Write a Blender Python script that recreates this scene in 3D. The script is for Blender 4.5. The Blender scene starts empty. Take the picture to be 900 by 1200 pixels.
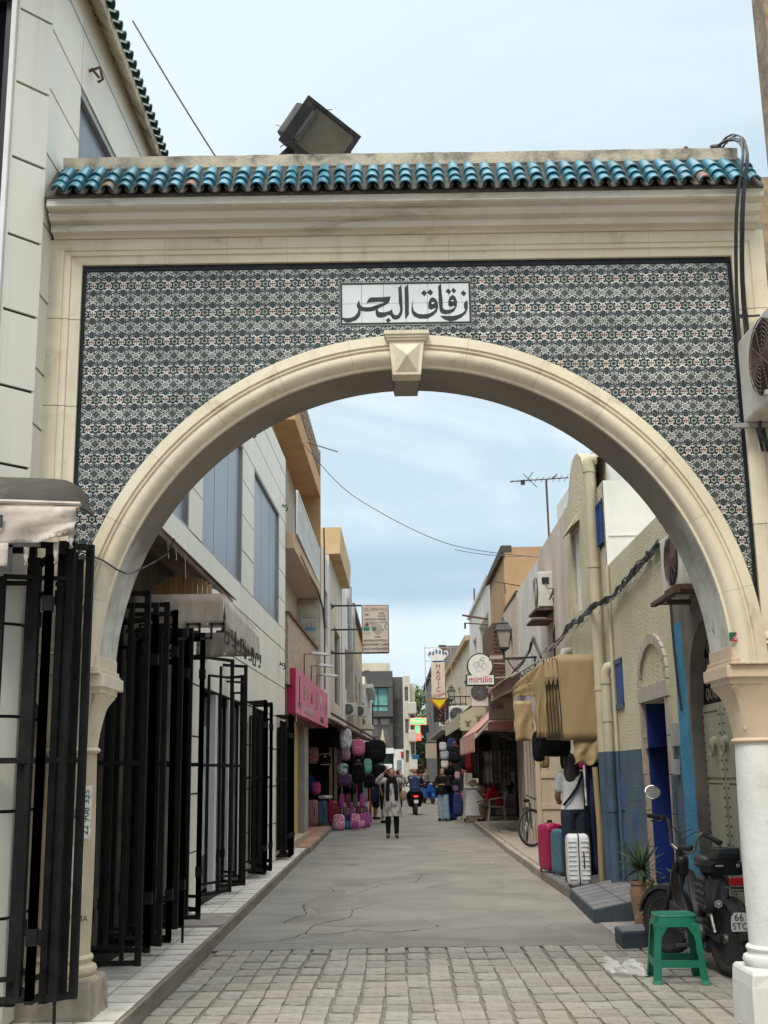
import bpy, bmesh, math, random
from mathutils import Vector, Matrix
from math import sin, cos, pi, radians, sqrt
R = random.Random(7)
SC = bpy.context.scene
COL = SC.collection

# ---------------------------------------------------------------- camera
cam = bpy.data.cameras.new("camera")
camo = bpy.data.objects.new("camera", cam)
COL.objects.link(camo)
cam.sensor_fit = 'VERTICAL'; cam.sensor_height = 36.0
cam.lens = 1386.44 * 36.0 / 1200.0
cam.clip_start = 0.05; cam.clip_end = 3000
pt, yw, rl = 0.21682, -0.0005, -0.01478
d = Vector((sin(yw) * cos(pt), cos(yw) * cos(pt), sin(pt)))
r0 = Vector((cos(yw), -sin(yw), 0)); u0 = r0.cross(d)
rv = cos(rl) * r0 + sin(rl) * u0; uv_ = cos(rl) * u0 - sin(rl) * r0
camo.matrix_world = Matrix(((rv.x, uv_.x, -d.x, -0.1742), (rv.y, uv_.y, -d.y, -7.416), (rv.z, uv_.z, -d.z, 1.3911), (0, 0, 0, 1)))
SC.camera = camo
SC.render.resolution_x = 768; SC.render.resolution_y = 1024
SC.view_settings.view_transform = 'Standard'; SC.view_settings.look = 'None'
SC.view_settings.exposure = 0.68; SC.view_settings.gamma = 1.0

# ---------------------------------------------------------------- node helpers
class X:
    """tiny expression wrapper over shader math nodes"""
    nt = None
    def __init__(s, k): s.k = k
    @staticmethod
    def m(op, a, b=None, c=None):
        n = X.nt.nodes.new('ShaderNodeMath'); n.operation = op
        for i, q in enumerate((a, b, c)):
            if q is None: continue
            if isinstance(q, X): X.nt.links.new(q.k, n.inputs[i])
            else: n.inputs[i].default_value = q
        return X(n.outputs[0])
    def __add__(s, o): return X.m('ADD', s, o)
    def __radd__(s, o): return X.m('ADD', o, s)
    def __sub__(s, o): return X.m('SUBTRACT', s, o)
    def __rsub__(s, o): return X.m('SUBTRACT', o, s)
    def __mul__(s, o): return X.m('MULTIPLY', s, o)
    def __rmul__(s, o): return X.m('MULTIPLY', o, s)
    def __truediv__(s, o): return X.m('DIVIDE', s, o)
    def lt(s, o): return X.m('LESS_THAN', s, o)
    def gt(s, o): return X.m('GREATER_THAN', s, o)
    def abs(s): return X.m('ABSOLUTE', s)
    def sqrt(s): return X.m('SQRT', s)
    def sin(s): return X.m('SINE', s)
    def pow(s, o): return X.m('POWER', s, o)
    def clamp(s):
        r = X.m('ADD', s, 0.0); r.k.node.use_clamp = True; return r
def ramp(fac, a, b):
    """smooth 0..1 between a and b"""
    n = X.nt.nodes.new('ShaderNodeMapRange'); n.interpolation_type = 'SMOOTHSTEP'
    X.nt.links.new(fac.k, n.inputs[0]); n.inputs[1].default_value = a; n.inputs[2].default_value = b
    return X(n.outputs[0])
def mixc(fac, a, b, mode='MIX'):
    n = X.nt.nodes.new('ShaderNodeMix'); n.data_type = 'RGBA'; n.blend_type = mode
    if isinstance(fac, X): X.nt.links.new(fac.k, n.inputs[0])
    else: n.inputs[0].default_value = fac
    for i, q in ((6, a), (7, b)):
        if isinstance(q, X): X.nt.links.new(q.k, n.inputs[i])
        else: n.inputs[i].default_value = (q[0], q[1], q[2], 1)
    return X(n.outputs[2])
def noise(vec, scale, detail=5, rough=0.55, dist=0):
    n = X.nt.nodes.new('ShaderNodeTexNoise'); n.inputs['Scale'].default_value = scale
    n.inputs['Detail'].default_value = detail; n.inputs['Roughness'].default_value = rough
    n.inputs['Distortion'].default_value = dist
    if vec is not None: X.nt.links.new(vec.k, n.inputs['Vector'])
    return X(n.outputs[0])
def mapping(vec, scale=(1, 1, 1), loc=(0, 0, 0)):
    n = X.nt.nodes.new('ShaderNodeMapping'); n.inputs['Scale'].default_value = scale; n.inputs['Location'].default_value = loc
    X.nt.links.new(vec.k, n.inputs['Vector']); return X(n.outputs[0])
def sep(vec):
    n = X.nt.nodes.new('ShaderNodeSeparateXYZ'); X.nt.links.new(vec.k, n.inputs[0])
    return X(n.outputs[0]), X(n.outputs[1]), X(n.outputs[2])
def H(s):
    s = s.lstrip('#'); c = [int(s[i:i + 2], 16) / 255 for i in (0, 2, 4)]
    return tuple(q / 12.92 if q <= 0.04045 else ((q + 0.055) / 1.055) ** 2.4 for q in c)

# ---------------------------------------------------------------- world and sun (overcast daylight)
SUN_EL, SUN_ROT = radians(52), radians(200)
w = bpy.data.worlds.new("World"); SC.world = w; w.use_nodes = True
nt = w.node_tree; nt.nodes.clear(); X.nt = nt
sky = nt.nodes.new('ShaderNodeTexSky'); sky.sky_type = 'NISHITA'; sky.sun_disc = False
sky.sun_elevation = SUN_EL; sky.sun_rotation = SUN_ROT; sky.air_density = 1.0; sky.dust_density = 1.5
tc = X(nt.nodes.new('ShaderNodeTexCoord').outputs['Generated'])
sx, sy, sz = sep(tc)
el = X.m('MAXIMUM', sz, 0.0)
# cloud deck: noise projected on a plane overhead, so streaks flatten towards the horizon
px = sx / (el + 0.12); py = sy / (el + 0.12)
cmb = nt.nodes.new('ShaderNodeCombineXYZ'); nt.links.new(px.k, cmb.inputs[0]); nt.links.new(py.k, cmb.inputs[1])
cv = X(cmb.outputs[0])
n1 = noise(mapping(cv, (0.8, 0.7, 1), (3.1, 1.7, 0)), 1.0, 7, 0.55, 0.8)
n2 = noise(mapping(cv, (0.25, 0.8, 1), (0.3, 5.2, 0)), 0.9, 4, 0.5, 0.3)
band = ramp(el, 0.115, 0.15) * (1.0 - ramp(el, 0.17, 0.20))       # a long grey-blue cloud base low over the street
wisp = ramp(n1, 0.41, 0.60)
cloud = mixc(wisp, (4.25, 5.35, 6.05), (5.9, 6.75, 7.15))
cloud = mixc(band * ramp(n2, 0.30, 0.60) * 0.75, cloud, (2.7, 3.9, 4.9))
low = 1.0 - ramp(el, 0.0, 0.11)
cloud = mixc(low * 0.55, cloud, (3.2, 4.7, 6.2))
glow = (ramp(el, 0.06, 0.10) * (1.0 - ramp(el, 0.115, 0.135))) * 0.6
cloud = mixc(glow, cloud, (5.3, 6.2, 6.8))
cloud = mixc(ramp(el, 0.60, 0.92) * 0.9, cloud, (7.3, 7.15, 6.9))
zen = 1.0 + ramp(el, 0.60, 0.95) * 2.3                              # overcast skies are brighter overhead
nmul = nt.nodes.new('ShaderNodeVectorMath'); nmul.operation = 'SCALE'
nt.links.new(cloud.k, nmul.inputs[0]); nt.links.new(zen.k, nmul.inputs[3])
fin = mixc(0.90, X(sky.outputs[0]), X(nmul.outputs[0]))
bg = nt.nodes.new('ShaderNodeBackground'); bg.inputs[1].default_value = 0.097
nt.links.new(fin.k, bg.inputs[0])
wo = nt.nodes.new('ShaderNodeOutputWorld'); nt.links.new(bg.outputs[0], wo.inputs[0])
sl = bpy.data.lights.new("sun", 'SUN'); sl.energy = 1.5; sl.angle = radians(20); sl.color = (1.0, 0.93, 0.82)
so = bpy.data.objects.new("sun", sl); COL.objects.link(so)
sdir = Vector((sin(SUN_ROT) * cos(SUN_EL), cos(SUN_ROT) * cos(SUN_EL), sin(SUN_EL)))
so.rotation_euler = (-sdir).to_track_quat('-Z', 'Y').to_euler()
so.location = (0, -10, 30)

# ---------------------------------------------------------------- materials
MATS = {}
def M(name, c, c2=None, s=3.0, rough=0.8, bump=0.0, bs=60.0, metal=0.0, dirt=None, da=0.5, ds=1.5, stretch=(1, 1, 1), obj=False, spec=0.4, lo=0.35, hi=0.65, emit=0, alpha=1.0, bd=0.01, vary=0.0, dd=6, streak=0.0):
    if name in MATS: return MATS[name]
    m = bpy.data.materials.new(name); m.use_nodes = True; MATS[name] = m
    nt = m.node_tree; X.nt = nt
    b = nt.nodes['Principled BSDF']
    b.inputs['Roughness'].default_value = rough; b.inputs['Metallic'].default_value = metal
    b.inputs['Specular IOR Level'].default_value = spec
    if isinstance(c, str): c = H(c)
    if isinstance(c2, str): c2 = H(c2)
    if isinstance(dirt, str): dirt = H(dirt)
    if c2 is None: c2 = tuple(q * 0.82 for q in c)
    if obj: v = X(nt.nodes.new('ShaderNodeTexCoord').outputs['Object'])
    else: v = X(nt.nodes.new('ShaderNodeNewGeometry').outputs['Position'])
    v = mapping(v, stretch)
    col = mixc(ramp(noise(v, s, dd, 0.6), lo, hi), c, c2)
    if dirt is not None:
        col = mixc(ramp(noise(v, ds, 8, 0.65, 0.4), 0.62 - da * 0.25, 0.72) * min(1, da + 0.2), col, dirt)
    if streak:
        sk = ramp(noise(mapping(v, (7, 7, .5)), 1.0, 6, .65), .5, .74) * ramp(noise(v, .8, 3), .35, .6); col = mixc(sk * streak, col, tuple(q * .5 for q in c2))
    if vary:
        oi = X(nt.nodes.new('ShaderNodeObjectInfo').outputs['Random'])
        hs = nt.nodes.new('ShaderNodeHueSaturation'); nt.links.new(col.k, hs.inputs['Color'])
        nt.links.new((1.0 - vary + oi * (2 * vary)).k, hs.inputs['Value']); col = X(hs.outputs[0])
    nt.links.new(col.k, b.inputs['Base Color'])
    if bump:
        bn = nt.nodes.new('ShaderNodeBump'); bn.inputs['Strength'].default_value = bump; bn.inputs['Distance'].default_value = bd
        nt.links.new(noise(v, bs, 4, 0.6).k, bn.inputs['Height']); nt.links.new(bn.outputs[0], b.inputs['Normal'])
    if emit:
        nt.links.new(col.k, b.inputs['Emission Color']); b.inputs['Emission Strength'].default_value = emit
    if alpha < 1: b.inputs['Alpha'].default_value = alpha
    return m

# ---------------------------------------------------------------- mesh builder
class MB:
    def __init__(s): s.v = []; s.f = []; s.uv = {}
    def add(s, vs, fs):
        n = len(s.v); s.v += [tuple(q) for q in vs]; s.f += [tuple(i + n for i in f) for f in fs]; return s
    def box(s, x0, x1, y0, y1, z0, z1):
        x0, x1 = min(x0, x1), max(x0, x1); y0, y1 = min(y0, y1), max(y0, y1); z0, z1 = min(z0, z1), max(z0, z1)
        return s.add([(x0, y0, z0), (x1, y0, z0), (x1, y1, z0), (x0, y1, z0), (x0, y0, z1), (x1, y0, z1), (x1, y1, z1), (x0, y1, z1)],
                     [(3, 2, 1, 0), (4, 5, 6, 7), (0, 1, 5, 4), (1, 2, 6, 5), (2, 3, 7, 6), (3, 0, 4, 7)])
    def cbox(s, c, sz, rz=0, rx=0, ry=0):
        m = Matrix.Translation(c) @ Matrix.Rotation(rz, 4, 'Z') @ Matrix.Rotation(ry, 4, 'Y') @ Matrix.Rotation(rx, 4, 'X')
        a, b, c_ = sz[0] / 2, sz[1] / 2, sz[2] / 2
        t = MB().box(-a, a, -b, b, -c_, c_); return s.add([m @ Vector(q) for q in t.v], t.f)
    def beam(s, p, q, wd, ht=None):
        """square bar from p to q"""
        p, q = Vector(p), Vector(q); ht = ht or wd; t = (q - p)
        L = t.length; t.normalize()
        up = Vector((0, 0, 1)) if abs(t.z) < 0.95 else Vector((0, 1, 0))
        a = t.cross(up).normalized() * wd / 2; b = a.cross(t).normalized() * ht / 2
        return s.add([p - a - b, p + a - b, p + a + b, p - a + b, q - a - b, q + a - b, q + a + b, q - a + b],
                     [(0, 1, 2, 3), (7, 6, 5, 4), (0, 4, 5, 1), (1, 5, 6, 2), (2, 6, 7, 3), (3, 7, 4, 0)])
    def tube(s, path, r, n=8, cap=True):
        P = [Vector(p) for p in path]; rs = r if isinstance(r, (list, tuple)) else [r] * len(P)
        base = len(s.v); prev = None
        for i, p in enumerate(P):
            t = (P[min(i + 1, len(P) - 1)] - P[max(i - 1, 0)]).normalized()
            if prev is None:
                up = Vector((0, 0, 1)) if abs(t.z) < 0.9 else Vector((0, 1, 0))
                a = t.cross(up).normalized()
            else:
                a = (prev - t * prev.dot(t)).normalized()
            prev = a; b = t.cross(a)
            for k in range(n):
                an = 2 * pi * k / n; s.v.append(tuple(p + (a * cos(an) + b * sin(an)) * rs[i]))
        for i in range(len(P) - 1):
            for k in range(n):
                k2 = (k + 1) % n
                s.f.append((base + i * n + k, base + i * n + k2, base + (i + 1) * n + k2, base + (i + 1) * n + k))
        if cap:
            s.f.append(tuple(base + k for k in reversed(range(n)))); s.f.append(tuple(base + (len(P) - 1) * n + k for k in range(n)))
        return s
    def lathe(s, prof, c=(0, 0, 0), n=24, axis='Z', a0=0, a1=2 * pi):
        base = len(s.v); full = abs(a1 - a0 - 2 * pi) < 1e-6; m = n if full else n + 1
        for (r, h) in prof:
            for k in range(m):
                an = a0 + (a1 - a0) * k / n; a, b = r * cos(an), r * sin(an)
                q = {'Z': (a, b, h), 'Y': (a, h, b), 'X': (h, a, b)}[axis]
                s.v.append((c[0] + q[0], c[1] + q[1], c[2] + q[2]))
        for i in range(len(prof) - 1):
            for k in range(n):
                k2 = (k + 1) % m
                s.f.append((base + i * m + k, base + i * m + k2, base + (i + 1) * m + k2, base + (i + 1) * m + k))
        if full:
            if prof[0][0] > 1e-5: s.f.append(tuple(base + k for k in reversed(range(m))))
            if prof[-1][0] > 1e-5: s.f.append(tuple(base + (len(prof) - 1) * m + k for k in range(m)))
        return s
    def prism(s, poly, fn, a, b):
        """extrude a 2-D outline from depth a to b; fn(u, v, depth) gives the point"""
        n = len(poly); base = len(s.v)
        s.v += [tuple(fn(u, v, a)) for u, v in poly] + [tuple(fn(u, v, b)) for u, v in poly]
        s.f.append(tuple(base + i for i in range(n))); s.f.append(tuple(base + n + i for i in reversed(range(n))))
        for i in range(n):
            j = (i + 1) % n; s.f.append((base + i, base + n + i, base + n + j, base + j))
        return s
    def loft(s, rings, cap=True):
        base = len(s.v); n = len(rings[0])
        for r in rings: s.v += [tuple(p) for p in r]
        for i in range(len(rings) - 1):
            for k in range(n):
                k2 = (k + 1) % n; s.f.append((base + i * n + k, base + i * n + k2, base + (i + 1) * n + k2, base + (i + 1) * n + k))
        if cap:
            s.f.append(tuple(base + k for k in reversed(range(n)))); s.f.append(tuple(base + (len(rings) - 1) * n + k for k in range(n)))
        return s
    def ell(s, c, r, nu=16, nv=10, sq=1.0, rot=None, wob=0.0, rr=None):
        """(super)ellipsoid"""
        def pw(a): return math.copysign(abs(a) ** sq, a)
        base = len(s.v); rr = rr or R
        for j in range(nv + 1):
            ph = -pi / 2 + pi * j / nv
            for k in range(nu):
                th = 2 * pi * k / nu; wv = 1 + wob * rr.uniform(-1, 1)
                p = Vector((r[0] * pw(cos(ph)) * pw(cos(th)) * wv, r[1] * pw(cos(ph)) * pw(sin(th)) * wv, r[2] * pw(sin(ph))))
                if rot is not None: p = rot @ p
                s.v.append(tuple(p + Vector(c)))
        for j in range(nv):
            for k in range(nu):
                k2 = (k + 1) % nu; s.f.append((base + j * nu + k, base + j * nu + k2, base + (j + 1) * nu + k2, base + (j + 1) * nu + k))
        return s
    def sheet(s, grid, th=0.004):
        """a thin cloth of real thickness from a grid of points"""
        nr, nc = len(grid), len(grid[0]); P = [[Vector(p) for p in row] for row in grid]; nm = []
        for i in range(nr):
            row = []
            for j in range(nc):
                a = P[min(i + 1, nr - 1)][j] - P[max(i - 1, 0)][j]; b = P[i][min(j + 1, nc - 1)] - P[i][max(j - 1, 0)]
                row.append(a.cross(b).normalized() * th if a.cross(b).length > 1e-9 else Vector((0, 0, th)))
            nm.append(row)
        base = len(s.v)
        for i in range(nr):
            for j in range(nc): s.v.append(tuple(P[i][j]))
        for i in range(nr):
            for j in range(nc): s.v.append(tuple(P[i][j] + nm[i][j]))
        o = nr * nc
        for i in range(nr - 1):
            for j in range(nc - 1):
                a, b, c, e = base + i * nc + j, base + i * nc + j + 1, base + (i + 1) * nc + j + 1, base + (i + 1) * nc + j
                s.f.append((a, b, c, e)); s.f.append((e + o, c + o, b + o, a + o))
        rim = [(0, j) for j in range(nc)] + [(i, nc - 1) for i in range(1, nr)] + [(nr - 1, j) for j in range(nc - 2, -1, -1)] + [(i, 0) for i in range(nr - 2, 0, -1)]
        ids = [base + i * nc + j for i, j in rim]
        for a, b in zip(ids, ids[1:] + ids[:1]): s.f.append((b, a, a + o, b + o))
        return s
    def mesh(s, name, mat, smooth=False):
        me = bpy.data.meshes.new(name); me.from_pydata(s.v, [], s.f)
        if smooth:
            bm = bmesh.new(); bm.from_mesh(me); bmesh.ops.remove_doubles(bm, verts=bm.verts, dist=1e-5)
            bmesh.ops.recalc_face_normals(bm, faces=bm.faces); bm.to_mesh(me); bm.free()
            for p in me.polygons: p.use_smooth = True
            if smooth != 'all': me.set_sharp_from_angle(angle=radians(40))
        if mat is not None: me.materials.append(mat)
        return me

def off(parent):
    v = Vector((0, 0, 0))
    while parent is not None: v += parent.location; parent = parent.parent
    return v
def ob(name, mb, mat, parent=None, world=True, smooth=False, bevel=0, kind=None, label=None):
    """link one mesh object; world=True means the builder holds scene coordinates"""
    me = mb if isinstance(mb, bpy.types.Mesh) else mb.mesh(name, mat, smooth)
    o = bpy.data.objects.new(name, me); COL.objects.link(o)
    if parent is not None:
        o.parent = parent
        if world: o.location = -off(parent)
    if bevel:
        b = o.modifiers.new('bevel', 'BEVEL'); b.width = bevel; b.segments = 2; b.limit_method = 'ANGLE'; b.angle_limit = radians(40)
    if kind: o['kind'] = kind
    if label: o['label'] = label
    return o
def thing(name, label, cat, loc=(0, 0, 0), rz=0, group=None):
    o = bpy.data.objects.new(name, None); COL.objects.link(o); o.empty_display_size = 0.2
    o.location = loc; o.rotation_euler = (0, 0, rz); o['label'] = label; o['category'] = cat
    if group: o['group'] = group
    return o
def tag(o, label, cat, group=None):
    o['label'] = label; o['category'] = cat
    if group: o['group'] = group
    return o
def dup(src, loc, rz=0, label=None, group=None, scale=None):
    def cp(o, par):
        c = o.copy(); COL.objects.link(c)
        if par is not None: c.parent = par
        for ch in list(o.children): cp(ch, c)
        return c
    r = cp(src, None); r.location = loc; r.rotation_euler = (0, 0, rz)
    if label: r['label'] = label
    if group: r['group'] = group
    if scale: r.scale = scale
    return r
def recolor(root, table):
    """give a copy its own materials: {part name: material}"""
    def go(o):
        b = o.name.split('.')[0]
        if o.type == 'MESH' and b in table:
            o.data = o.data.copy(); o.data.materials.clear(); o.data.materials.append(table[b])
        for c in o.children: go(c)
    go(root)
def text(name, body, size, mat, parent, loc, rot=(pi / 2, 0, 0), ext=0.002, world=True, shear=0, align='CENTER', sx=1.0, kind=None):
    cu = bpy.data.curves.new(name, 'FONT'); cu.body = body; cu.size = size; cu.extrude = ext; cu.shear = shear
    cu.align_x = align; cu.align_y = 'CENTER'; cu.materials.append(mat); cu.resolution_u = 3
    t_ = bpy.data.objects.new(name, cu); COL.objects.link(t_); me = bpy.data.meshes.new_from_object(t_); me.name = name
    if not me.materials: me.materials.append(mat)
    bpy.data.objects.remove(t_); bpy.data.curves.remove(cu)
    o = bpy.data.objects.new(name, me); COL.objects.link(o); o.rotation_euler = rot; o.scale = (sx, 1, 1)
    o.parent = parent; o.location = Vector(loc) - (off(parent) if (parent is not None and world) else Vector((0, 0, 0)))
    return o
def holes(mb, fn, u0, u1, v0, v1, hs, dep):
    """a wall face with real openings: fn(u, v, depth) -> point, depth grows inwards; hs = [(ua, ub, va, vb), ...]"""
    us = sorted({u0, u1, *[h[0] for h in hs], *[h[1] for h in hs]}); vs = sorted({v0, v1, *[h[2] for h in hs], *[h[3] for h in hs]})
    us = [u for u in us if u0 <= u <= u1]; vs = [v for v in vs if v0 <= v <= v1]
    def inside(a, b): return any(h[0] < a < h[1] and h[2] < b < h[3] for h in hs)
    for a, b in zip(us, us[1:]):
        for c, e in zip(vs, vs[1:]):
            if inside((a + b) / 2, (c + e) / 2): continue
            mb.add([fn(a, c, 0), fn(b, c, 0), fn(b, e, 0), fn(a, e, 0)], [(0, 1, 2, 3)])
    for (a, b, c, e) in hs:
        for p, q in (((a, c), (b, c)), ((b, c), (b, e)), ((b, e), (a, e)), ((a, e), (a, c))):
            mb.add([fn(*p, 0), fn(*p, dep), fn(*q, dep), fn(*q, 0)], [(0, 1, 2, 3)])
    return mb

def smooth_path(pts, rad, k=5):
    P = [Vector(p) for p in pts]; out, rr = [], []
    for i in range(len(P) - 1):
        p0, p1, p2, p3 = P[max(i - 1, 0)], P[i], P[i + 1], P[min(i + 2, len(P) - 1)]
        for j in range(k):
            t = j / k; out.append(.5 * ((2 * p1) + (p2 - p0) * t + (2 * p0 - 5 * p1 + 4 * p2 - p3) * t * t + (3 * p1 - p0 - 3 * p2 + p3) * t ** 3)); s = t * t * (3 - 2 * t); rr.append(rad[i] + (rad[i + 1] - rad[i]) * s)
    out.append(P[-1]); rr.append(rad[-1]); return out, rr

# shared materials
cream = M('cream_stone', (0.73, 0.65, 0.505), (0.64, 0.56, 0.42), 1.6, 0.75, 0.4, 70, dirt=(0.38, 0.30, 0.21), da=0.35, ds=3.2, bd=0.005, streak=.35)
soffit_m = M('limewashed_soffit', (0.30, 0.27, 0.235), (0.25, 0.225, 0.19), 1.4, 0.9, 0.3, 40, dirt=(0.24, 0.19, 0.15), da=0.1, ds=5)
plaster_w = M('old_white_plaster', (0.62, 0.60, 0.55), (0.50, 0.46, 0.40), 5, 0.85, 0.5, 35, dirt=(0.26, 0.20, 0.15), da=0.28, ds=9)
cornice_m = M('weathered_cornice', (0.72, 0.65, 0.55), (0.60, 0.54, 0.46), 1.2, 0.85, 0.3, 40, dirt=(0.20, 0.17, 0.14), da=0.4, ds=2.6, stretch=(0.5, 1, 3), streak=.3)
parapet_m = M('stained_parapet', (0.62, 0.54, 0.41), (0.42, 0.37, 0.29), 6, 0.9, 0.5, 60, dirt=(0.12, 0.11, 0.09), da=0.7, ds=6)
conc = M('grey_concrete', (0.30, 0.28, 0.25), (0.22, 0.20, 0.18), 4, 0.9, 0.5, 50, dirt=(0.12, 0.11, 0.10), da=0.3, ds=3)
black_steel = M('black_painted_steel', (0.009, 0.009, 0.009), (0.015, 0.015, 0.015), 8, 0.6, 0.15, 120, spec=0.12, dirt=(0.035, 0.026, 0.02), da=.25, ds=9)
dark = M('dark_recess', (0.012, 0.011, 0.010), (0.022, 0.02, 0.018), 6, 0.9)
blackrub = M('black_rubber', (0.02, 0.02, 0.02), (0.035, 0.033, 0.03), 12, 0.7, 0.2, 100, obj=True)
rust = M('rusty_steel', (0.13, 0.07, 0.045), (0.07, 0.045, 0.035), 20, 0.85, 0.4, 90)
white_paint = M('white_wall_paint', (0.74, 0.74, 0.72), (0.66, 0.66, 0.64), 2, 0.85, 0.3, 30, dirt=(0.45, 0.42, 0.36), da=0.15, ds=1.5, streak=.25)
ink = M('black_ink', (0.02, 0.023, 0.025), (0.03, 0.032, 0.034), 20, 0.35)
# ================================================================ ground, road, pavements
XW = lambda y: -2.38 + 0.025 * y            # left frontage line
XR = lambda y: 2.55 + 0.012 * (y - 6)       # right frontage line
earth = M('dusty_ground', (0.16, 0.145, 0.125), (0.13, 0.12, 0.10), 0.6, 0.95, 0.3, 20)
ob('ground', MB().add([(-600, -300, -0.2), (600, -300, -0.2), (600, 900, -0.2), (-600, 900, -0.2)], [(0, 1, 2, 3)]), earth, kind='structure')
asph = M('worn_asphalt', (0.235, 0.222, 0.20), (0.185, 0.175, 0.157), 0.9, 0.92, 0.45, 90, dirt=(0.12, 0.112, 0.10), da=0.6, ds=0.7, bd=0.006, dd=9)
X.nt = asph.node_tree; _b = asph.node_tree.nodes['Principled BSDF']
_p = X(asph.node_tree.nodes.new('ShaderNodeNewGeometry').outputs['Position'])
_vn = asph.node_tree.nodes.new('ShaderNodeTexVoronoi'); _vn.feature = 'DISTANCE_TO_EDGE'; _vn.inputs['Scale'].default_value = 0.55
_wv = noise(_p, 1.7, 6, 0.7)
_ad = asph.node_tree.nodes.new('ShaderNodeVectorMath'); _ad.operation = 'ADD'; asph.node_tree.links.new(_p.k, _ad.inputs[0])
_cb = asph.node_tree.nodes.new('ShaderNodeCombineXYZ'); asph.node_tree.links.new((_wv * 1.6).k, _cb.inputs[0]); asph.node_tree.links.new((_wv * -1.1).k, _cb.inputs[1])
asph.node_tree.links.new(_cb.outputs[0], _ad.inputs[1]); asph.node_tree.links.new(_ad.outputs[0], _vn.inputs['Vector'])
_cr = X(_vn.outputs[0]).lt(0.006) * ramp(noise(_p, 0.45, 2), 0.5, 0.62)
_old = X(_b.inputs['Base Color'].links[0].from_socket)
_gr = ramp(noise(_p, 160, 2, 0.5), 0.55, 0.75)
asph.node_tree.links.new(mixc(_gr * 0.35, mixc(_cr * 0.75, _old, (0.05, 0.047, 0.043)), (0.33, 0.315, 0.29)).k, _b.inputs['Base Color'])

patch = M('lighter_road_patch', (0.235, 0.222, 0.20), (0.195, 0.184, 0.166), 1.5, 0.95, 0.4, 90); patch2 = M('darker_road_patch', (0.215, 0.203, 0.183), (0.175, 0.165, 0.149), 1.5, 0.95, 0.4, 90)
road = ob('road', MB().box(-1.8, 9, 3.62, 260, -0.195, -0.12), asph, kind='structure')
eg = [(x * .11 - 1.8, 3.60 + R.uniform(-.05, .03)) for x in range(38)]
ob('road_edge', MB().prism(eg + [(2.3, 3.8), (-1.8, 3.8)], lambda u, v, q: (u, v, q), -.13, -.1172), asph, road)
for (cx, cy, rx_, ry_) in ((.6, 5.6, .5, .9), (-.9, 7.6, .35, 1.3), (.9, 9.5, .6, .7), (-.2, 14, .7, 2), (1.2, 18, .5, 2.2), (-.7, 4.1, .5, .22), (1.3, 4.3, .3, .5)):
    ob('road_patch', MB().prism([(cx + rx_ * cos(a) * R.uniform(.7, 1.1), cy + ry_ * sin(a) * R.uniform(.7, 1.1)) for a in [k * .449 for k in range(14)]], lambda u, v, q: (u, v, q), -.13, -.1184), [patch, patch2][int(cx * 10) % 2], road)
tube_crack = MB()
for path in ([(-1.55, 4.0), (-1.2, 4.15), (-1.0, 4.6), (-0.75, 4.55), (-0.5, 4.85), (-0.15, 4.6), (0.0, 4.75), (0.15, 4.7)], [(-1.0, 4.6), (-0.95, 5.3), (-0.6, 5.9), (-0.62, 6.6), (-0.35, 7.3)],
             [(-1.1, 8.2), (-0.6, 8.5), (-0.3, 9.6), (0.2, 9.9), (0.3, 11.2), (0.9, 11.6)], [(-1.2, 16.4), (-0.4, 16.8), (0.6, 16.6), (1.6, 16.9)], [(0.05, 4.75), (0.3, 5.0), (0.25, 5.6)],
             [(-1.3, 5.5), (-1.1, 6.3), (-1.2, 7.2), (-.9, 8.4), (-1.0, 9.6)], [(-.95, 5.3), (-.6, 5.15), (-.2, 5.3)], [(-1.3, 3.66), (0.2, 3.64), (0.7, 3.68), (1.1, 3.64)], [(-0.9, 13.4), (0.1, 13.2), (0.8, 13.9), (1.9, 13.8)]):
    pts = []
    for (xa, ya), (xb, yb) in zip(path, path[1:]):
        for k in range(6):
            t = k / 6; pts.append((xa + (xb - xa) * t + R.uniform(-.02, .02), ya + (yb - ya) * t + R.uniform(-.035, .035)))
    for (xa, ya), (xb, yb) in zip(pts, pts[1:]):
        wd = R.uniform(0.003, 0.010); dx, dy = xb - xa, yb - ya; L = sqrt(dx * dx + dy * dy) + 1e-6; nx, ny = -dy / L * wd, dx / L * wd
        tube_crack.add([(xa - nx, ya - ny, -0.1185), (xa + nx, ya + ny, -0.1185), (xb + nx, yb + ny, -0.1185), (xb - nx, yb - ny, -0.1185)], [(0, 1, 2, 3)])
ob('crack', tube_crack, M('crack_dark', (0.035, 0.033, 0.03), None, 5, 1), road, kind='stuff', label='dark cracks across the worn asphalt')  # cracks drawn as thin dark strips on the asphalt
lit = MB()
for k in range(26):
    lx, ly = R.uniform(-1.5, 1.7), R.uniform(3.8, 34); s_ = R.uniform(0.01, 0.03)
    lit.cbox((lx, ly, -0.114), (s_, s_ * 1.4, 0.01), R.uniform(0, 3))
ob('litter', lit, M('paper_scrap', (0.6, 0.58, 0.54), None, 4, 0.9), kind='stuff', label='small pale paper scraps lying on the road')

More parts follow.
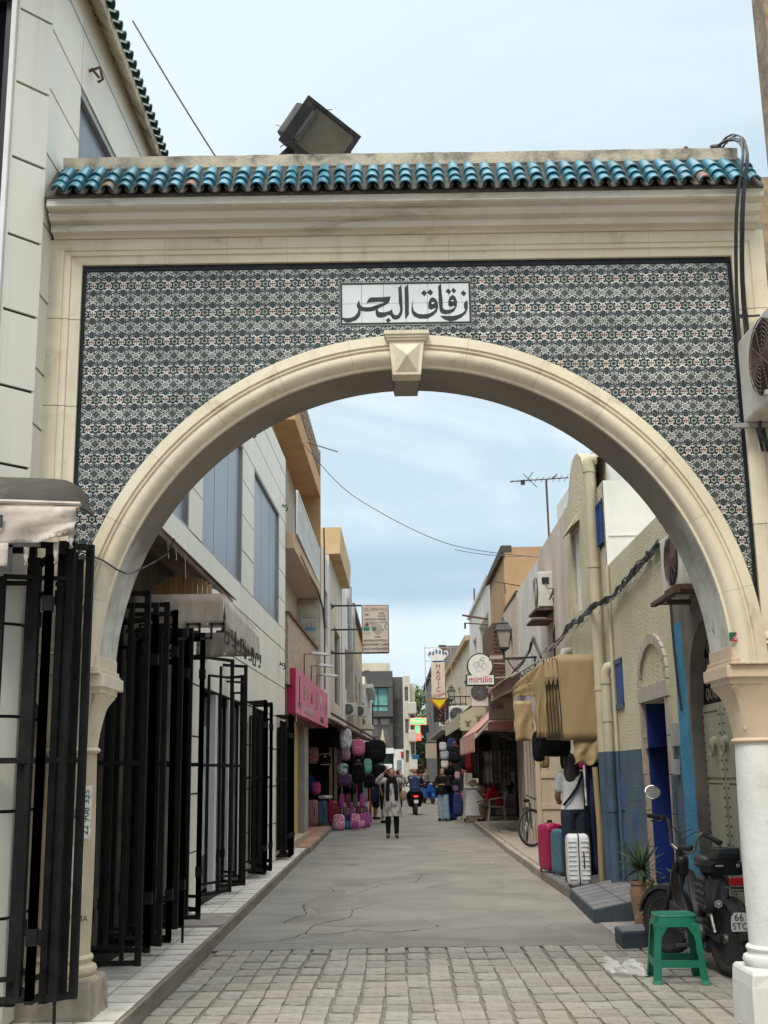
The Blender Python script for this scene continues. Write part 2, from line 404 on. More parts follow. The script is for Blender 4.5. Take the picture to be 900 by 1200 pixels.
# block paving in the foreground: rows across the street, wide mortar lines along it
bed = ob('paved_crossing', MB().box(-1.8, 3.2, -8.5, 3.62, -0.195, -0.136), M('mortar_bed', (0.195, 0.18, 0.157), (0.15, 0.14, 0.122), 9, 0.95, 0.6, 70), kind='structure')
pav = [M('paving_stone_' + n, a, b_, 7, 0.88, 0.6, 60, dirt=(0.14, 0.125, 0.105), da=0.35, ds=11, obj=True, vary=0.13) for n, a, b_ in
       (('tan', (0.30, 0.282, 0.247), (0.245, 0.228, 0.20)), ('grey', (0.30, 0.285, 0.255), (0.24, 0.23, 0.205)), ('warm', (0.31, 0.282, 0.24), (0.25, 0.23, 0.195)))]
pm = []
for m_ in pav:
    for v_ in range(3):
        q = MB(); hx, hy, b_ = 0.074, 0.125, 0.004
        rg = []
        for z_, in_ in ((-0.045, 0), (-0.004, 0), (0.0, b_)):
            rg.append([(sx_ * (hx - in_) + R.uniform(-.004, .004), sy_ * (hy - in_) + R.uniform(-.005, .005), z_ + R.uniform(-.002, .002)) for sx_, sy_ in ((-1, -1), (0, -1.02), (1, -1), (1.02, 0), (1, 1), (0, 1.02), (-1, 1), (-1.02, 0))])
        q.loft(rg); pm.append(q.mesh('paving_stone', m_))
rest = MB(); cnt = 0
for j in range(-14, 14):
    for i in range(-11, 14):
        x_ = i * 0.168 + 0.03 * sin(j * 0.5 + i) * 0.4 + 0.012 * j * 0.3; kk = 13 - j; y_ = 3.47 - (kk * .37 - kk * kk * .006 if kk < 12 else 3.58 + (kk - 12) * .26) + R.uniform(-.008, .008) + 0.012 * sin(i * 0.9); ly_ = (.37 - .012 * kk if kk < 12 else .26) / .25 * .88
        if x_ < -1.70 or x_ > 2.12 and y_ < 0.7 or x_ > 2.34: continue
        me = pm[R.randrange(9)]
        if y_ > 0.25 and cnt < 300:
            o = ob('paving_stone', me, None, bed, world=False); o.location = (x_, y_, -0.121 + R.uniform(-.003, .003)); o.rotation_euler = (R.uniform(-.02, .02), R.uniform(-.02, .02), R.uniform(-.04, .04)); o.scale = (R.uniform(.95, 1.05), ly_ * R.uniform(.94, 1.02), 1); cnt += 1
        else:
            rest.cbox((x_, y_, -0.14), (0.13, 0.235, 0.045), R.uniform(-.03, .03))
ob('paving_stones_beyond_view', rest, pav[0], bed, kind='stuff')

# left pavement with white tiles
kerb_m = M('concrete_kerb', (0.235, 0.205, 0.17), (0.16, 0.14, 0.115), 5, 0.92, 0.5, 45, dirt=(0.12, 0.10, 0.085), da=0.5, ds=4, stretch=(1, 0.4, 3))
lp = ob('left_pavement', MB().box(-3.6, -1.76, -3, 16.4, -0.19, -0.008), kerb_m, kind='structure')
for k in range(24):
    ya = -1.0 + k * 0.72
    ob('kerb_stone', MB().box(-1.772, -1.752, ya + 0.006, ya + 0.714, -0.19, -0.006 - R.uniform(0, .006)), kerb_m, lp, bevel=0.006)
ob('grout_bed', MB().box(-3.5, -1.781, -2.9, 16.3, -.03, -.0045), M('dark_grout', (.13, .12, .105)), lp)
tile_w = M('white_paving_tile', (0.62, 0.595, 0.545), (0.54, 0.515, 0.465), 3, 0.5, 0.12, 60, dirt=(0.22, 0.20, 0.17), da=0.3, ds=3.5, obj=True, vary=0.06)
tile_dm = [MB().box(-0.1165, 0.1165, -0.131, 0.131, -0.01, 0).mesh('paving_tile', tile_w)]
cm = ob('cement_patch', MB().box(-2.6, -1.775, 4.4, 5.35, -0.02, -0.001), conc, lp)
k = 0
for j in range(62):
    yy = -0.75 + j * 0.285
    if 4.3 < yy < 5.4 or yy > 16.3: continue
    for i in range(4 if yy < 3 else 3):
        o = ob('paving_tile', tile_dm[0], None, lp, world=False); o.location = (-1.90 - i * 0.243, yy, R.uniform(-.002, .001)); o.rotation_euler = (R.uniform(-.006, .006), R.uniform(-.006, .006), 0)
# red tiled pavement further along
rp = ob('red_pavement', MB().box(-3.4, -1.72, 16.4, 30.5, -0.19, -0.01), kerb_m, kind='structure')
rtm = M('terracotta_paver', (0.36, 0.20, 0.13), (0.30, 0.18, 0.13), 6, 0.8, 0.2, 60, obj=True, vary=0.15)
rme = MB().box(-0.135, 0.135, -0.28, 0.28, -0.01, 0).mesh('terracotta_paver', rtm)
for j in range(23):
    for i in range(4):
        o = ob('terracotta_paver', rme, None, rp, world=False); o.location = (-1.90 - i * 0.28, 16.75 + j * 0.575, R.uniform(-.003, .001))
# right pavements
grt = M('grey_step_tile', (0.17, 0.17, 0.175), (0.13, 0.13, 0.135), 5, 0.6, 0.15, 60, obj=True, vary=0.12, dirt=(0.24, 0.22, 0.2), da=0.2, ds=3)
slate = M('slate_paint', (0.045, 0.06, 0.075), (0.06, 0.075, 0.09), 7, 0.75, 0.3, 50, dirt=(0.16, 0.15, 0.14), da=0.2, ds=8)
rp2 = ob('right_pavement', MB().prism([(2.0, 10.2), (2.03, 15.6), (2.28, 27.7), (3.0, 27.7), (3.4, 60), (9, 60), (9, 10.2)], lambda u, v, q: (u, v, q), -0.19, -0.015),
         M('pale_pavement_cement', (0.36, 0.32, 0.265), (0.29, 0.26, 0.215), 1.8, 0.9, 0.4, 60, dirt=(0.17, 0.155, 0.13), da=0.35, ds=2), kind='structure')
for k in range(14):
    ya = 10.3 + k * 1.22; xa = 2.0 + 0.016 * (ya - 10.2)
    ob('kerb_stone', MB().add([(xa - 0.04, ya, -0.19), (xa - 0.04, ya + 1.2, -0.19), (xa - 0.012, ya + 1.2, -0.03), (xa - 0.012, ya, -0.03), (xa + 0.1, ya, -0.19), (xa + 0.1, ya + 1.2, -0.19), (xa + 0.1, ya + 1.2, -0.008), (xa + 0.1, ya, -0.008)],
       [(0, 1, 2, 3), (3, 2, 6, 7), (0, 3, 7, 4), (1, 5, 6, 2), (4, 7, 6, 5)]), kerb_m, rp2)
st = thing('shop_step', 'low grey tiled step under the suitcases and the woman in the white T-shirt', 'step', (2.2, 8.6, -0.12))
ob('step_slab', MB().box(1.975, 3.4, 7.35, 10.15, -0.19, -0.012), kerb_m, st)
for j in range(6):
    for i in range(3): ob('step_tile', MB().box(1.99 + i * 0.305, 2.285 + i * 0.305, 7.37 + j * 0.462, 7.82 + j * 0.462, -0.012, -0.002 + R.uniform(0, .002)), grt, st)
ra = thing('tiled_ramp', 'sloping grey tiled ramp with dark sides in front of the blue door', 'ramp', (2.2, 6.0, -0.12))
def rz_(y): return 0.02 + 0.0 * y
ob('ramp_body', MB().add([(1.87, 5.1, -0.13), (2.56, 5.22, -0.13), (2.56, 7.36, -0.13), (1.97, 7.36, -0.13), (1.87, 5.1, 0.005), (2.56, 5.22, 0.115), (2.56, 7.36, 0.115), (1.97, 7.36, 0.0)],
   [(3, 2, 1, 0), (4, 5, 6, 7), (0, 1, 5, 4), (1, 2, 6, 5), (2, 3, 7, 6), (3, 0, 4, 7)]), slate, ra)
for j in range(7):
    for i in range(2):
        a0, a1 = j / 7 + .006, (j + 1) / 7 - .006; b0, b1 = i / 2 + .01, (i + 1) / 2 - .01
        def q(u, v, h): 
            xx = (1.875 + 0.1 * v) * (1 - u) + 2.56 * u; yy = 5.11 + 2.24 * v + 0.1 * u * (1 - v); return (xx, yy, 0.006 * (1 - u) + 0.116 * u + h)
        c = [q(b0, a0, 0), q(b1, a0, 0), q(b1, a1, 0), q(b0, a1, 0), q(b0, a0, .007), q(b1, a0, .007), q(b1, a1, .007), q(b0, a1, .007)]
        ob('ramp_tile', MB().add(c, [(4, 5, 6, 7), (0, 1, 5, 4), (1, 2, 6, 5), (2, 3, 7, 6), (3, 0, 4, 7)]), grt, ra)
blk = thing('door_step', 'low dark blue grey block step beside the flowerpot and front wheel', 'step', (2.2, 3.7, -0.12))
ob('step_block', MB().prism([(1.82, 3.33), (2.56, 3.55), (2.56, 4.05), (1.83, 3.75)], lambda u, v, q: (u, v, q), -0.13, 0.012), slate, blk, bevel=0.008)
ob('step_tile', MB().prism([(1.83, 3.34), (2.55, 3.56), (2.55, 4.03), (1.84, 3.73)], lambda u, v, q: (u, v, q), 0.013, 0.022), grt, blk)
ob('right_verge', MB().prism([(1.9, 3.6), (9, 3.6), (9, 7.4), (1.97, 7.4)], lambda u, v, q: (u, v, q), -0.19, -0.113), conc, kind='structure')

# ================================================================ the archway
HC, RI, RO = 2.0146, 1.9755, 2.18
arch = thing('archway', 'cream street archway faced with patterned tiles and topped by turquoise roof tiles', 'archway', (0, 0.2, 0))
# core wall, strips along x with the round opening below
core = MB(); xs = [-2.4 + 0.1 * i for i in range(49)]
def zc(x, r): return HC + sqrt(max(0, r * r - x * x)) if abs(x) < r else HC - 0.03
xs = sorted(set([round(q, 4) for q in xs] + [RI + .005, -RI - .005, 1.95, -1.95, 1.97, -1.97, 1.9, -1.9]))
for a, b_ in zip(xs, xs[1:]):
    za, zb = zc(a, RI + .005), zc(b_, RI + .005)
    for y_ in (0.0, 0.46): core.add([(a, y_, za), (b_, y_, zb), (b_, y_, 5.0), (a, y_, 5.0)], [(0, 1, 2, 3)])
    if min(abs(a), abs(b_)) > RI: core.add([(a, 0, za), (b_, 0, zb), (b_, 0.46, zb), (a, 0.46, za)], [(0, 1, 2, 3)])
core.add([(-2.4, 0, 2), (-2.4, 0.46, 2), (-2.4, 0.46, 5), (-2.4, 0, 5)], [(0, 1, 2, 3)]).add([(2.4, 0, 2), (2.4, 0.46, 2), (2.4, 0.46, 5), (2.4, 0, 5)], [(0, 1, 2, 3)])
grout = M('tile_grout', (0.42, 0.40, 0.35), (0.30, 0.29, 0.26), 8, 0.9)
ob('wall_core', core, grout, arch)
sof = MB(); NS = 72
def ring_pt(r, a, y): return (r * cos(a), y, HC + r * sin(a))
for k in range(NS):
    a0, a1 = pi * k / NS, pi * (k + 1) / NS
    ya, yb = -0.028, 0.475
    sof.add([ring_pt(RI + .003, a0, ya), ring_pt(RI + .003, a1, ya), ring_pt(RI + .003, a1, yb), ring_pt(RI + .003, a0, yb)], [(0, 1, 2, 3)])
    sof.add([ring_pt(RI + .003, a0, yb), ring_pt(RI + .003, a1, yb), ring_pt(RI + .09, a1, yb), ring_pt(RI + .09, a0, yb)], [(0, 1, 2, 3)])
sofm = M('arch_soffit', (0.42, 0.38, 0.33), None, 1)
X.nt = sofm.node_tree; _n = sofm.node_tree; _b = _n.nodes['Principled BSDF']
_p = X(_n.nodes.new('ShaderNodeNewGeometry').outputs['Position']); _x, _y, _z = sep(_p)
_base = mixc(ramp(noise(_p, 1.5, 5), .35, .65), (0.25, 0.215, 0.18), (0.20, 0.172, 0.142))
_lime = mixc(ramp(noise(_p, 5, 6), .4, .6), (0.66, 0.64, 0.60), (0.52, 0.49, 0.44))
_hz = ramp(_z + noise(_p, 2.2, 5) * 0.9, 3.45, 3.0)            # limewash on the lower haunches; crown colour darkened to imitate its shade
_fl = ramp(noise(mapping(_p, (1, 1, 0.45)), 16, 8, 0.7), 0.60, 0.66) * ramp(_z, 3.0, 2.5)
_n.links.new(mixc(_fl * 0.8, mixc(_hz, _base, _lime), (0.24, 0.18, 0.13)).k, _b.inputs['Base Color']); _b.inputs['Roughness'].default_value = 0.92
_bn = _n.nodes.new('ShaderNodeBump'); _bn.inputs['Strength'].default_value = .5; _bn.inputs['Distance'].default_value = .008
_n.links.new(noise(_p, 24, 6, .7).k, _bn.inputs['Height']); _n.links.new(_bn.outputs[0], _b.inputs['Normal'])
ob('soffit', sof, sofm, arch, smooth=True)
# moulded ring blocks
prof = [(RO, 0.0), (RO, -0.085), (2.112, -0.095), (2.108, -0.080), (2.100, -0.080), (2.096, -0.092), (2.088, -0.092), (2.084, -0.078), (2.076, -0.078), (2.070, -0.088), (2.052, -0.092), (2.032, -0.088), (2.012, -0.074), (1.998, -0.052), (1.990, -0.032), (RI - .002, -0.030), (RI - .002, 0.0)]
edges = [0, 13, 27, 40, 53, 66, 79.5, 88.6]
ringm = M('cream_ring_stone', (0.74, 0.655, 0.505), (0.66, 0.575, 0.43), 1.3, 0.7, 0.35, 80, dirt=(0.42, 0.32, 0.22), da=0.32, ds=4, vary=0.04, bd=0.004, streak=.3)
segs = [(edges[i], edges[i + 1]) for i in range(len(edges) - 1)]
segs += [(180 - b_, 180 - a) for a, b_ in segs]
for a, b_ in segs:
    a_, bb = radians(a + 0.02), radians(b_ - 0.02); n_ = max(2, int((b_ - a) / 2.2)); q = MB()
    q.loft([[ring_pt(r, a_ + (bb - a_) * k / n_, y) for r, y in prof] for k in range(n_ + 1)])
    ob('ring_block', q, ringm, arch, smooth=True)
# black edging strips round the ring
blk_t = M('black_glazed_edge', (0.010, 0.011, 0.014), (0.018, 0.019, 0.023), 6, 0.35, vary=0.1, spec=.2)
a = 14.6
while a < 165:
    if not 86 < a < 91 or True:
        b2 = min(a + 5.15, 165.4); q = MB()
        q.loft([[ring_pt(r, radians(a + (b2 - a - .12) * k / 3), y) for r, y in ((RO + .001, 0), (RO + .001, -.03), (RO + .019, -.03), (RO + .019, 0))] for k in range(4)])
        ob('edge_tile', q, blk_t, arch)
    a += 5.2
# keystone
def front(u, v, dd): return (u, dd, v)
ks = ob('keystone', MB().prism([(-0.130, 4.14), (-0.108, 3.905), (0.075, 3.905), (0.100, 4.14)], front, -0.125, 0.0), ringm, arch, bevel=0.004)
c0 = (-0.015, -0.185, 4.02); pv = [(-0.106, -0.126, 4.12), (-0.086, -0.126, 3.925), (0.053, -0.126, 3.925), (0.076, -0.126, 4.12)]
ob('keystone_diamond', MB().add(pv + [c0], [(0, 1, 4), (1, 2, 4), (2, 3, 4), (3, 0, 4)]), ringm, ks, world=False)
q = MB()
for (hw, z0_, z1_, yy) in ((0.128, 4.140, 4.157, -0.140), (0.136, 4.157, 4.175, -0.15), (0.145, 4.175, 4.200, -0.16)): q.box(-0.015 - hw, -0.015 + hw, yy, -0.0, z0_, z1_)
ob('keystone_cap', q, ringm, ks, world=False)
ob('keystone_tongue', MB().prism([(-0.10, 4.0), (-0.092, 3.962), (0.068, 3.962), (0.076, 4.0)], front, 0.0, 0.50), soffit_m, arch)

# patterned wall tiles
tm = bpy.data.materials.new('patterned_tile'); tm.use_nodes = True; X.nt = n_ = tm.node_tree; b_ = n_.nodes['Principled BSDF']
uvn = n_.nodes.new('ShaderNodeUVMap'); U_, V_, _ = sep(X(uvn.outputs[0]))
oi = X(n_.nodes.new('ShaderNodeObjectInfo').outputs['Random'])
pn = X(n_.nodes.new('ShaderNodeNewGeometry').outputs['Position']); U_ = U_ + (noise(pn, 45, 2) - .5) * .10; V_ = V_ + (noise(mapping(pn, (1, 1, 1), (5, 3, 1)), 45, 2) - .5) * .10; A_ = (U_ - 0.5).abs(); C_ = 0.5 - A_
NAVY, GREEN, WHITE, ORANGE, BLUE = (0.022, 0.030, 0.045), (0.055, 0.075, 0.065), (0.68, 0.66, 0.60), (0.42, 0.17, 0.09), (0.10, 0.14, 0.24)
def el_(cx, cy, rx, ry, xx=None):
    xx = A_ if xx is None else xx
    p_, q_ = (xx - cx) / rx, (V_ - cy) / ry; return (p_ * p_ + q_ * q_).sqrt()
col = mixc(0.0, WHITE, WHITE)
def put(mask, c_):
    global col
    col = mixc(mask, col, c_)
# scrolling stems
st1 = (el_(0.30, 0.36, 1, 1) - 0.155).abs().lt(0.035); put(st1, NAVY)
st2 = (el_(0.34, 0.68, 1, 1) - 0.12).abs().lt(0.035); put(st2, NAVY)
put(el_(0.33, 0.40, 0.06, 0.05).lt(1), NAVY); put(el_(0.36, 0.70, 0.05, 0.05).lt(1), BLUE)
put(el_(0.20, 0.17, 0.085, 0.055).lt(1), NAVY); put(el_(0.21, 0.84, 0.09, 0.05).lt(1), NAVY)
put(el_(0.46, 0.47, 0.045, 0.09).lt(1), GREEN)
put(((U_ * 44.0).sin() * (V_ * 41.0).sin()).gt(0.62), NAVY)
# centre pomegranate
put(el_(0, 0.46, 0.245, 0.26).lt(1), WHITE); put(((el_(0, 0.46, 0.225, 0.245) - 1).abs().lt(0.13)) * V_.gt(0.34), NAVY)
put(el_(0, 0.46, 0.185, 0.205).lt(1), NAVY); put(el_(0, 0.47, 0.09, 0.115).lt(1), GREEN); put(el_(0, 0.70, 0.05, 0.075).lt(1), NAVY); put(el_(0.075, 0.745, 0.035, 0.04).lt(1), NAVY)
# corner medallions
d0 = (C_ * C_ + V_ * V_).sqrt(); put(d0.lt(0.29), NAVY); put(d0.lt(0.235), GREEN); put((d0 - 0.15).abs().lt(0.018), WHITE)
d1 = C_ + (1.0 - V_); put(d1.lt(0.31), NAVY); put(d1.lt(0.25), (0.13, 0.16, 0.13)); put((d1 - 0.14).abs().lt(0.03), NAVY); put((d1 - 0.33).abs().lt(0.025), WHITE)
# edge flowers
put(el_(0, 0, 0.15, 0.13).lt(1), WHITE); put(el_(0.12, 0.035, 0.055, 0.035).lt(1), NAVY); put(el_(0, 0.13, 0.045, 0.04).lt(1), NAVY); put(el_(0, 0, 0.085, 0.085).lt(1), ORANGE)
put(el_(0, 1, 0.17, 0.16).lt(1), WHITE); put((el_(0, 1, 0.125, 0.12) - 1).abs().lt(0.22), NAVY); put(el_(0, 1, 0.06, 0.06).lt(1), BLUE)
pn = X(n_.nodes.new('ShaderNodeNewGeometry').outputs['Position'])
col = mixc(ramp(noise(pn, 90, 3), 0.45, 0.75) * 0.12, col, (0.25, 0.25, 0.23))
col = mixc(ramp(noise(pn, 1.1, 5), 0.45, 0.75) * 0.25, col, (0.10, 0.155, 0.14))
hs = n_.nodes.new('ShaderNodeHueSaturation'); n_.links.new(col.k, hs.inputs['Color']); n_.links.new((0.80 + oi * 0.34).k, hs.inputs['Value'])
n_.links.new(hs.outputs[0], b_.inputs['Base Color']); b_.inputs['Roughness'].default_value = 0.42; b_.inputs['Specular IOR Level'].default_value = 0.16

def tile_mesh(flip, x0=0., x1=.1, zb=None, z0=0., z1=.1, n=1):
    """patterned tile, front face at y=-0.009, lower edge may follow the arch"""
    g = 0.0009; vs, fs, uvs = [], [], []
    for k in range(n + 1):
        xx = x0 + g + (x1 - x0 - 2 * g) * k / n; lo_ = max(z0 + g, zb(xx)) if zb else z0 + g
        lo_ = min(lo_, z1 - g)
        for y_ in (-0.009, 0.0):
            vs += [(xx, y_, lo_), (xx, y_, z1 - g)]
    for k in range(n):
        a = k * 4; fs += [(a, a + 4, a + 5, a + 1), (a, a + 2, a + 6, a + 4), (a + 1, a + 5, a + 7, a + 3)]
    fs += [(0, 1, 3, 2), (4 * n, 4 * n + 2, 4 * n + 3, 4 * n + 1)]
    return vs, fs
def uv_for(me, x0, z0, flip):
    ul = me.uv_layers.new(name='UVMap')
    for lp_ in me.loops:
        c = me.vertices[lp_.vertex_index].co; u = (c.x - x0) / .1; v = (c.z - z0) / .1
        ul.data[lp_.index].uv = (u, v if not flip else 1 - v)
shared = []
for flip in (0, 1):
    vs, fs = tile_mesh(flip); me = bpy.data.meshes.new('wall_tile'); me.from_pydata(vs, [], fs); uv_for(me, 0, 0, flip); me.materials.append(tm); shared.append(me)
cutb = bmesh.new(); cutuv = cutb.loops.layers.uv.new('UVMap')
RT = RO + .02; whole = 0
def add_cut(vs, fs, x0, z0, flip):
    bv = [cutb.verts.new(v) for v in vs]
    for f in fs:
        try: fc = cutb.faces.new([bv[i] for i in f])
        except ValueError: continue
        for l in fc.loops:
            u = (l.vert.co.x - x0) / .1; v = (l.vert.co.z - z0) / .1; l[cutuv].uv = (u, v if not flip else 1 - v)
for j in range(25):
    for i in range(43):
        x0 = -2.15 + i * .1; z1 = 4.70 - j * .0998; z0 = z1 - .0998
        corners = [zc(x0, RT) if abs(x0) < RT else 0, zc(x0 + .1, RT) if abs(x0 + .1) < RT else 0]
        if x0 < 0 < x0 + .1: corners.append(HC + RT)
        if min(corners) > z1 - .004: continue
        if -0.455 < x0 + .05 < 0.43 and 4.285 < (z0 + z1) / 2 < 4.605:
            if x0 > .34: vs, fs = tile_mesh(j % 2, .426, .45, None, z0, z1, 1); add_cut(vs, fs, x0, z0, j % 2)
            continue
        if -0.16 < x0 + .05 < 0.13 and z1 < 4.22: continue
        if max(corners) <= z0 and whole < 300:
            o = ob('wall_tile', shared[j % 2], None, arch, world=False); o.location = Vector((x0, R.uniform(-.0012, .0006), z0)) - off(arch); whole += 1
            o.rotation_euler = (R.uniform(-.004, .004), 0, R.uniform(-.004, .004))
        else:
            vs, fs = tile_mesh(j % 2, x0, x0 + .1, (lambda xx: zc(xx, RT) if abs(xx) < RT else 0), z0, z1, 8)
            add_cut(vs, fs, x0, z0, j % 2)
# strips left around the name plaque
for (xa, xb, za, zb_) in ((-0.45, 0.43, 4.60, 4.6036),):
    pass
cme = bpy.data.meshes.new('cut_wall_tiles'); cutb.to_mesh(cme); cutb.free(); cme.materials.append(tm)
ob('cut_wall_tiles', cme, None, arch, kind='stuff', label='patterned tiles cut to the curve of the arch')
# black border: top and both sides
for k in range(22):
    xa = -2.172 + k * 0.2; xb = min(xa + .1975, 2.172)
    ob('border_tile', MB().box(xa, xb, -.012, 0, 4.704, 4.742), blk_t, arch, bevel=.002)
for sx_ in (-1, 1):
    for k in range(12):
        zb_ = 4.70 - k * .2; ob('border_tile', MB().box(sx_ * 2.152, sx_ * 2.176, -.012, 0, max(zb_ - .1975, 2.22), zb_), blk_t, arch, bevel=.002)
# the name plaque: 6 x 2 white tiles in a black line, lettered زقاق البحر
pl = thing('name_plaque', 'white tiled street name plaque with black Arabic lettering above the arch', 'plaque', (-0.015, -0.01, 4.3))
wt = M('white_glazed_tile', (0.68, 0.70, 0.70), (0.62, 0.64, 0.64), 3, 0.3, dirt=(0.5, 0.5, 0.48), da=.1, ds=4)
PX0, PX1, PZ0, PZ1 = -0.452, 0.425, 4.290, 4.598
for i in range(6):
    for j in range(2):
        a = PX0 + (PX1 - PX0) * i / 6; b2 = PX0 + (PX1 - PX0) * (i + 1) / 6; c2 = PZ0 + (PZ1 - PZ0) * j / 2; e2 = PZ0 + (PZ1 - PZ0) * (j + 1) / 2
        ob('plaque_tile', MB().box(a + .001, b2 - .001, -.016, -.0, c2 + .001, e2 - .001), wt, pl, bevel=.0012)
q = MB(); t_ = .013
q.box(PX0 + .003, PX1 - .003, -.0185, -.0155, PZ1 - .005 - t_, PZ1 - .005).box(PX0 + .003, PX1 - .003, -.0185, -.0155, PZ0 + .005, PZ0 + .005 + t_)
q.box(PX0 + .003, PX0 + .003 + t_, -.0187, -.0155, PZ0 + .005, PZ1 - .005).box(PX1 - .003 - t_, PX1 - .003, -.0187, -.0155, PZ0 + .005, PZ1 - .005)
ob('plaque_border', q, ink, pl)
K1, K2 = 395, 475
glyphs = [
 (K1, [(55,495),(75,512),(125,523),(185,518),(240,498),(275,455),(288,415),(266,370),(272,342),(298,292),(305,330),(320,365),(318,430),(312,480),(290,520),(250,550),(190,572),(135,580),(100,562),(75,530)]),
 (K1, [(316,360),(345,382),(400,386),(460,380),(520,358),(580,340),(630,330),(680,325),(660,345),(600,375),(545,400),(500,425),(450,436),(390,440),(320,430)]),
 (K1, [(398,345),(400,320),(415,290),(445,262),(500,260),(600,258),(708,248),(700,290),(685,325),(640,345),(600,345),(620,318),(560,315),(440,325),(408,332)]),
 (K1, [(510,425),(540,400),(540,425),(560,445),(620,450),(680,435),(715,420),(722,400),(730,430),(735,460),(760,485),(800,480),(825,440),(830,400),(815,330),(810,140),(850,100),(858,200),(864,420),(850,480),(820,520),(775,540),(730,530),(705,490),(680,478),(640,500),(580,515),(535,510),(512,480)]),
 (K1, [(640,545),(680,515),(708,548),(668,580)]),
 (K2, [(-8,140),(40,90),(45,250),(42,470),(5,530),(-8,520)]),
 (K2, [(105,280),(95,330),(93,380),(110,430),(160,465),(230,472),(300,462),(350,440),(385,410),(398,395),(375,395),(330,412),(300,400),(293,370),(300,320),(325,270),(355,255),(395,275),(420,320),(425,380),(405,440),(350,490),(280,525),(180,525),(110,500),(82,460),(76,400),(85,340)]),
 (K2, [(430,120),(468,82),(475,200),(485,300),(483,390),(510,415),(570,415),(620,395),(645,370),(630,362),(590,378),(555,360),(556,310),(580,250),(615,225),(650,250),(672,310),(665,370),(630,430),(575,460),(510,470),(460,455),(440,420),(432,300)]),
 (K2, [(448,487),(500,490),(600,492),(680,478),(735,455),(775,415),(760,390),(757,340),(780,310),(805,293),(810,350),(808,400),(780,460),(720,510),(640,548),(575,560),(510,540),(470,515)]),
 (K2, [(205,205),(245,165),(285,200),(250,245)]), (K2, [(285,195),(325,155),(365,195),(328,235)]), (K2, [(525,180),(560,145),(598,185),(568,220)]),
 (K2, [(600,170),(625,135),(665,172),(632,210)]), (K2, [(720,205),(755,168),(795,205),(762,245)])]
def gl(px_, py_): return (-0.452 + (px_ - 399.2) * 0.00577, 4.598 - (py_ - 331.5 + (px_ - 399) * 0.017) * 0.00635)
for k, (kx, poly) in enumerate(glyphs):
    pts = [gl(kx + a / 11.25, 325 + b2 / 11.25) for a, b2 in poly]
    ob('letter_stroke', MB().prism(pts, front, -.0172 - .0002 * (k % 4), -.0155), ink, pl)
for poly in ([(335,330),(350,318),(380,328),(350,345)], [(590,300),(610,290),(635,297),(605,312)]):
    ob('letter_eye', MB().prism([gl(K2 + a / 11.25, 325 + b2 / 11.25) for a, b2 in poly], front, -.0184, -.0165), wt, pl)

# frame mouldings round the tiled panel
fprof = [(0.0, 0.0), (0.0, -0.036), (0.052, -0.045), (0.056, -0.058), (0.075, -0.062), (0.088, -0.055), (0.092, -0.066), (0.165, -0.070), (0.168, 0.0)]
fm = M('cream_frame_stone', (0.73, 0.65, 0.50), (0.65, 0.57, 0.43), 1.8, 0.7, 0.35, 70, dirt=(0.36, 0.28, 0.2), da=0.35, ds=3.5, vary=0.04, bd=0.004, streak=.35)
for sx_ in (-1, 1):
    ext = 0.215
    sc = ext / 0.168
    for z0_, z1_ in ((2.14, 2.9), (2.905, 3.75), (3.755, 4.35), (4.355, 4.745)):
        mit = 1 if z1_ > 4.7 else 0
        rings = [[(sx_ * (2.176 + u * sc), v, z0_) for u, v in fprof], [(sx_ * (2.176 + u * sc), v, z1_ + (u * mit)) for u, v in fprof]]
        ob('frame_moulding', MB().loft(rings), fm, arch)
jx = [-2.176, -1.62, -1.20, -0.80, -0.28, 0.28, 0.72, 1.18, 1.62, 2.176]
for k in range(len(jx) - 1):
    a, b2 = jx[k] + .0006, jx[k + 1] - .0006
    ra_ = [(a - (u if k == 0 else 0) * 1.28, v, 4.743 + u) for u, v in fprof]; rb_ = [(b2 + (u if k == len(jx) - 2 else 0) * 1.28, v, 4.743 + u) for u, v in fprof]
    ob('frame_moulding', MB().loft([ra_, rb_]), fm, arch)
# cornice steps and fascia
cor = [(0.0, 4.911), (-0.085, 4.911), (-0.10, 4.925), (-0.150, 4.930), (-0.165, 4.955), (-0.158, 4.975), (-0.205, 4.985), (-0.228, 5.015), (-0.222, 5.035), (-0.27, 5.040), (-0.285, 5.048), (-0.285, 5.10), (0.0, 5.13)]
ob('cornice', MB().loft([[(x_, y_, z_) for y_, z_ in cor] for x_ in (-2.36, -1.2, 0, 1.2, 2.34)]), cornice_m, arch)
ob('roof_bed', MB().loft([[(x_, y_, z_) for y_, z_ in ((-0.30, 5.10), (-0.30, 5.115), (-0.05, 5.42), (0.20, 5.42), (0.20, 5.05))] for x_ in (-2.37, 2.34)]), M('dark_mortar_and_shade', (0.10, 0.09, 0.075), (0.06, 0.055, 0.05), 9, 0.95, .5, 40), arch)
gap_shade_m = M('dark_mortar_and_shade', (0.10, 0.09, 0.075)); pq = MB(); n_ = 60
tops = [5.530 + R.uniform(-.003, .003) for _ in range(n_ + 1)]
pq.loft([[(-2.335 + 4.61 * k / n_, -0.03, 5.45), (-2.335 + 4.61 * k / n_, -0.04, tops[k]), (-2.335 + 4.61 * k / n_, 0.42, tops[k] + .01), (-2.335 + 4.61 * k / n_, 0.42, 5.0)] for k in range(n_ + 1)])
ob('parapet', pq, parapet_m, arch); ob('gutter_shadow', MB().box(-2.35, 2.28, -.02, .40, 5.38, 5.452), gap_shade_m, arch)  # dark strip stands in for the shaded gap under the parapet
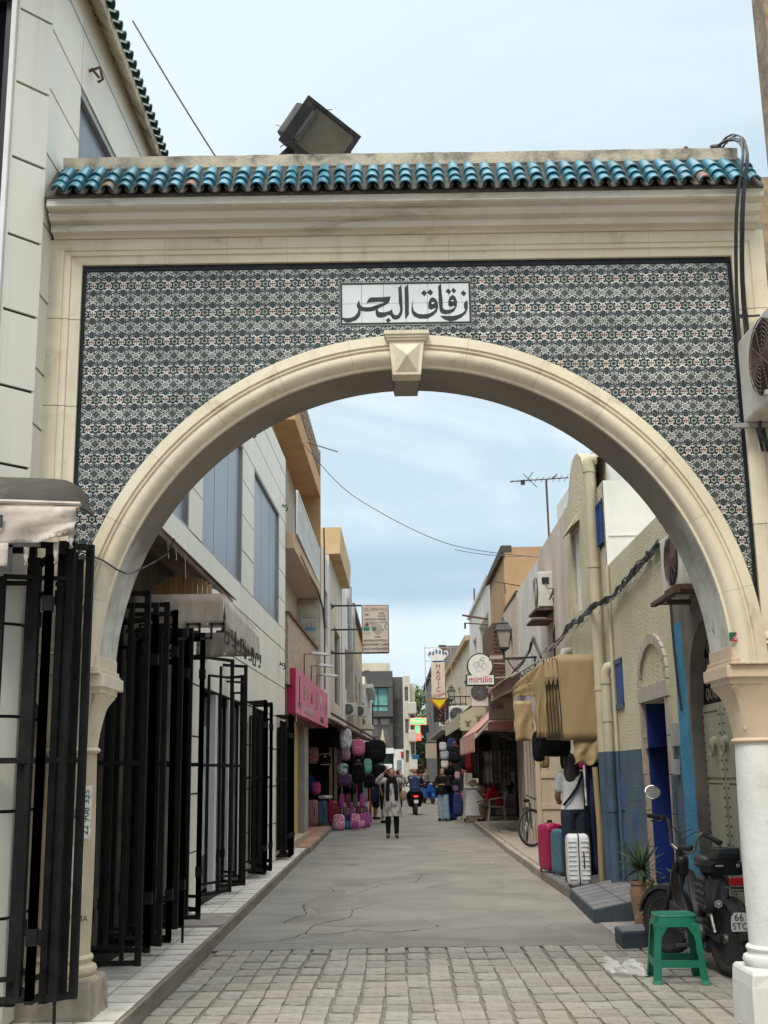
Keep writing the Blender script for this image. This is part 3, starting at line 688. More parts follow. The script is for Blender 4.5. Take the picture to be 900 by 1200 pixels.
# turquoise barrel tiles: covers in three courses, dark pans between them
turq = M('turquoise_glaze', (0.015, 0.13, 0.19), (0.03, 0.20, 0.27), 9, 0.32, 0.15, 50, dirt=(0.07, 0.06, 0.045), da=0.22, ds=14, obj=True, vary=0.18, spec=0.6)
clay = M('weathered_clay_tile', (0.10, 0.075, 0.055), (0.05, 0.045, 0.04), 14, 0.8, .4, 60, dirt=(0.025, 0.04, 0.035), da=.5, ds=6)
def barrel(r0_, r1_, L, th, up=1, n=9):
    q = MB(); rings = []
    for t_ in (0, 1):
        r_ = r0_ + (r1_ - r0_) * t_; o_, i_ = [], []
        for k in range(n + 1):
            an = pi * k / n; o_.append((r_ * cos(an), L * t_, up * r_ * sin(an))); i_.append(((r_ - th) * cos(an), L * t_, up * (r_ - th) * sin(an)))
        rings.append(o_ + i_[::-1])
    return q.loft(rings)
cover = barrel(0.043, 0.035, 0.19, 0.009).mesh('cover_tile', turq, True); pan = barrel(0.042, 0.034, 0.42, 0.009, -1).mesh('pan_tile', clay, True)
sl_ = math.atan2(0.30, 0.27)
NT = 43; pitch = 4.66 / NT
for i in range(NT):
    xx = -2.335 + (i + .5) * pitch
    for c_ in range(3):
        o = ob('cover_tile', cover, None, arch, world=False)
        t_ = 0.0 + c_ * 0.112; o.location = Vector((xx + R.uniform(-.004, .004), -0.345 + t_ * cos(sl_), 5.120 + t_ * sin(sl_) + .006 * (2 - c_) * 0 + R.uniform(-.003, .003))) - off(arch)
        o.rotation_euler = (sl_ - 0.10 + R.uniform(-.03, .03), 0, R.uniform(-.03, .03))
        if R.random() < 0.02 and c_ == 0: o.data = cover.copy(); o.data.materials[0] = M('chipped_glaze', (0.07, 0.20, 0.24), (0.20, 0.12, 0.07), 14, 0.6, .3, 60, obj=True, lo=.42, hi=.5)
    if i < NT - 1:
        o = ob('pan_tile', pan, None, arch, world=False); o.location = Vector((xx + pitch / 2, -0.352 + R.uniform(-.004, .004), 5.134 + R.uniform(-.003, .002))) - off(arch); o.rotation_euler = (sl_ - .04, 0, 0)
# springing blocks, capitals, columns, plinths
for sx_ in (-1, 1):
    s_ = sx_
    col_m = M('cream_column_paint', (0.56, 0.48, 0.34), (0.48, 0.40, 0.28), 3, 0.7, .3, 50, dirt=(0.28, 0.20, 0.14), da=.3, ds=5) if s_ < 0 else M('white_column_paint', (0.70, 0.69, 0.66), (0.62, 0.61, 0.58), 3, 0.7, .3, 40, dirt=(0.36, 0.33, 0.29), da=.22, ds=4)
    cap_m = cream if s_ < 0 else M('peach_capital', (0.60, 0.47, 0.34), (0.53, 0.41, 0.29), 3, 0.75, .25, 50, dirt=(0.42, 0.3, 0.2), da=.2, ds=6)
    # moulded impost: frame returns across the pier above the capital
    q = MB()
    for (xi, yo, z0_, z1_) in ((1.972, -.045, 2.058, 2.138), (1.955, -.075, 2.030, 2.058), (1.945, -.09, 2.012, 2.030), (1.925, -.062, 1.935, 2.012)):
        q.prism([(s_ * xi, yo), (s_ * 2.42, yo), (s_ * 2.42, .50), (s_ * xi, .50)], lambda u, v, w_: (u, v, w_), z0_, z1_)
    ob('impost', q, cap_m if s_ > 0 else cream, arch, bevel=.006)
    # sloping sill under the tile field
    ob('sill_moulding', MB().loft([[(x_, y_, z_) for y_, z_ in ((0.0, 2.22), (-.05, 2.215), (-.06, 2.195), (-.062, 2.175), (-.04, 2.165), (-.085, 2.14), (0.0, 2.139))] for x_ in (s_ * 2.12, s_ * 2.42)]), fm, arch)
    # capital: square top swept in to a round neck with corner leaves
    rings = []
    for k in range(9):
        t_ = k / 8; z_ = 1.575 + (1.935 - 1.575) * t_; hw = 0.158 + 0.075 * (t_ ** 2.6) ; rr_ = []
        for m_ in range(32):
            an = 2 * pi * m_ / 32; p_ = 2 + 9 * t_ ** 1.3
            cs, sn = cos(an), sin(an); rad = hw / ((abs(cs) ** p_ + abs(sn) ** p_) ** (1 / p_))
            rib = 0.008 * t_ * max(0, cos(8 * an)) ** 3
            rr_.append((s_ * 2.168 + (rad + rib) * cs, 0.19 + (rad + rib) * sn, z_))
        rings.append(rr_)
    cp = ob('capital', MB().loft(rings), cap_m, arch, smooth=True)
    ob('capital_block', MB().box(s_ * 2.168 - .225, s_ * 2.168 + .225, -.035, .415, 1.895, 1.933), cap_m, cp, world=False, bevel=.012)
    for ax in (-1, 1):
        for ay in (-1, 1):
            lf = MB(); pth = [(s_ * 2.168 + ax * (0.118 + .075 * t ** 2.5), 0.19 + ay * (0.118 + .075 * t ** 2.5), 1.62 + .28 * t) for t in (0, .3, .6, .85, 1)]
            ob('capital_leaf', lf.tube(pth, [.012, .018, .022, .026, .03], 8), cap_m, cp, world=False, smooth=True)
    ob('capital_ring', MB().lathe([(0.15, 1.535), (0.168, 1.54), (0.177, 1.553), (0.168, 1.567), (0.155, 1.575)], (s_ * 2.168, .19, 0), 28), cap_m, cp, world=False, smooth=True)
    sp_ = [(0.158, 0.33), (0.162, 0.6), (0.163, 0.9), (0.160, 1.2), (0.154, 1.54)]
    ob('column_shaft', MB().lathe(sp_, (s_ * 2.168, .19, 0), 32), col_m, arch, smooth=True)
    ob('column_base', MB().lathe([(0.158, .34), (0.172, .335), (0.180, .322), (0.174, .305), (0.168, .298), (0.172, .285), (0.195, .275), (0.203, .255), (0.197, .232), (0.186, .222), (0.192, .214), (0.208, .206), (0.212, .196)], (s_ * 2.168, .19, 0), 32), col_m, arch, smooth=True)
    zb_ = -0.14 if s_ > 0 else -0.01
    q = MB(); rings = []
    for z_, g_ in ((zb_, .232), (zb_ + .03, .228), (.12, .224), (.19, .218), (.212, .205)):
        rings.append([(s_ * 2.168 + a_ * (g_ + R.uniform(-.004, .006)), .19 + b2 * (g_ + R.uniform(-.004, .006)), z_) for a_, b2 in ((-1, -1), (-.5, -1), (0, -1), (.5, -1), (1, -1), (1, -.5), (1, 0), (1, .5), (1, 1), (0, 1), (-1, 1), (-1, .5), (-1, 0), (-1, -.5))])
    ob('plinth', q.loft(rings), M('bare_plinth_cement', (0.36, 0.31, 0.24), (0.25, 0.22, 0.18), 6, .9, .6, 40, dirt=(0.12, 0.10, 0.08), da=.5, ds=7) if s_ < 0 else col_m, arch, bevel=.008)
    ob('pier_back', MB().box(s_ * 2.30, s_ * 2.44, .34, .46, -.1, 1.94), plaster_w, arch)
# stickers and scribbles on the columns
pst = M('torn_white_sticker', (0.66, 0.66, 0.64), (0.4, 0.4, 0.38), 25, .8, lo=.5, hi=.62)
def wrap(z0_, z1_, a0_, a1_, nm, mat_, lab, cat):
    q = MB().lathe([(0.1645, z0_), (0.1645, z1_)], (-2.168, .19, 0), 8, 'Z', radians(a0_), radians(a1_)); return tag(ob(nm, q, mat_), lab, cat)
s1 = wrap(1.02, 1.34, -62, -22, 'sticker', pst, 'torn white sticker with black lettering on the cream column', 'sticker')
s2 = wrap(.70, .98, -66, -40, 'sticker', pst, 'lower white sticker with handwriting on the cream column', 'sticker')
for z_, body, a_, sz_ in ((1.18, '22 908 335', -38, .06), (1.18, 'TEL', -58, .05), (.84, 'A 7819', -52, .055)):
    an = radians(a_); text('lettering', body, sz_, ink, s1 if z_ > 1 else s2, (-2.168 + .1655 * cos(an), .19 + .1655 * sin(an), z_), (pi / 2, -pi / 2, an + pi / 2), .0006)
an = radians(-55); text('scribble', 'AT JMA', .05, ink, arch, (-2.168 + .1645 * cos(an), .19 + .1645 * sin(an), .56), (pi / 2, .1, an + pi / 2), .0006)
fl = thing('sticker', 'small green and red sticker on the right springing of the arch', 'sticker', (1.97, -.06, 2.18))
gm = M('sticker_green', (0.01, 0.10, 0.06)); rm_ = M('sticker_red', (0.5, 0.01, 0.04))
def stk(u, v, q_): return (1.955 + u, -.066 + q_ - .0, 2.155 + v)
ob('sticker_field', MB().prism([(0, 0), (.105, .005), (.104, .058), (0, .056)], stk, -.004, 0), gm, fl)
ob('sticker_stripe', MB().prism([(.005, .0005), (.045, .001), (.095, .058), (.052, .0575)], stk, -.0055, -.004), rm_, fl)
text('lettering', 'DEKI', .026, M('sticker_white', (.8, .8, .8)), fl, (2.006, -.0725, 2.186), (pi / 2, -.75, 0), .0004)
# pieces that stand on the arch
fl = thing('floodlight', 'black square floodlight tipped over on top of the arch parapet', 'floodlight', (-.62, .22, 5.55))
fb = M('floodlight_housing', (0.015, 0.015, 0.018), (0.028, 0.027, 0.027), 8, .6, .2, 60, dirt=(0.2, 0.18, 0.15), da=.25, ds=6)
# housing frame: a rectangle tilted about 34 degrees, face turned towards the street and down
m_ = Matrix.Translation((-.60, .16, 5.76)) @ Matrix.Rotation(radians(31), 4, 'Y') @ Matrix.Rotation(radians(24), 4, 'Z') @ Matrix.Rotation(radians(12), 4, 'X') @ Matrix.Scale(1.18, 4)
def TM(mb_, mm=m_): mb_.v = [tuple(mm @ Vector(p)) for p in mb_.v]; return mb_
ob('housing', TM(MB().loft([[(-.19, -.05, -.15), (.19, -.05, -.15), (.19, -.05, .15), (-.19, -.05, .15)], [(-.19, .02, -.15), (.19, .02, -.15), (.19, .02, .15), (-.19, .02, .15)], [(-.10, .20, -.12), (.10, .20, -.12), (.10, .20, .12), (-.10, .20, .12)]])), fb, fl, bevel=.008)
hd = TM(MB().lathe([(0.15, -.19), (0.15, -.12)], (-.16, .07, 0), 14, 'Z', radians(60), radians(240)).lathe([(0.0, -.14), (0.15, -.14)], (-.16, .07, 0), 14, 'Z', radians(60), radians(240)))
ob('lens', TM(MB().box(-.115, .165, -.058, -.051, -.115, .125)), M('dusty_lens', (0.13, 0.118, 0.09), (0.08, 0.075, 0.06), 3, .35, spec=.4, bump=.2), fl)
q = MB().box(-.195, .195, -.064, -.045, -.155, -.118).box(-.195, .195, -.064, -.045, .128, .155).box(-.195, -.118, -.064, -.045, -.118, .128).box(.168, .195, -.064, -.045, -.118, .128)
ob('bezel', TM(q), fb, fl, bevel=.004)
rb = MB(); rb.lathe([(.001, -.10), (.13, -.10), (.13, .10), (.001, .10)], (0, 0, 0), 18, 'Z', radians(95), radians(268))
rb.v = [tuple(m_ @ (Vector(p) + Vector((-.09, .06, 0)))) for p in rb.v]; ob('reflector_back', rb, M('grey_cast_metal', (0.085, 0.082, 0.075), (0.06, 0.058, 0.053), 5, .7), fl, smooth=True)
ob('bracket', MB().beam((-.92, .16, 5.56), (-.74, .16, 5.74), .02, .05).beam((-.86, .16, 5.55), (-.78, .16, 5.66), .02, .03), fb, fl)
ob('loose_wire', MB().tube([(-.44, .1, 5.86), (-.37, .1, 5.80), (-.36, .1, 5.70), (-.38, .1, 5.56)], .0025, 4).tube([(-.9, .1, 5.84), (-.84, .1, 5.82)], .0025, 4).tube([(-.86, .02, 5.62), (-.72, .0, 5.70), (-.60, .0, 5.88), (-.5, .05, 5.92)], .004, 4), ink, fl)
for k, (xx, hh) in enumerate(((.43, .025), (1.44, .03), (1.96, .07))):
    st_ = ob('steel_stub', MB().beam((xx, .1, 5.53), (xx + .003, .1, 5.55 + hh), .022), rust); tag(st_, ['short rusty stub on the arch parapet above the name plaque', 'stubby rusty steel end on the parapet between two taller ones', 'tallest rusty steel stub on the parapet near the black cables'][k], 'steel stub')
tag(ob('steel_stub', MB().cbox((2.16, .1, 5.56), (.07, .05, .06), .3).tube([(2.13, .08, 5.6), (2.2, .08, 5.61)], .02, 6), ink), 'round black lump on the parapet beside the cable loops', 'cable box')
cb = thing('cable_bundle', 'thick black cables looping over the roof tiles and down the right pier', 'cable', (2.2, -.35, 5.5))
for k in range(7):
    o1, o2 = R.uniform(-.03, .03), R.uniform(-.03, .03)
    pth = [(2.12 + k * .012, .1, 5.56), (2.17 + k * .014, .0, 5.60 + .012 * k + o2 * .8), (2.235 + k * .012, -.12, 5.57 + o2), (2.245 + .6 * o1, -.30, 5.40), (2.215 + o1, -.375, 5.24), (2.165 + o1, -.35, 5.02), (2.15 + o1 * 1.3, -.33, 4.80), (2.175 + o1, -.15, 4.5), (2.19 + o1 * 1.6, -.10, 4.2), (2.20 + o1 * 1.6, -.10, 3.9), (2.23 + o1, -.11, 3.6), (2.27 + o1, -.11, 3.36)]
    from mathutils import geometry
    fine = []
    for a, b2 in zip(pth, pth[1:]): fine += [Vector(a).lerp(Vector(b2), t) for t in (0, .5)]
    fine.append(Vector(pth[-1]))
    for _ in range(2): fine = [fine[0]] + [(fine[i - 1] + 2 * fine[i] + fine[i + 1]) / 4 for i in range(1, len(fine) - 1)] + [fine[-1]]
    ob('cable', MB().tube(fine, R.uniform(.004, .008), 6), ink, cb, smooth=True)
for z_ in (4.28, 3.93): ob('cable_clip', MB().cbox((2.19, -.105, z_), (.07, .03, .018)).beam((2.2, -.1, z_), (2.31, -.09, z_ + .01), .012), ink, cb)
tag(ob('loose_cable', MB().tube([(-2.1, -.11, 2.78), (-1.95, -.11, 2.72), (-1.86, -.1, 2.66), (-1.82, -.03, 2.645), (-1.80, .1, 2.67), (-1.72, .42, 2.8), (-1.66, .5, 2.86), (-1.62, .55, 2.98)], .006, 5), ink), 'thin black cable sagging across the left side of the arch ring', 'cable')
# air conditioner hung on the right of the arch, half out of the picture
def fanmesh(c, r, nrm, parent, mat_, bar, rings=9, rays=10):
    """round guard: thin rings and rays in the plane facing nrm"""
    nrm = Vector(nrm).normalized(); a = nrm.cross(Vector((0, 0, 1))).normalized(); b2 = nrm.cross(a); q = MB(); c = Vector(c)
    for k in range(1, rings + 1):
        rr_ = r * k / rings; q.tube([c + (a * cos(t) + b2 * sin(t)) * rr_ for t in [2 * pi * i / 28 for i in range(29)]], bar, 4, False)
    for k in range(rays):
        t = 2 * pi * k / rays; q.tube([c, c + (a * cos(t) + b2 * sin(t)) * r], bar, 4)
    return ob('fan_guard', q, mat_, parent)
ac_m = M('white_ac_casing', (0.60, 0.58, 0.53), (0.52, 0.50, 0.45), 4, .6, .1, 40, dirt=(0.34, 0.29, 0.22), da=.25, ds=5)
steel = M('painted_steel_grey', (0.34, 0.33, 0.31), (0.27, 0.26, 0.24), 8, .6, .2, 60)
fan_m = M('brown_fan_guard', (0.14, 0.09, 0.07), (0.10, 0.07, 0.06), 20, .7)
def ac_unit(label, c, sz, side, group='air conditioner outdoor units'):
    """side: 'x-' the fan faces the street from the right wall; 'y-' it faces the camera"""
    t = thing('air_conditioner', label, 'air conditioner', (c[0], c[1], c[2] - sz[2] / 2), 0, group)
    ob('casing', MB().cbox(c, sz), ac_m, t, bevel=.02)
    if side == 'x-': fc = (c[0] - sz[0] / 2 - .006, c[1] - sz[1] * .12, c[2]); nr = (-1, 0, 0); rr_ = min(sz[1], sz[2]) * .42
    else: fc = (c[0] - sz[0] * .12, c[1] - sz[1] / 2 - .006, c[2]); nr = (0, -1, 0); rr_ = min(sz[0], sz[2]) * .42
    ax = 'X' if side == 'x-' else 'Y'
    hb = MB().lathe([(0.001, 0), (rr_, 0), (rr_, .012), (0.001, .012)], (fc[0] + (.0 if ax == 'X' else 0), fc[1], fc[2]), 28, ax)
    ob('fan_recess', hb, dark, t); fanmesh((fc[0] + nr[0] * .012, fc[1] + nr[1] * .012, fc[2]), rr_, nr, t, fan_m if c[1] < 5 else steel, .0035)
    return t
t = ac_unit('dirty white air conditioner beside the arch with its brown fan guard showing, top right', (2.30, -.48, 3.83), (.30, .82, .56), 'x-')
ob('bracket', MB().beam((2.06, -.12, 3.53), (2.62, -.12, 3.53), .03).beam((2.06, -.80, 3.53), (2.62, -.80, 3.53), .03), steel, t)
ob('drain_hose', MB().tube([(2.2, -.25, 3.52), (2.19, -.25, 3.44), (2.24, -.25, 3.36), (2.34, -.25, 3.33), (2.5, -.25, 3.33)], .014, 6), ink, t, smooth=True)
bw = thing('corner_building', 'brown rubble and plaster corner wall behind the right end of the arch', 'building', (3, .8, 0))
bwm = M('brown_rubble_wall', (0.30, 0.23, 0.16), (0.20, 0.15, 0.11), 9, .95, .8, 30, dirt=(0.42, 0.34, 0.25), da=.4, ds=5)
ob('wall', MB().box(2.62, 6, -3.5, .5, -.15, 4.9), cream, bw)
ob('rubble_edge', MB().loft([[(2.40 + R.uniform(-.03, .03), .47, z_), (2.75, .47, z_), (2.75, .9, z_), (2.40 + R.uniform(-.03, .03), .9, z_)] for z_ in [4.3 + .16 * k for k in range(9)]]), bwm, bw)
ob('upper_wall', MB().loft([[(2.76, .5, 4.4), (6, .5, 4.4), (6, .75, 4.4), (2.76, .75, 4.4)], [(2.74, .5, 9.0), (6, .5, 9), (6, .75, 9), (2.74, .75, 9)]]), bwm, bw)
# ================================================================ left: white panelled shop building
lb = thing('shop_building', 'cream white panelled shop building with black joints and blue grey windows, left', 'building', (-3, 5, 0))
panel_m = M('cream_white_panel', (0.77, 0.74, 0.645), (0.71, 0.68, 0.60), 0.9, 0.55, 0.08, 30, dirt=(0.50, 0.47, 0.39), da=0.16, ds=1.1, stretch=(1, 1, .35), vary=0.02, streak=.22)
joint_m = M('black_joint', (0.02, 0.02, 0.02), None, 5, .8)
glass_b = M('blue_grey_window_film', (0.125, 0.145, 0.18), (0.15, 0.17, 0.20), 0.9, 0.28, 0.0, 30, dirt=(0.32, 0.35, 0.38), da=0.08, ds=2.2, stretch=(1, 6, .4), spec=.6)
alu = M('aluminium_frame', (0.33, 0.33, 0.32), (0.28, 0.28, 0.27), 6, .4, metal=.5)
def FW(u, v, dd): return (XW(u) - dd, u, v)
win = [(.45, 2.6, 4.3, 6.35), (3.4, 4.9, 3.95, 5.93), (5.7, 8.75, 3.95, 5.93), (9.95, 13.2, 3.95, 5.93)]
shop = [(.6, 5.2, .05, 3.46), (5.9, 9.3, .05, 2.35)]
bk = MB(); holes(bk, lambda u, v, dd: FW(u, v, dd + .022), -.25, 14.2, 0, 7.2, win + shop, .14)
bk.box(-9, -2.75, -.43, 14.2, 0, 7.2)
bk.add([FW(14.2, 0, .02), FW(14.2, 7.2, .02), (-9, 14.2, 7.2), (-9, 14.2, 0)], [(0, 1, 2, 3)])
bk.add([FW(-.25, 7.2, .0), FW(14.2, 7.2, .0), (-9, 14.2, 7.2), (-9, -.44, 7.2)], [(0, 1, 2, 3)])
ob('wall', bk, joint_m, lb)
def gridpanels(us, vs, hs, fn, nm='cladding_panel', g=.010, th=.02, mat=panel_m):
    for a, b in zip(us, us[1:]):
        for c, e in zip(vs, vs[1:]):
            m1, m2 = (a + b) / 2, (c + e) / 2
            if any(h[0] - 1e-3 < m1 < h[1] + 1e-3 and h[2] - 1e-3 < m2 < h[3] + 1e-3 for h in hs): continue
            q = MB(); t = R.uniform(-.0015, .0015)
            P_ = [fn(a + g * .35, c + g, .022), fn(b - g * .35, c + g, .022), fn(b - g * .35, e - g, .022), fn(a + g * .35, e - g, .022), fn(a + g * .35, c + g, .022 - th + t), fn(b - g * .35, c + g, .022 - th + t), fn(b - g * .35, e - g, .022 - th + t), fn(a + g * .35, e - g, .022 - th + t)]
            q.add(P_, [(3, 2, 1, 0), (4, 5, 6, 7), (0, 1, 5, 4), (1, 2, 6, 5), (2, 3, 7, 6), (3, 0, 4, 7)]); ob(nm, q, mat, lb)
gridpanels([-.25, .6], [.0, .6, 1.2, 1.75, 2.3, 2.85, 3.58], [], FW); gridpanels([5.2, 5.9], [.0, .6, 1.2, 1.8, 2.35, 2.9, 3.58], [], FW)
gridpanels([5.9, 7.6, 9.3, 10.4, 11.8, 13.2, 14.2], [.0, .6, 1.2, 1.8, 2.35, 2.9], shop, FW)
gridpanels([.6, 2.6, 5.2], [3.46, 3.58], [], FW)
gridpanels([5.9, 7.4, 9.9, 14.2], [2.9, 3.58], [], FW)
gridpanels([-.25, .45, 2.6, 3.4, 4.9, 8.75, 14.2], [3.58, 3.95], [], FW)
gridpanels([-.25, .45, 2.6, 3.4, 4.9, 5.7, 8.75, 9.95, 13.2, 14.2], [3.95, 4.45, 4.95, 5.45, 5.93], win, FW)
gridpanels([-.25, .45, 2.6, 4.9, 8.75, 14.2], [5.93, 6.38, 6.85, 7.2], win, FW)
for k, (a, b, c, e) in enumerate(win):
    nm = 3 if b - a > 2.5 else 2
    w_ = ob('window', MB().add([FW(a, c, .13), FW(b, c, .13), FW(b, e, .13), FW(a, e, .13)], [(0, 1, 2, 3)]), dark, lb)
    for i in range(nm):
        u0_, u1_ = a + (b - a) * i / nm + .012, a + (b - a) * (i + 1) / nm - .012
        q = MB(); q.add([FW(u0_, c + .03, .05), FW(u1_, c + .03, .05), FW(u1_, e - .03, .05), FW(u0_, e - .03, .05), FW(u0_, c + .03, .07), FW(u1_, c + .03, .07), FW(u1_, e - .03, .07), FW(u0_, e - .03, .07)], [(0, 1, 2, 3), (7, 6, 5, 4), (0, 4, 5, 1), (1, 5, 6, 2), (2, 6, 7, 3), (3, 7, 4, 0)])
        ob('pane', q, glass_b, w_, world=False)
    q = MB()
    for p0, p1 in (((a, c), (b, c)), ((a, e), (b, e)), ((a, c), (a, e)), ((b, c), (b, e))): q.beam(FW(*p0, .035), FW(*p1, .035), .05)
    ob('frame', q, alu, w_, world=False)
# shopfront recess with frames and posters
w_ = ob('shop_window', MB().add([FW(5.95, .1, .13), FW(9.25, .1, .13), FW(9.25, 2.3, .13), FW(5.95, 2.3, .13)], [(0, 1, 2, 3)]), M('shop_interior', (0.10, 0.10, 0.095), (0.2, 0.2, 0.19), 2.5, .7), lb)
for u_ in (6.0, 6.9, 7.0, 7.9, 8.0, 9.2): ob('frame', MB().beam(FW(u_, .08, .05), FW(u_, 2.33, .05), .07, .05), white_paint, w_, world=False)
for u_, c_ in ((6.45, (.25, .33, .40)), (7.45, (.42, .20, .14)), (8.5, (.33, .36, .38))):
    ob('poster', MB().add([FW(u_ - .28, .5, .10), FW(u_ + .28, .5, .10), FW(u_ + .28, 1.95, .10), FW(u_ - .28, 1.95, .10)], [(0, 1, 2, 3)]), M('shop_poster_%d' % int(u_ * 10), c_, (.55, .55, .52), 3.5, .4), w_, world=False)
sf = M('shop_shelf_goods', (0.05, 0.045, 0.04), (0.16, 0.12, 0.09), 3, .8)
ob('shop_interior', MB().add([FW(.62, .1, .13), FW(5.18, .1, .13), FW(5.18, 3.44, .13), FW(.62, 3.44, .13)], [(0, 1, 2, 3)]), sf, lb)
# chamfered corner towards the camera and the window beside it
c0_, c1_ = Vector((-2.386, -.25)), Vector((-2.553, -.436))
def FC(u, v, dd):
    p = c0_.lerp(c1_, u); n_ = Vector((.743, -.67)); return (p.x - n_.x * dd, p.y - n_.y * dd, v)
ob('corner_backing', MB().add([FC(0, 0, .023), FC(1, 0, .023), FC(1, 9, .023), FC(0, 9, .023)], [(0, 1, 2, 3)]), joint_m, lb)
gridpanels([0, 1], [.0, .6, 1.2, 1.75, 2.3, 2.85, 3.28, 3.78, 4.28, 4.79, 5.33, 5.87, 6.41, 6.95, 7.4], [], lambda u, v, dd: FC(u, v, dd))
def FL(u, v, dd): return (-2.553 - u, -.436 + dd, v)
lw = MB(); holes(lw, FL, 0, 4, 0, 7.4, [(.05, 1.6, 3.55, 6.6)], .2); ob('street_face', lw, panel_m, lb)
wf = ob('window', MB().box(-4.2, -2.6, -.25, -.23, 3.5, 6.62), M('dark_window_glass', (0.02, 0.022, 0.03), (0.03, 0.03, 0.04), 2, .15, spec=.7), lb)
ob('frame', MB().beam((-2.66, -.30, 3.55), (-2.66, -.30, 6.6), .05).beam((-2.66, -.30, 6.57), (-4.1, -.30, 6.57), .05), M('black_window_frame', (.015, .015, .02), None, 5, .3), wf, world=False)
ob('corner_strip', MB().beam((-2.585, -.455, 2.9), (-2.585, -.455, 7.2), .03), white_paint, lb)
ob('corner_roof', MB().box(-9, -2.56, -.45, 14.2, 7.2, 7.4), panel_m, lb)
# eaves: stained concrete soffit and green roof tiles seen from below
ev = MB(); n_ = 24
ev.loft([[(-2.5, y, 7.25), (-2.39, y, 7.20), (-2.235, y, 7.0), (-2.215, y, 7.0), (-2.215, y, 7.09), (-2.7, y, 7.35)] for y in [-3 + 7.2 * k / n_ for k in range(n_ + 1)]])
ob('eaves_soffit', ev, parapet_m, lb)
grn = M('dark_green_glaze', (0.015, 0.06, 0.05), (0.03, 0.09, 0.07), 12, .35, .2, 50, dirt=(0.09, 0.08, 0.06), da=.3, ds=12, obj=True, vary=.2)
ctile = barrel(0.05, 0.045, 0.34, 0.012).mesh('roof_tile', grn, True)
for k in range(54):
    y = -2.9 + k * .13
    o = ob('roof_tile', ctile, None, lb, world=False); o.location = Vector((-2.17, y, 7.075)) - off(lb); o.rotation_euler = (radians(22), 0, pi / 2)
    if 0:
        o = ob('roof_tile', ctile, None, lb, world=False); o.location = Vector((XW(y) + .17, y + .065, 7.135)) - off(lb); o.rotation_euler = (radians(22), pi, pi / 2)
# small brackets on the panels
for (y, z, l_) in ((.62, 6.62, 'small rusty clamp on the panels above the near left window'), (13.3, 3.25, 'black iron hook on the white panels above the far gate'), (13.6, 6.15, 'small dark hook high on the panel strip beside the orange balcony'), (9.3, 6.3, 'small dark hook above the window sheets')):
    h_ = ob('wall_hook', MB().tube([FW(y, z, 0), FW(y, z + .03, -.08), FW(y + .02, z - .06, -.10), FW(y + .04, z - .07, -.06)], .012, 5).tube([FW(y + .06, z + .06, 0), FW(y + .06, z - .02, -.06)], .01, 5), rust if y < 1 else ink); tag(h_, l_, 'wall hook')

# ================================================================ awnings on the left
canvas = M('dusty_beige_canvas', (0.54, 0.475, 0.41), (0.42, 0.36, 0.31), 3, .9, .4, 30, dirt=(0.20, 0.165, 0.14), da=.35, ds=4)
hood_m = M('grey_brown_canvas_hood', (0.085, 0.076, 0.063), (0.06, 0.055, 0.047), 4, .85, .3, 50, dirt=(0.2, 0.18, 0.15), da=.2, ds=6)
trim_m = M('dark_key_pattern_trim', (0.035, 0.035, 0.035), (0.06, 0.055, 0.05), 8, .9)
brown_in = M('brown_awning_lining', (0.26, 0.185, 0.135), (0.20, 0.14, 0.10), 3, .9, .3, 30)
a1 = thing('awning', 'torn beige awning with a grey hood hanging over the near left gate', 'awning', (-2.4, -.6, 2.6))
def hp(x, k):      # hood cross-section, x along, k 0..1 from back to front
    rr = 1.0 if x < -2.14 else max(0.0, 1 - ((x + 2.14) / .20) ** 2) ** .5
    an = pi * .5 * k
    return (x, -.42 - .30 * sin(an) * (.55 + .45 * rr), 2.965 + (.21 * rr + .0) * cos(an) + (x + 2.5) * -.05)
g_ = [[hp(-3.3 + 1.36 * i / 26, k / 8) for k in range(9)] for i in range(27)]
ob('hood', MB().sheet(g_, .012), hood_m, a1, smooth=True)
ob('edge_roll', MB().tube([(-3.3, -.735, 3.0), (-2.5, -.735, 2.965), (-1.945, -.70, 2.945)], .014, 6), canvas, a1, smooth=True)
ob('edge_bar', MB().tube([(-3.3, -.73, 2.965), (-2.5, -.73, 2.93), (-1.95, -.70, 2.92)], .012, 6), M('orange_brown_edge', (0.36, 0.22, 0.15), None, 5, .7), a1, smooth=True)
gr = []
for i in range(41):
    x = -3.3 + 1.34 * i / 40; row = []
    t_ = (x + 3.3) / 1.34; bot = 2.71 - .02 * sin(x * 7) if x < -2.22 else 2.69 + (x + 2.22) * .30 + .012 * sin(x * 90)
    top = 2.96 - (x + 3.3) * .03
    for k in range(7):
        f = k / 6; fold = .018 * sin(26 * x + 3 * f) * f + .012 * sin(11 * (x + f)) * f + max(0, x + 2.45) * .10 * sin(9 * f + x * 14) * f
        row.append((x, -.735 + fold, top + (bot - top) * f))
    gr.append(row)
ob('valance', MB().sheet(gr, .004), canvas, a1, smooth='all')
def keytrim(poly_list, y, nm, parent, mat_=trim_m, fn=None):
    fn = fn or (lambda u, v, q_: (u, y + q_, v))
    q = MB()
    for pl_ in poly_list: q.prism(pl_, fn, -.004, .002)
    return ob(nm, q, mat_, parent)
def rc(x0, x1, z0, z1): return [(x0, z0), (x1, z0), (x1, z1), (x0, z1)]
ob('lower_flap', MB().sheet([[(x, -.745 + .01 * sin(30 * x), z) for z in (2.71, 2.66, 2.60, 2.555)] for x in [-3.3 + .98 * i / 16 for i in range(17)]], .004), canvas, a1, smooth='all')
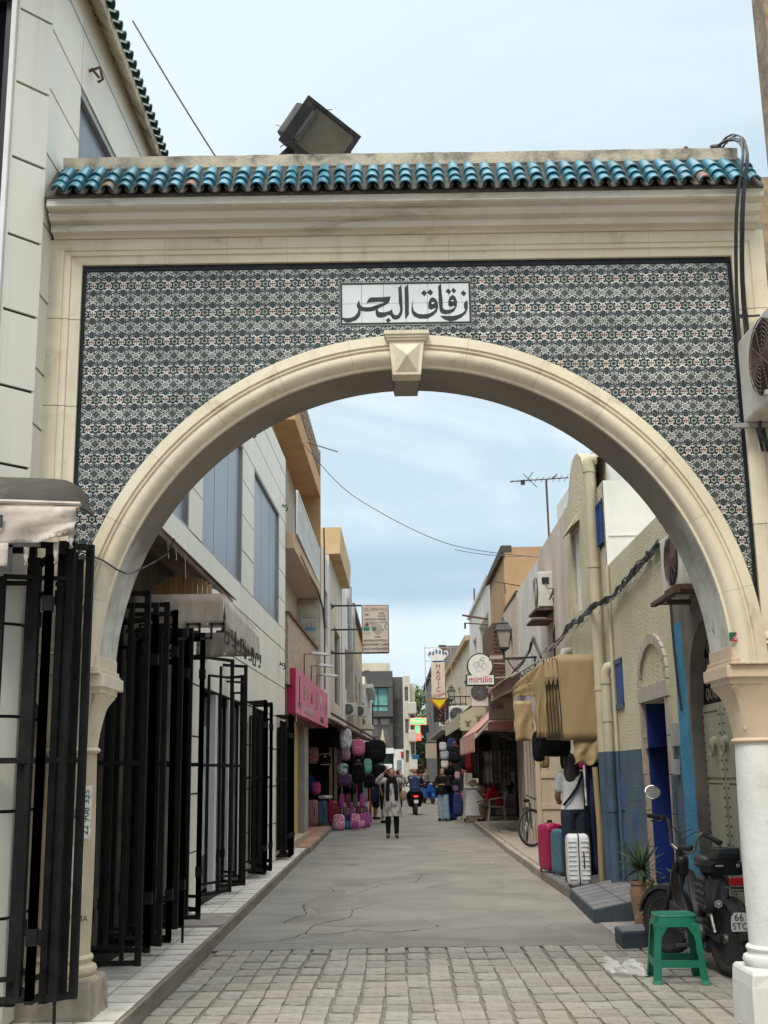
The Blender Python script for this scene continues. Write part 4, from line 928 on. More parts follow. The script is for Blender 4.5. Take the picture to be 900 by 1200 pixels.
keytrim([rc(-3.3, -2.31, 2.545, 2.575), rc(-2.335, -2.31, 2.575, 2.70), rc(-2.335, -2.15, 2.685, 2.71), rc(-2.47, -2.42, 2.62, 2.64), rc(-2.42, -2.395, 2.62, 2.70), rc(-2.6, -2.42, 2.69, 2.71)], -.752, 'key_trim', a1)
keytrim([rc(-2.47, -2.375, 2.80, 2.815), rc(-2.47, -2.375, 2.86, 2.875), rc(-2.39, -2.375, 2.815, 2.86)], -.756, 'key_trim', a1)
rg = MB()
for (x, z, h_) in ((-2.24, 2.70, .12), (-2.07, 2.72, .13), (-1.985, 2.78, .10)):
    rg.sheet([[(x - .012 + .024 * i / 3 + .006 * sin(k * 3 + i), -.72 + .015 * sin(5 * k + i), z - h_ * k / 4) for k in range(5)] for i in range(4)], .003)
ob('torn_strips', rg, canvas, a1, smooth='all')
ob('support_arm', MB().beam((-2.38, -.35, 3.0), (-1.97, -.70, 2.93), .02), steel, a1)

a2 = thing('awning', 'beige awning with key pattern edge and brown lining seen through the arch, left', 'awning', (-2, 3.5, 2.6))
g_ = [[(XW(y) - .12 + (.60 - .02 * y / 5) * k / 6, y, 3.44 - .20 * (k / 6) ** 2.0) for k in range(7)] for y in [.7 + 4.6 * i / 14 for i in range(15)]]
ob('lining', MB().sheet(g_, .01), brown_in, a2, smooth='all')
fz = MB()
for i in range(12):
    x = -2.33 + i * .045; ob('wooden_slat', MB().box(x, x + .040, 3.50, 3.515, 2.96, 3.10 + .13 * sin(pi * min(1, (i + 1) / 13))), M('varnished_wood_slat', (0.48, 0.30, 0.14), (0.36, 0.22, 0.10), 6, .6, .2, 40, stretch=(1, 1, .2), vary=.12), a2)
ob('cross_beam', MB().box(-2.34, -1.70, 3.46, 3.53, 2.905, 2.955), black_steel, a2)
ob('front_bar', MB().tube([(-2.3, 2.5, 2.88), (-1.55, 2.5, 2.88), (-1.55, 5.2, 2.88)], .012, 6), canvas, a2)
ob('top_edge', MB().beam((-1.93, .75, 3.24), (-1.84, 5.25, 3.22), .03), canvas, a2)
def val(p, q_, z0_, z1_, n_, wav): 
    p, q_ = Vector(p), Vector(q_); nn = (q_ - p).cross(Vector((0, 0, 1))).normalized()
    return [[tuple(p.lerp(q_, i / n_) + nn * wav * sin(i * 1.9 + k * .6) * k / 4 + Vector((0, 0, z0_ + (z1_ - z0_) * k / 4))) for k in range(5)] for i in range(n_ + 1)]
ob('front_valance', MB().sheet(val((-2.3, 2.49, 0), (-1.545, 2.49, 0), 2.88, 2.60, 20, .012), .004), canvas, a2, smooth='all')
ob('side_valance', MB().sheet(val((-1.54, 2.5, 0), (-1.54, 5.2, 0), 2.88, 2.58, 60, .03), .004), canvas, a2, smooth='all')
kt = []
for i in range(4):
    x = -2.25 + i * .20; kt += [rc(x, x + .02, 2.50, 2.64), rc(x, x + .12, 2.62, 2.64), rc(x + .10, x + .12, 2.56, 2.64), rc(x - .08, x + .02, 2.50, 2.52), rc(x + .05, x + .12, 2.555, 2.575)]
keytrim(kt, 2.475, 'key_trim', a2)
kt = []
for i in range(14):
    x = 2.55 + i * .19; kt += [rc(x, x + .02, 2.48, 2.62), rc(x, x + .11, 2.60, 2.62), rc(x + .09, x + .11, 2.54, 2.62), rc(x - .08, x + .02, 2.48, 2.50)]
keytrim(kt, 0, 'key_trim', a2, fn=lambda u, v, q_: (-1.52 + q_ + .02 * sin(u * 9), u, v))
ob('rear_valance', MB().sheet(val((-2.2, 5.2, 0), (-1.545, 5.2, 0), 2.88, 2.62, 14, .02), .004), canvas, a2, smooth='all')
q = MB()
for (x, y, z, h_) in ((-1.9, 1.8, 3.23, .16), (-1.89, 2.1, 3.23, .12), (-1.88, 2.5, 3.22, .2)): q.tube([(x, y, z), (x + .01, y, z - h_)], .004, 4)
ob('hanging_threads', q, canvas, a2)

# ================================================================ folding security gates
def gate(label, panels, z0, z1, mid, bar=.042, nb=2):
    """a run of hinged black gate leaves; each leaf has stiles, rails and inner bars"""
    xs_, ys_ = [p[0][0] for p in panels], [p[0][1] for p in panels]
    t = thing('security_gate', label, 'gate', (sum(xs_) / len(xs_), sum(ys_) / len(ys_), 0), 0, 'black folding gates along the left pavement')
    for (p, q_, *o_) in panels:
        dz0 = o_[0] if o_ else 0; dz1 = o_[1] if len(o_) > 1 else 0; n_ = o_[2] if len(o_) > 2 else nb
        P_, Q_ = Vector((p[0], p[1], 0)), Vector((q_[0], q_[1], 0)); a, b = z0 + dz0, z1 + dz1
        st_ = MB(); U_ = Vector((0, 0, 1))
        for S_ in (P_, Q_): st_.beam(S_ + U_ * a, S_ + U_ * b, bar)
        lf = ob('gate_leaf', st_, black_steel, t)
        for z_ in (a + .02, b - .02): ob('rail', MB().beam(P_ + U_ * z_, Q_ + U_ * z_, bar * .8), black_steel, lf, world=False)
        dd_ = (Q_ - P_); L_ = dd_.length
        ob('middle_rail', MB().beam(P_ + U_ * mid, Q_ + U_ * mid, bar * .75), black_steel, lf, world=False)
        for i in range(n_):
            f = (i + 1) / (n_ + 1); S_ = P_.lerp(Q_, f)
            lo_, hi_ = a + (.12 if i % 2 == 0 else .02), b - (.10 if i % 2 else .22)
            ob('bar', MB().beam(S_ + U_ * lo_, S_ + U_ * hi_, bar * .72), black_steel, lf, world=False)
        for z_ in (a + .35, b - .35): ob('hinge', MB().cbox(tuple(P_ + U_ * z_), (bar * 1.35, bar * 1.35, .09)), black_steel, lf, world=False)
        if L_ > .2:
            ob('key_bar', MB().beam(P_.lerp(Q_, .33) + U_ * (b - .22), P_.lerp(Q_, 1) + U_ * (b - .22), bar * .6), black_steel, lf, world=False); ob('key_bar', MB().beam(P_ + U_ * (a + .13), P_.lerp(Q_, .66) + U_ * (a + .13), bar * .6), black_steel, lf, world=False)
    return t
g = gate('nearest black folding gate standing in front of the left cream column', [((-2.86, -.50), (-2.30, -.40), 0, -.05, 1), ((-2.62, -.56), (-2.075, -.36), .02, -.02, 2), ((-2.30, -.28), (-2.16, -.52), .05, -.12, 0), ((-2.16, -.52), (-2.085, -.26), .03, -.06, 1), ((-2.14, -.32), (-2.005, -.19), .0, .0, 2)], .15, 2.80, 1.49, .044)
ob('drop_bolt', MB().beam((-2.06, -.36, -.01), (-2.065, -.36, .2), .016), black_steel, g)
pn_ = []
yy = 1.50; flip = 0
for k in range(9):
    xo, xi = -1.985 + .006 * k + R.uniform(-.03, .03), -2.335 + R.uniform(-.01, .02)
    a, b = ((xi, yy), (xo, yy + R.uniform(-.03, .05)))
    pn_.append((a, b, R.uniform(0, .10) if k else -.02, R.uniform(-.14, .02), 1 if k % 3 else 2)); 
    if k % 2 == 1: pn_.append((b, (xi, yy + .32), R.uniform(.02, .1), R.uniform(-.2, 0), 0))
    yy += .33
g2 = gate('tall black folding gate just behind the left column, under the beige awning', pn_, .09, 2.78, 1.49, .043)
ob('drop_bolt', MB().beam((-1.95, 3.2, -.01), (-1.95, 3.2, .4), .02), black_steel, g2)
gate('open black gate leaf swung out below the end of the beige awning', [((-2.30, 5.9), (-1.99, 6.55), .0, 0, 2), ((-2.26, 7.2), (-1.95, 7.55), -.02, .02, 1), ((-2.24, 7.75), (-2.0, 7.6), 0, -.1, 1)], .10, 2.72, 1.5)
pn_ = []; yy = 9.4
for k in range(4):
    xo, xi = -1.90 + R.uniform(-.03, .03) + .01 * k, -2.17 + .01 * k
    pn_ += [((xi, yy), (xo, yy + .08), R.uniform(0, .05), R.uniform(-.06, 0), 3), ((xo, yy + .08), (xi, yy + .3), 0, 0, 2)]; yy += .3
g4 = gate('stack of black folded gates on the pavement before the pink sign', pn_, .05, 2.42, 1.35)
pn_ = []; yy = 12.9
for k in range(4):
    pn_ += [((-2.10, yy), (-1.84, yy + .08), 0, 0, 3), ((-1.84, yy + .08), (-2.08, yy + .22), 0, 0, 2)]; yy += .24
gate('farthest folded black gate at the end of the white building', pn_, .04, 2.38, 1.3)

# ================================================================ orange balcony building with the pink sign
ob_ = thing('balcony_building', 'orange plastered building with two overhanging balconies above the pink sign, left', 'building', (-2.6, 17.5, 0))
orange = M('orange_render', (0.50, 0.31, 0.155), (0.43, 0.26, 0.13), 1.2, .9, .4, 30, dirt=(0.22, 0.14, 0.08), da=.3, ds=.9)
beige = M('worn_beige_render', (0.52, 0.45, 0.36), (0.42, 0.35, 0.27), 2.5, .9, .5, 25, dirt=(0.30, 0.22, 0.15), da=.4, ds=2.2)
brickish = M('rough_brick_render', (0.47, 0.38, 0.28), (0.36, 0.27, 0.19), 9, .95, .8, 26, dirt=(0.24, 0.16, 0.11), da=.3, ds=5)
yel = M('mustard_yellow_paint', (0.55, 0.40, 0.04), (0.48, 0.34, 0.04), 3, .6)
ob('wall', MB().box(-9, -2.30, 14.22, 20.8, -.1, 9.1), beige, ob_)
def slab(y0, y1, xo, z0_, z1_, nm, mat_): return ob(nm, MB().prism([(-2.4, y0), (xo - .12, y0), (xo, y1), (-2.4, y1)], lambda u, v, q_: (u, v, q_), z0_, z1_), mat_, ob_, bevel=.01)
slab(14.25, 20.75, -1.74, 8.00, 8.45, 'upper_balcony_slab', orange)
q = MB()
for k in range(22):
    y = 14.4 + k * .29; xx = -1.86 + (y - 14.25) * .018
    ob('upper_railing', MB().cbox((xx, y, 8.74), (.035, .20, .52)), M('ornate_rust_railing', (0.30, 0.22, 0.15), (0.12, 0.09, 0.07), 22, .9, .8, 50, lo=.45, hi=.55), ob_) if k < 99 else None
ob('fin_wall', MB().box(-2.4, -1.745, 20.76, 21.0, 5.5, 9.2), M('orange_fin_wall', (0.46, 0.29, 0.14), (0.37, 0.22, 0.10), .8, .9, .3, 30, dirt=(0.20, 0.13, 0.08), da=.4, ds=.8), ob_)
slab(14.25, 20.75, -1.75, 5.50, 5.80, 'lower_balcony_slab', M('beige_orange_slab', (0.56, 0.38, 0.22), (0.50, 0.36, 0.24), 1, .9, .3, 40))
ob('lower_soffit', MB().prism([(-2.38, 14.27), (-1.90, 14.27), (-1.77, 20.7), (-2.38, 20.7)], lambda u, v, q_: (u, v, q_), 5.488, 5.497), M('flaking_soffit', (0.55, 0.47, 0.40), (0.50, 0.42, 0.35), 3, .9, dirt=(0.25, 0.16, 0.12), da=.25, ds=9), ob_)
q = MB()
for k in range(30):
    y = 14.4 + k * .21; xx = -1.83 + (y - 14.25) * .012
    q.beam((xx, y, 5.8), (xx, y, 6.62), .03)
    if k < 29: q.beam((xx, y, 5.82), (xx, y + .21, 6.58), .014).beam((xx, y, 6.58), (xx, y + .21, 5.82), .014)
q.beam((-1.83, 14.4, 6.63), (-1.76, 20.6, 6.63), .04).beam((-1.83, 14.4, 5.83), (-1.76, 20.6, 5.83), .03)
ob('white_railing', q, white_paint, ob_)
ob('railing_mesh', MB().add([(-1.85, 14.4, 5.82), (-1.78, 20.6, 5.82), (-1.78, 20.6, 6.6), (-1.85, 14.4, 6.6)], [(0, 1, 2, 3)]).add([(-1.862, 14.4, 5.82), (-1.792, 20.6, 5.82), (-1.792, 20.6, 6.6), (-1.862, 14.4, 6.6)], [(0, 1, 2, 3)]), M('pale_mesh_panel', (0.60, 0.60, 0.58), (0.42, 0.42, 0.40), 30, .8), ob_)
ob('lower_fin', MB().box(-2.4, -1.755, 20.77, 20.95, 2.7, 5.49), beige, ob_)
# faded painted picture on the fin wall
dr = ob('painted_panel', MB().box(-2.33, -1.79, 20.755, 20.768, 4.25, 5.35), M('faded_painted_wall', (0.60, 0.56, 0.45), (0.50, 0.46, 0.36), 3, .9, dirt=(0.35, 0.33, 0.26), da=.3, ds=6), ob_)
bl = M('faded_blue_paint', (0.08, 0.24, 0.40), (0.2, 0.35, 0.45), 8, .9); gl_ = M('grey_line_paint', (0.30, 0.33, 0.30), None, 6, .9)
q = MB().box(-2.18, -1.86, 20.748, 20.755, 4.72, 4.80)
for x in (-2.16, -2.06, -1.96, -1.87): q.beam((x, 20.75, 4.8), (x - .02, 20.75, 4.93), .012)
ob('painted_bench', q, bl, dr, world=False)
q = MB()
for z_ in (4.42, 4.55, 5.05): q.beam((-2.15, 20.75, z_), (-1.85, 20.75, z_ - .02), .012)
q.beam((-2.24, 20.75, 4.5), (-2.24, 20.75, 5.0), .012).beam((-2.28, 20.75, 4.55), (-2.24, 20.75, 5.1), .012)
ob('painted_lines', q, gl_, dr, world=False)
ob('front_wall', MB().prism([(-2.4, 14.3), (-1.98, 14.3), (-1.84, 20.7), (-2.4, 20.7)], lambda u, v, q_: (u, v, q_), 3.0, 4.28), brickish, ob_)
ob('front_coping', MB().prism([(-2.4, 14.28), (-1.94, 14.28), (-1.80, 20.72), (-2.4, 20.72)], lambda u, v, q_: (u, v, q_), 4.28, 4.33), M('red_brown_coping', (0.20, 0.09, 0.06), (0.12, 0.06, 0.045), 8, .8), ob_)
ob('fascia', MB().prism([(-2.4, 14.3), (-2.02, 14.3), (-1.86, 20.7), (-2.4, 20.7)], lambda u, v, q_: (u, v, q_), 2.42, 3.0), M('brown_fascia', (0.15, 0.08, 0.06), (0.10, 0.055, 0.045), 4, .8), ob_)
pier_m = M('grey_shop_pier', (0.30, 0.29, 0.27), (0.24, 0.23, 0.21), 3, .8, .2, 40, dirt=(0.17, 0.15, 0.13), da=.3, ds=2)
for k, (ya, yb, m_, xo) in enumerate(((14.4, 15.1, pier_m, -2.08), (15.15, 16.0, M('dark_shop_door', (0.05, 0.05, 0.05), None, 5, .4), -2.2), (16.05, 17.0, pier_m, -2.06), (17.05, 17.4, M('brown_door_frame', (0.14, 0.09, 0.06), None, 5, .6), -2.12), (17.45, 18.9, yel, -2.14), (18.95, 20.2, pier_m, -2.0))):
    ob('shopfront_panel', MB().box(-2.5, xo, ya, yb, .14, 2.42), m_, ob_)
for k in range(6): ob('plinth_slab', MB().box(-2.5, -1.98, 14.3 + k * 1.0, 15.28 + k * 1.0, -.02, .14), M('tan_plinth_slab', (0.45, 0.36, 0.27), (0.38, 0.30, 0.23), 3, .7, vary=.06), ob_)
q = MB(); pts = [(-1.86, 15.5, 5.62), (-1.80, 17.5, 5.52), (-1.74, 19.5, 5.56), (-1.70, 20.8, 5.3), (-1.70, 22.2, 4.95)]
for k in range(4): q.tube([(a + R.uniform(-.02, .02), b, c + R.uniform(-.04, .03)) for a, b, c in pts], .014, 5)
tag(ob('cable_bundle', q, ink), 'thick black cables running along the lower orange balcony edge', 'cable')
# pink sign box
ps = thing('shop_sign', 'long pink shop sign box with worn lettering over the yellow door', 'sign', (-1.95, 18, 2.5))
pinkd = M('crimson_sign_end', (0.42, 0.012, 0.07), (0.36, 0.012, 0.06), 2, .5); pinkf = M('faded_pink_sign_face', (0.55, 0.13, 0.22), (0.60, 0.22, 0.30), 2.2, .6, dirt=(0.52, 0.38, 0.38), da=.35, ds=2.4, stretch=(1, 1, .3))
def SX(y): return -1.865 + (y - 14.6) * .026
ob('sign_box', MB().prism([(-2.07, 14.6), (SX(14.6) - .01, 14.6), (SX(22.4) - .01, 22.4), (-2.0, 22.4)], lambda u, v, q_: (u, v, q_), 2.49, 3.31), pinkd, ps)
for k in range(3):
    ya, yb = 14.6 + 2.6 * k, 17.19 + 2.6 * k
    ob('sign_face', MB().add([(SX(ya), ya, 2.49), (SX(yb), yb, 2.49), (SX(yb), yb, 3.32), (SX(ya), ya, 3.32)], [(0, 1, 2, 3)]), pinkf, ps)
lm = [M('sign_letter_charcoal', (0.05, 0.04, 0.045)), M('sign_letter_grey', (.30, .24, .25)), M('sign_letter_yellow', (.55, .42, .05)), M('sign_letter_crimson', (.40, .03, .1)), M('sign_letter_white', (.62, .50, .50))]
def sidetext(body, y, z, sz, mat_, sx=1.0, par=ps): return text('lettering', body, sz, mat_, par, (SX(y) + .006, y, z), (pi / 2, 0, pi / 2 - .026), .002, sx=sx)
for (b_, y, z, sz, mi, sx_) in (('J', 15.3, 2.98, .62, 0, 1.7), ('E', 16.3, 2.95, .40, 1, 1.6), ('A', 17.1, 2.98, .34, 2, 1.4), ('N', 17.9, 2.93, .34, 3, 1.5), ('S', 19.2, 2.95, .62, 1, 1.6), ('K', 20.3, 2.96, .50, 4, 1.5), ('I', 21.2, 2.96, .45, 4, 1.5), ('D', 21.7, 2.90, .42, 1, 1.2)):
    sidetext(b_, y, z, sz, lm[mi], sx_)
sidetext('PRET A PORTER', 17.3, 2.62, .17, lm[4], 1.7); sidetext('BAGS', 20.6, 2.60, .2, lm[0], 1.8); sidetext('MODE', 15.4, 2.66, .16, lm[1], 1.4)
ob('end_mark', MB().cbox((-1.965, 14.594, 2.98), (.022, .006, .05)).cbox((-1.935, 14.594, 2.98), (.022, .006, .05)), ink, ps)
ob('loose_wire', MB().tube([(-1.88, 15.0, 2.49), (-1.88, 15.0, 2.35), (-1.93, 15.0, 2.24), (-2.02, 15.0, 2.2)], .006, 4), white_paint, ps)
for k, y in enumerate((16.8, 18.4, 19.8)):
    xx = SX(y); t = thing('sign_lamp', 'nearest middle farthest'.split()[k] + ' flat white spotlight on an arm above the pink sign', 'lamp', (xx, y, 3.3))
    ob('lamp_arm', MB().tube([(xx - .05, y, 3.3), (xx - .05, y, 3.78 - .1 * k), (xx + .22, y, 3.78 - .1 * k)], .013, 6), rust, t)
    ob('lamp_head', MB().loft([[(xx + .10, y - .1, 3.77 - .1 * k), (xx + .46, y - .1, 3.74 - .1 * k), (xx + .46, y + .1, 3.74 - .1 * k), (xx + .10, y + .1, 3.77 - .1 * k)], [(xx + .14, y - .07, 3.83 - .1 * k), (xx + .40, y - .07, 3.79 - .1 * k), (xx + .40, y + .07, 3.79 - .1 * k), (xx + .14, y + .07, 3.83 - .1 * k)]]), M('lamp_casing_white', (.55, .57, .55), None, 4, .5), t, bevel=.01)

# ================================================================ houses further along on the left
def house(label, side, x0, sl, y0, y1, z1, mat_, wins, depth=5, z0=-.15, rec=.14, pane=None, name='house', parapet=None):
    """terraced house; wins: (ya, yb, za, zb); side -1 left of the street, +1 right"""
    t = thing(name, label, 'house', (x0 + side * depth / 2, (y0 + y1) / 2, 0))
    def F(u, v, dd): return (x0 + sl * (u - y0) + side * dd, u, v)
    q = MB(); holes(q, F, y0, y1, z0, z1, [(a, b, c, e) for a, b, c, e in wins], rec)
    xa, xb = F(y0, 0, 0)[0], F(y1, 0, 0)[0]; xf = x0 + side * depth
    q.add([(xa, y0, z0), (xf, y0, z0), (xf, y0, z1), (xa, y0, z1)], [(0, 1, 2, 3)]).add([(xb, y1, z0), (xf, y1, z0), (xf, y1, z1), (xb, y1, z1)], [(0, 1, 2, 3)])
    q.add([(xa, y0, z1), (xb, y1, z1), (xf, y1, z1), (xf, y0, z1)], [(0, 1, 2, 3)]).add([(xf, y0, z0), (xf, y1, z0), (xf, y1, z1), (xf, y0, z1)], [(0, 1, 2, 3)])
    ob('wall', q, mat_, t)
    for (a, b, c, e) in wins:
        m_ = pane or M('house_window_dark', (0.04, 0.05, 0.055), (0.07, 0.08, 0.085), 3, .25)
        w_ = ob('window', MB().add([F(a, c, rec - .01), F(b, c, rec - .01), F(b, e, rec - .01), F(a, e, rec - .01)], [(0, 1, 2, 3)]), m_, t)
        q = MB(); s4 = .05
        for p0, p1 in (((a, c), (b, c)), ((a, e), (b, e)), ((a, c), (a, e)), ((b, c), (b, e)), (((a + b) / 2, c), ((a + b) / 2, e))): q.beam(F(*p0, rec - .04), F(*p1, rec - .04), s4)
        ob('frame', q, alu, w_, world=False)
    if parapet:
        pm_, ov, hh = parapet
        ob('cornice', MB().loft([[(F(y, 0, -ov)[0], y, z1 - hh), (F(y, 0, -ov * 1.1)[0], y, z1 + .04), (F(y, 0, .2)[0], y, z1 + .04), (F(y, 0, .2)[0], y, z1 - hh)] for y in (y0 - .02, y1 + .02)]), pm_, t)
    return t
ochre = M('ochre_house_render', (0.54, 0.40, 0.22), (0.47, 0.34, 0.19), 1.2, .9, .3, 20, dirt=(0.33, 0.25, 0.16), da=.3, ds=1.2)
pale = M('pale_cream_render', (0.60, 0.54, 0.43), (0.52, 0.46, 0.36), 1.5, .9, .3, 20, dirt=(0.36, 0.29, 0.21), da=.3, ds=1.2, stretch=(1, 1, .4))
limew = M('limewashed_wall', (0.66, 0.65, 0.62), (0.56, 0.54, 0.50), 2, .9, .4, 20, dirt=(0.38, 0.34, 0.29), da=.3, ds=1.6, stretch=(1, 1, .35))
blueshut = M('blue_shutter', (0.06, 0.20, 0.34), (0.09, 0.26, 0.40), 5, .6)
brown_sh = M('brown_shutter_slats', (0.13, 0.08, 0.05), (0.09, 0.055, 0.035), 9, .7)
h_ = house('narrow pale house with a blue shutter behind the orange balcony', -1, -1.74, .01, 21.05, 24.6, 6.9, limew, [(22.3, 23.6, 4.6, 6.0)], pane=blueshut, z0=2.7)
ob('drain_pipe', MB().tube([(-1.70, 21.6, 7.4), (-1.70, 21.8, 6.8), (-1.70, 21.8, 3.4)], .018, 8), rust, h_, smooth=True)
house('beige house with a stepped cornice and brown shuttered bay', -1, -1.72, .012, 24.65, 31, 8.0, pale, [(27, 30, 3.4, 5.6)], pane=brown_sh, parapet=(ochre, .3, .7), z0=2.7)
h_ = house('white plastered house with grey drain pipes beyond the cornice', -1, -1.62, .012, 31.05, 41, 7.6, limew, [(33, 34.4, 4.2, 5.6), (37, 38.4, 4.2, 5.6)])
for y in (33.2 + 2, 39.8): ob('drain_pipe', MB().tube([(-1.5, y, 8.0), (-1.5, y, 3.2)], .09, 8), steel, h_, smooth=True)
house('yellow ochre house with a sloping dark roofline', -1, -1.62, .01, 41.05, 55, 8.2, ochre, [(43, 44.5, 4.6, 6.2), (48, 49.5, 4.6, 6.2)], parapet=(M('dark_roof_edge', (0.07, 0.06, 0.05)), .15, .15))
house('grey beige low house with many wires and vents', -1, -1.35, .01, 34, 44, 5.6, M('greyish_render', (0.40, 0.35, 0.29), (0.32, 0.27, 0.22), 2, .9, .4, 20, dirt=(0.24, 0.18, 0.13), da=.4, ds=2), [(36, 37.2, 3.6, 4.9), (40, 41.2, 3.6, 4.9)], depth=1.2)
house('small bright white house next to the street lamp, far left', -1, -1.30, .005, 55.1, 66, 5.9, white_paint, [(57, 58.4, 3.2, 4.4)], parapet=(white_paint, .35, .15))
house('cream house behind the bright white one, far left', -1, -1.55, .005, 66.1, 88, 7.2, pale, [(70, 72, 3.6, 5), (77, 79, 3.6, 5)])
# clutter on those fronts: AC boxes, balconies, meters
for k, (x, y, z, s_) in enumerate(((-1.45, 33.2, 3.5, .35), (-1.2, 38.5, 3.7, .35), (-1.3, 45.6, 3.6, .35), (-1.35, 48, 4.4, .35))):
    ac_unit(['old white air conditioner above the bag stall awning', 'grey white air conditioner near the vents of the low house', 'air conditioner on the ochre house front', 'higher air conditioner on the ochre house front'][k], (x, y, z), (.45, s_, .42), 'y-')
q = thing('balcony', 'small railed balcony on the low grey beige house', 'balcony', (-1.2, 41, 3.2)); ob('balcony_slab', MB().box(-1.4, -.75, 40.4, 42.6, 3.1, 3.25), pale, q)
rl_ = MB()
for k in range(8): rl_.beam((-.78, 40.45 + k * .3, 3.25), (-.78, 40.45 + k * .3, 4.1), .03)
ob('railing', rl_.beam((-.78, 40.4, 4.1), (-.78, 42.6, 4.1), .04), ink, q)
# perpendicular banner on its three-armed bracket
bs = thing('hanging_sign', 'weathered pale sign board on a long iron bracket high over the street', 'sign', (-1.7, 25.5, 5.3))
q = MB()
for z_ in (5.97, 5.30, 4.64): q.beam((-1.72, 25.5, z_), (-.86, 25.5, z_), .045)
q.beam((-1.98, 25.5, 5.97), (-1.7, 25.5, 5.97), .04)
for z_ in (5.97, 4.64):
    q.beam((-1.62, 25.5, z_), (-1.75, 25.0, z_ + (.0)), .035).beam((-1.95, 25.5, z_ - .32 if z_ > 5 else z_ + .3), (-1.62, 25.5, z_), .035).beam((-1.95, 25.5, z_ + (.0)), (-1.62, 25.5, z_), .035)
ob('bracket_arm', q, ink, bs)
ob('sign_board', MB().box(-.86, -.10, 25.45, 25.55, 4.62, 5.98), M('rust_edged_board', (0.13, 0.07, 0.05), (0.20, 0.11, 0.08), 5, .8), bs, bevel=.03)
fc = ob('sign_face', MB().box(-.835, -.125, 25.44, 25.45, 4.66, 5.95), M('weathered_sign_face', (0.50, 0.46, 0.40), (0.43, 0.37, 0.31), 3, .7, dirt=(0.36, 0.24, 0.17), da=.3, ds=3), bs)
gx = -.48
def bt(body, z, sz, mat_, x=gx, sx=1.0): return text('lettering', body, sz, mat_, bs, (x, 25.434, z), ext=.003, sx=sx)
faint = M('faded_sign_grey', (.33, .30, .26)); dkt = M('sign_text_dark', (.10, .09, .08)); blt = M('sign_text_blue', (.30, .32, .42)); gnt = M('sign_picture_green', (.02, .20, .12)); brt = M('sign_picture_brown', (.16, .07, .05)); pkt = M('sign_text_pink', (.45, .22, .22))
bt('DR LASMARIOUI', 5.86, .10, faint, sx=.85); bt('MED', 5.70, .06, dkt, -.72); bt('FROM', 5.74, .05, dkt, -.30); bt('CAFE', 5.66, .09, faint, -.30)
bt('SPECIALISTE EN CHIRURGIE', 5.57, .06, dkt, sx=.8); bt('MALADIES DE LA BOUCHE', 5.49, .055, blt, sx=.85)
ob('picture', MB().box(-.81, -.64, 25.432, 25.437, 5.26, 5.35), gnt, bs); ob('picture', MB().lathe([(.001, 25.431), (.05, 25.433)], (-.71, 0, 5.42), 12, 'Y'), brt, bs); ob('picture', MB().box(-.80, -.76, 25.432, 25.437, 5.36, 5.42), blt, bs)
ob('picture', MB().prism([(-.60, 5.33), (-.52, 5.27), (-.50, 5.20), (-.40, 5.14), (-.30, 5.22), (-.31, 5.42), (-.40, 5.44), (-.44, 5.50), (-.56, 5.52), (-.60, 5.46)], front, 25.433, 25.437), faint, bs)
ob('picture', MB().prism([(-.56, 5.26), (-.46, 5.26), (-.46, 5.36), (-.56, 5.34)], front, 25.428, 25.432), gnt, bs)
q = MB()
for (x, z_) in ((-.16, 5.44), (-.20, 5.40), (-.22, 5.35), (-.17, 5.50), (-.30, 5.30), (-.26, 5.27), (-.18, 5.30)): q.cbox((x, 25.432, z_), (.03, .006, .025), 0, 0, .5)
ob('picture', q, dkt, bs)
bt('R.V 22', 5.19, .06, pkt, -.71); bt('JARA', 5.08, .07, dkt, -.42); bt('DENTISTERIE ESTHETIQUE', 4.98, .075, dkt, sx=.75); bt('BLANCHIMENT LASER', 4.87, .085, dkt, sx=.85); bt('RADIO PANORAMIQUE', 4.75, .085, dkt, sx=.8)
# ================================================================ right side: blue framed studded door beside the arch
rough = M('roughcast_beige', (0.60, 0.54, 0.385), (0.52, 0.465, 0.325), 1.3, .95, 1.0, 42, dirt=(0.33, 0.28, 0.18), da=.2, ds=1.5, bd=.03)
roughb = M('roughcast_slate_blue', (0.06, 0.095, 0.135), (0.08, 0.115, 0.155), 2, .9, 1.0, 42, dirt=(0.16, 0.17, 0.17), da=.2, ds=4, bd=.03)
teal = M('turquoise_wall_paint', (0.035, 0.20, 0.34), (0.06, 0.26, 0.40), 5, .85, .8, 40, dirt=(0.14, 0.20, 0.22), da=.15, ds=8, bd=.02)
greyp = M('bare_grey_plaster', (0.19, 0.165, 0.14), (0.13, 0.115, 0.10), 3, .95, .5, 30, dirt=(0.08, 0.07, 0.06), da=.4, ds=3)
doorbl = M('deep_blue_door_paint', (0.004, 0.022, 0.14), (0.004, 0.016, 0.10), 1.2, .45)
blue2 = M('blue_window_paint', (0.012, 0.06, 0.22), (0.01, 0.04, 0.16), 3, .5)
stone = M('grey_door_stone', (0.40, 0.365, 0.305), (0.32, 0.29, 0.24), 6, .9, .5, 50, stretch=(1, 1, .4))
db = thing('old_door_house', 'old grey plastered wall with turquoise edges round an arched studded door, right', 'house', (3, 2.2, 0))
def FR(u, v, dd): return (2.50 + dd, u, v)
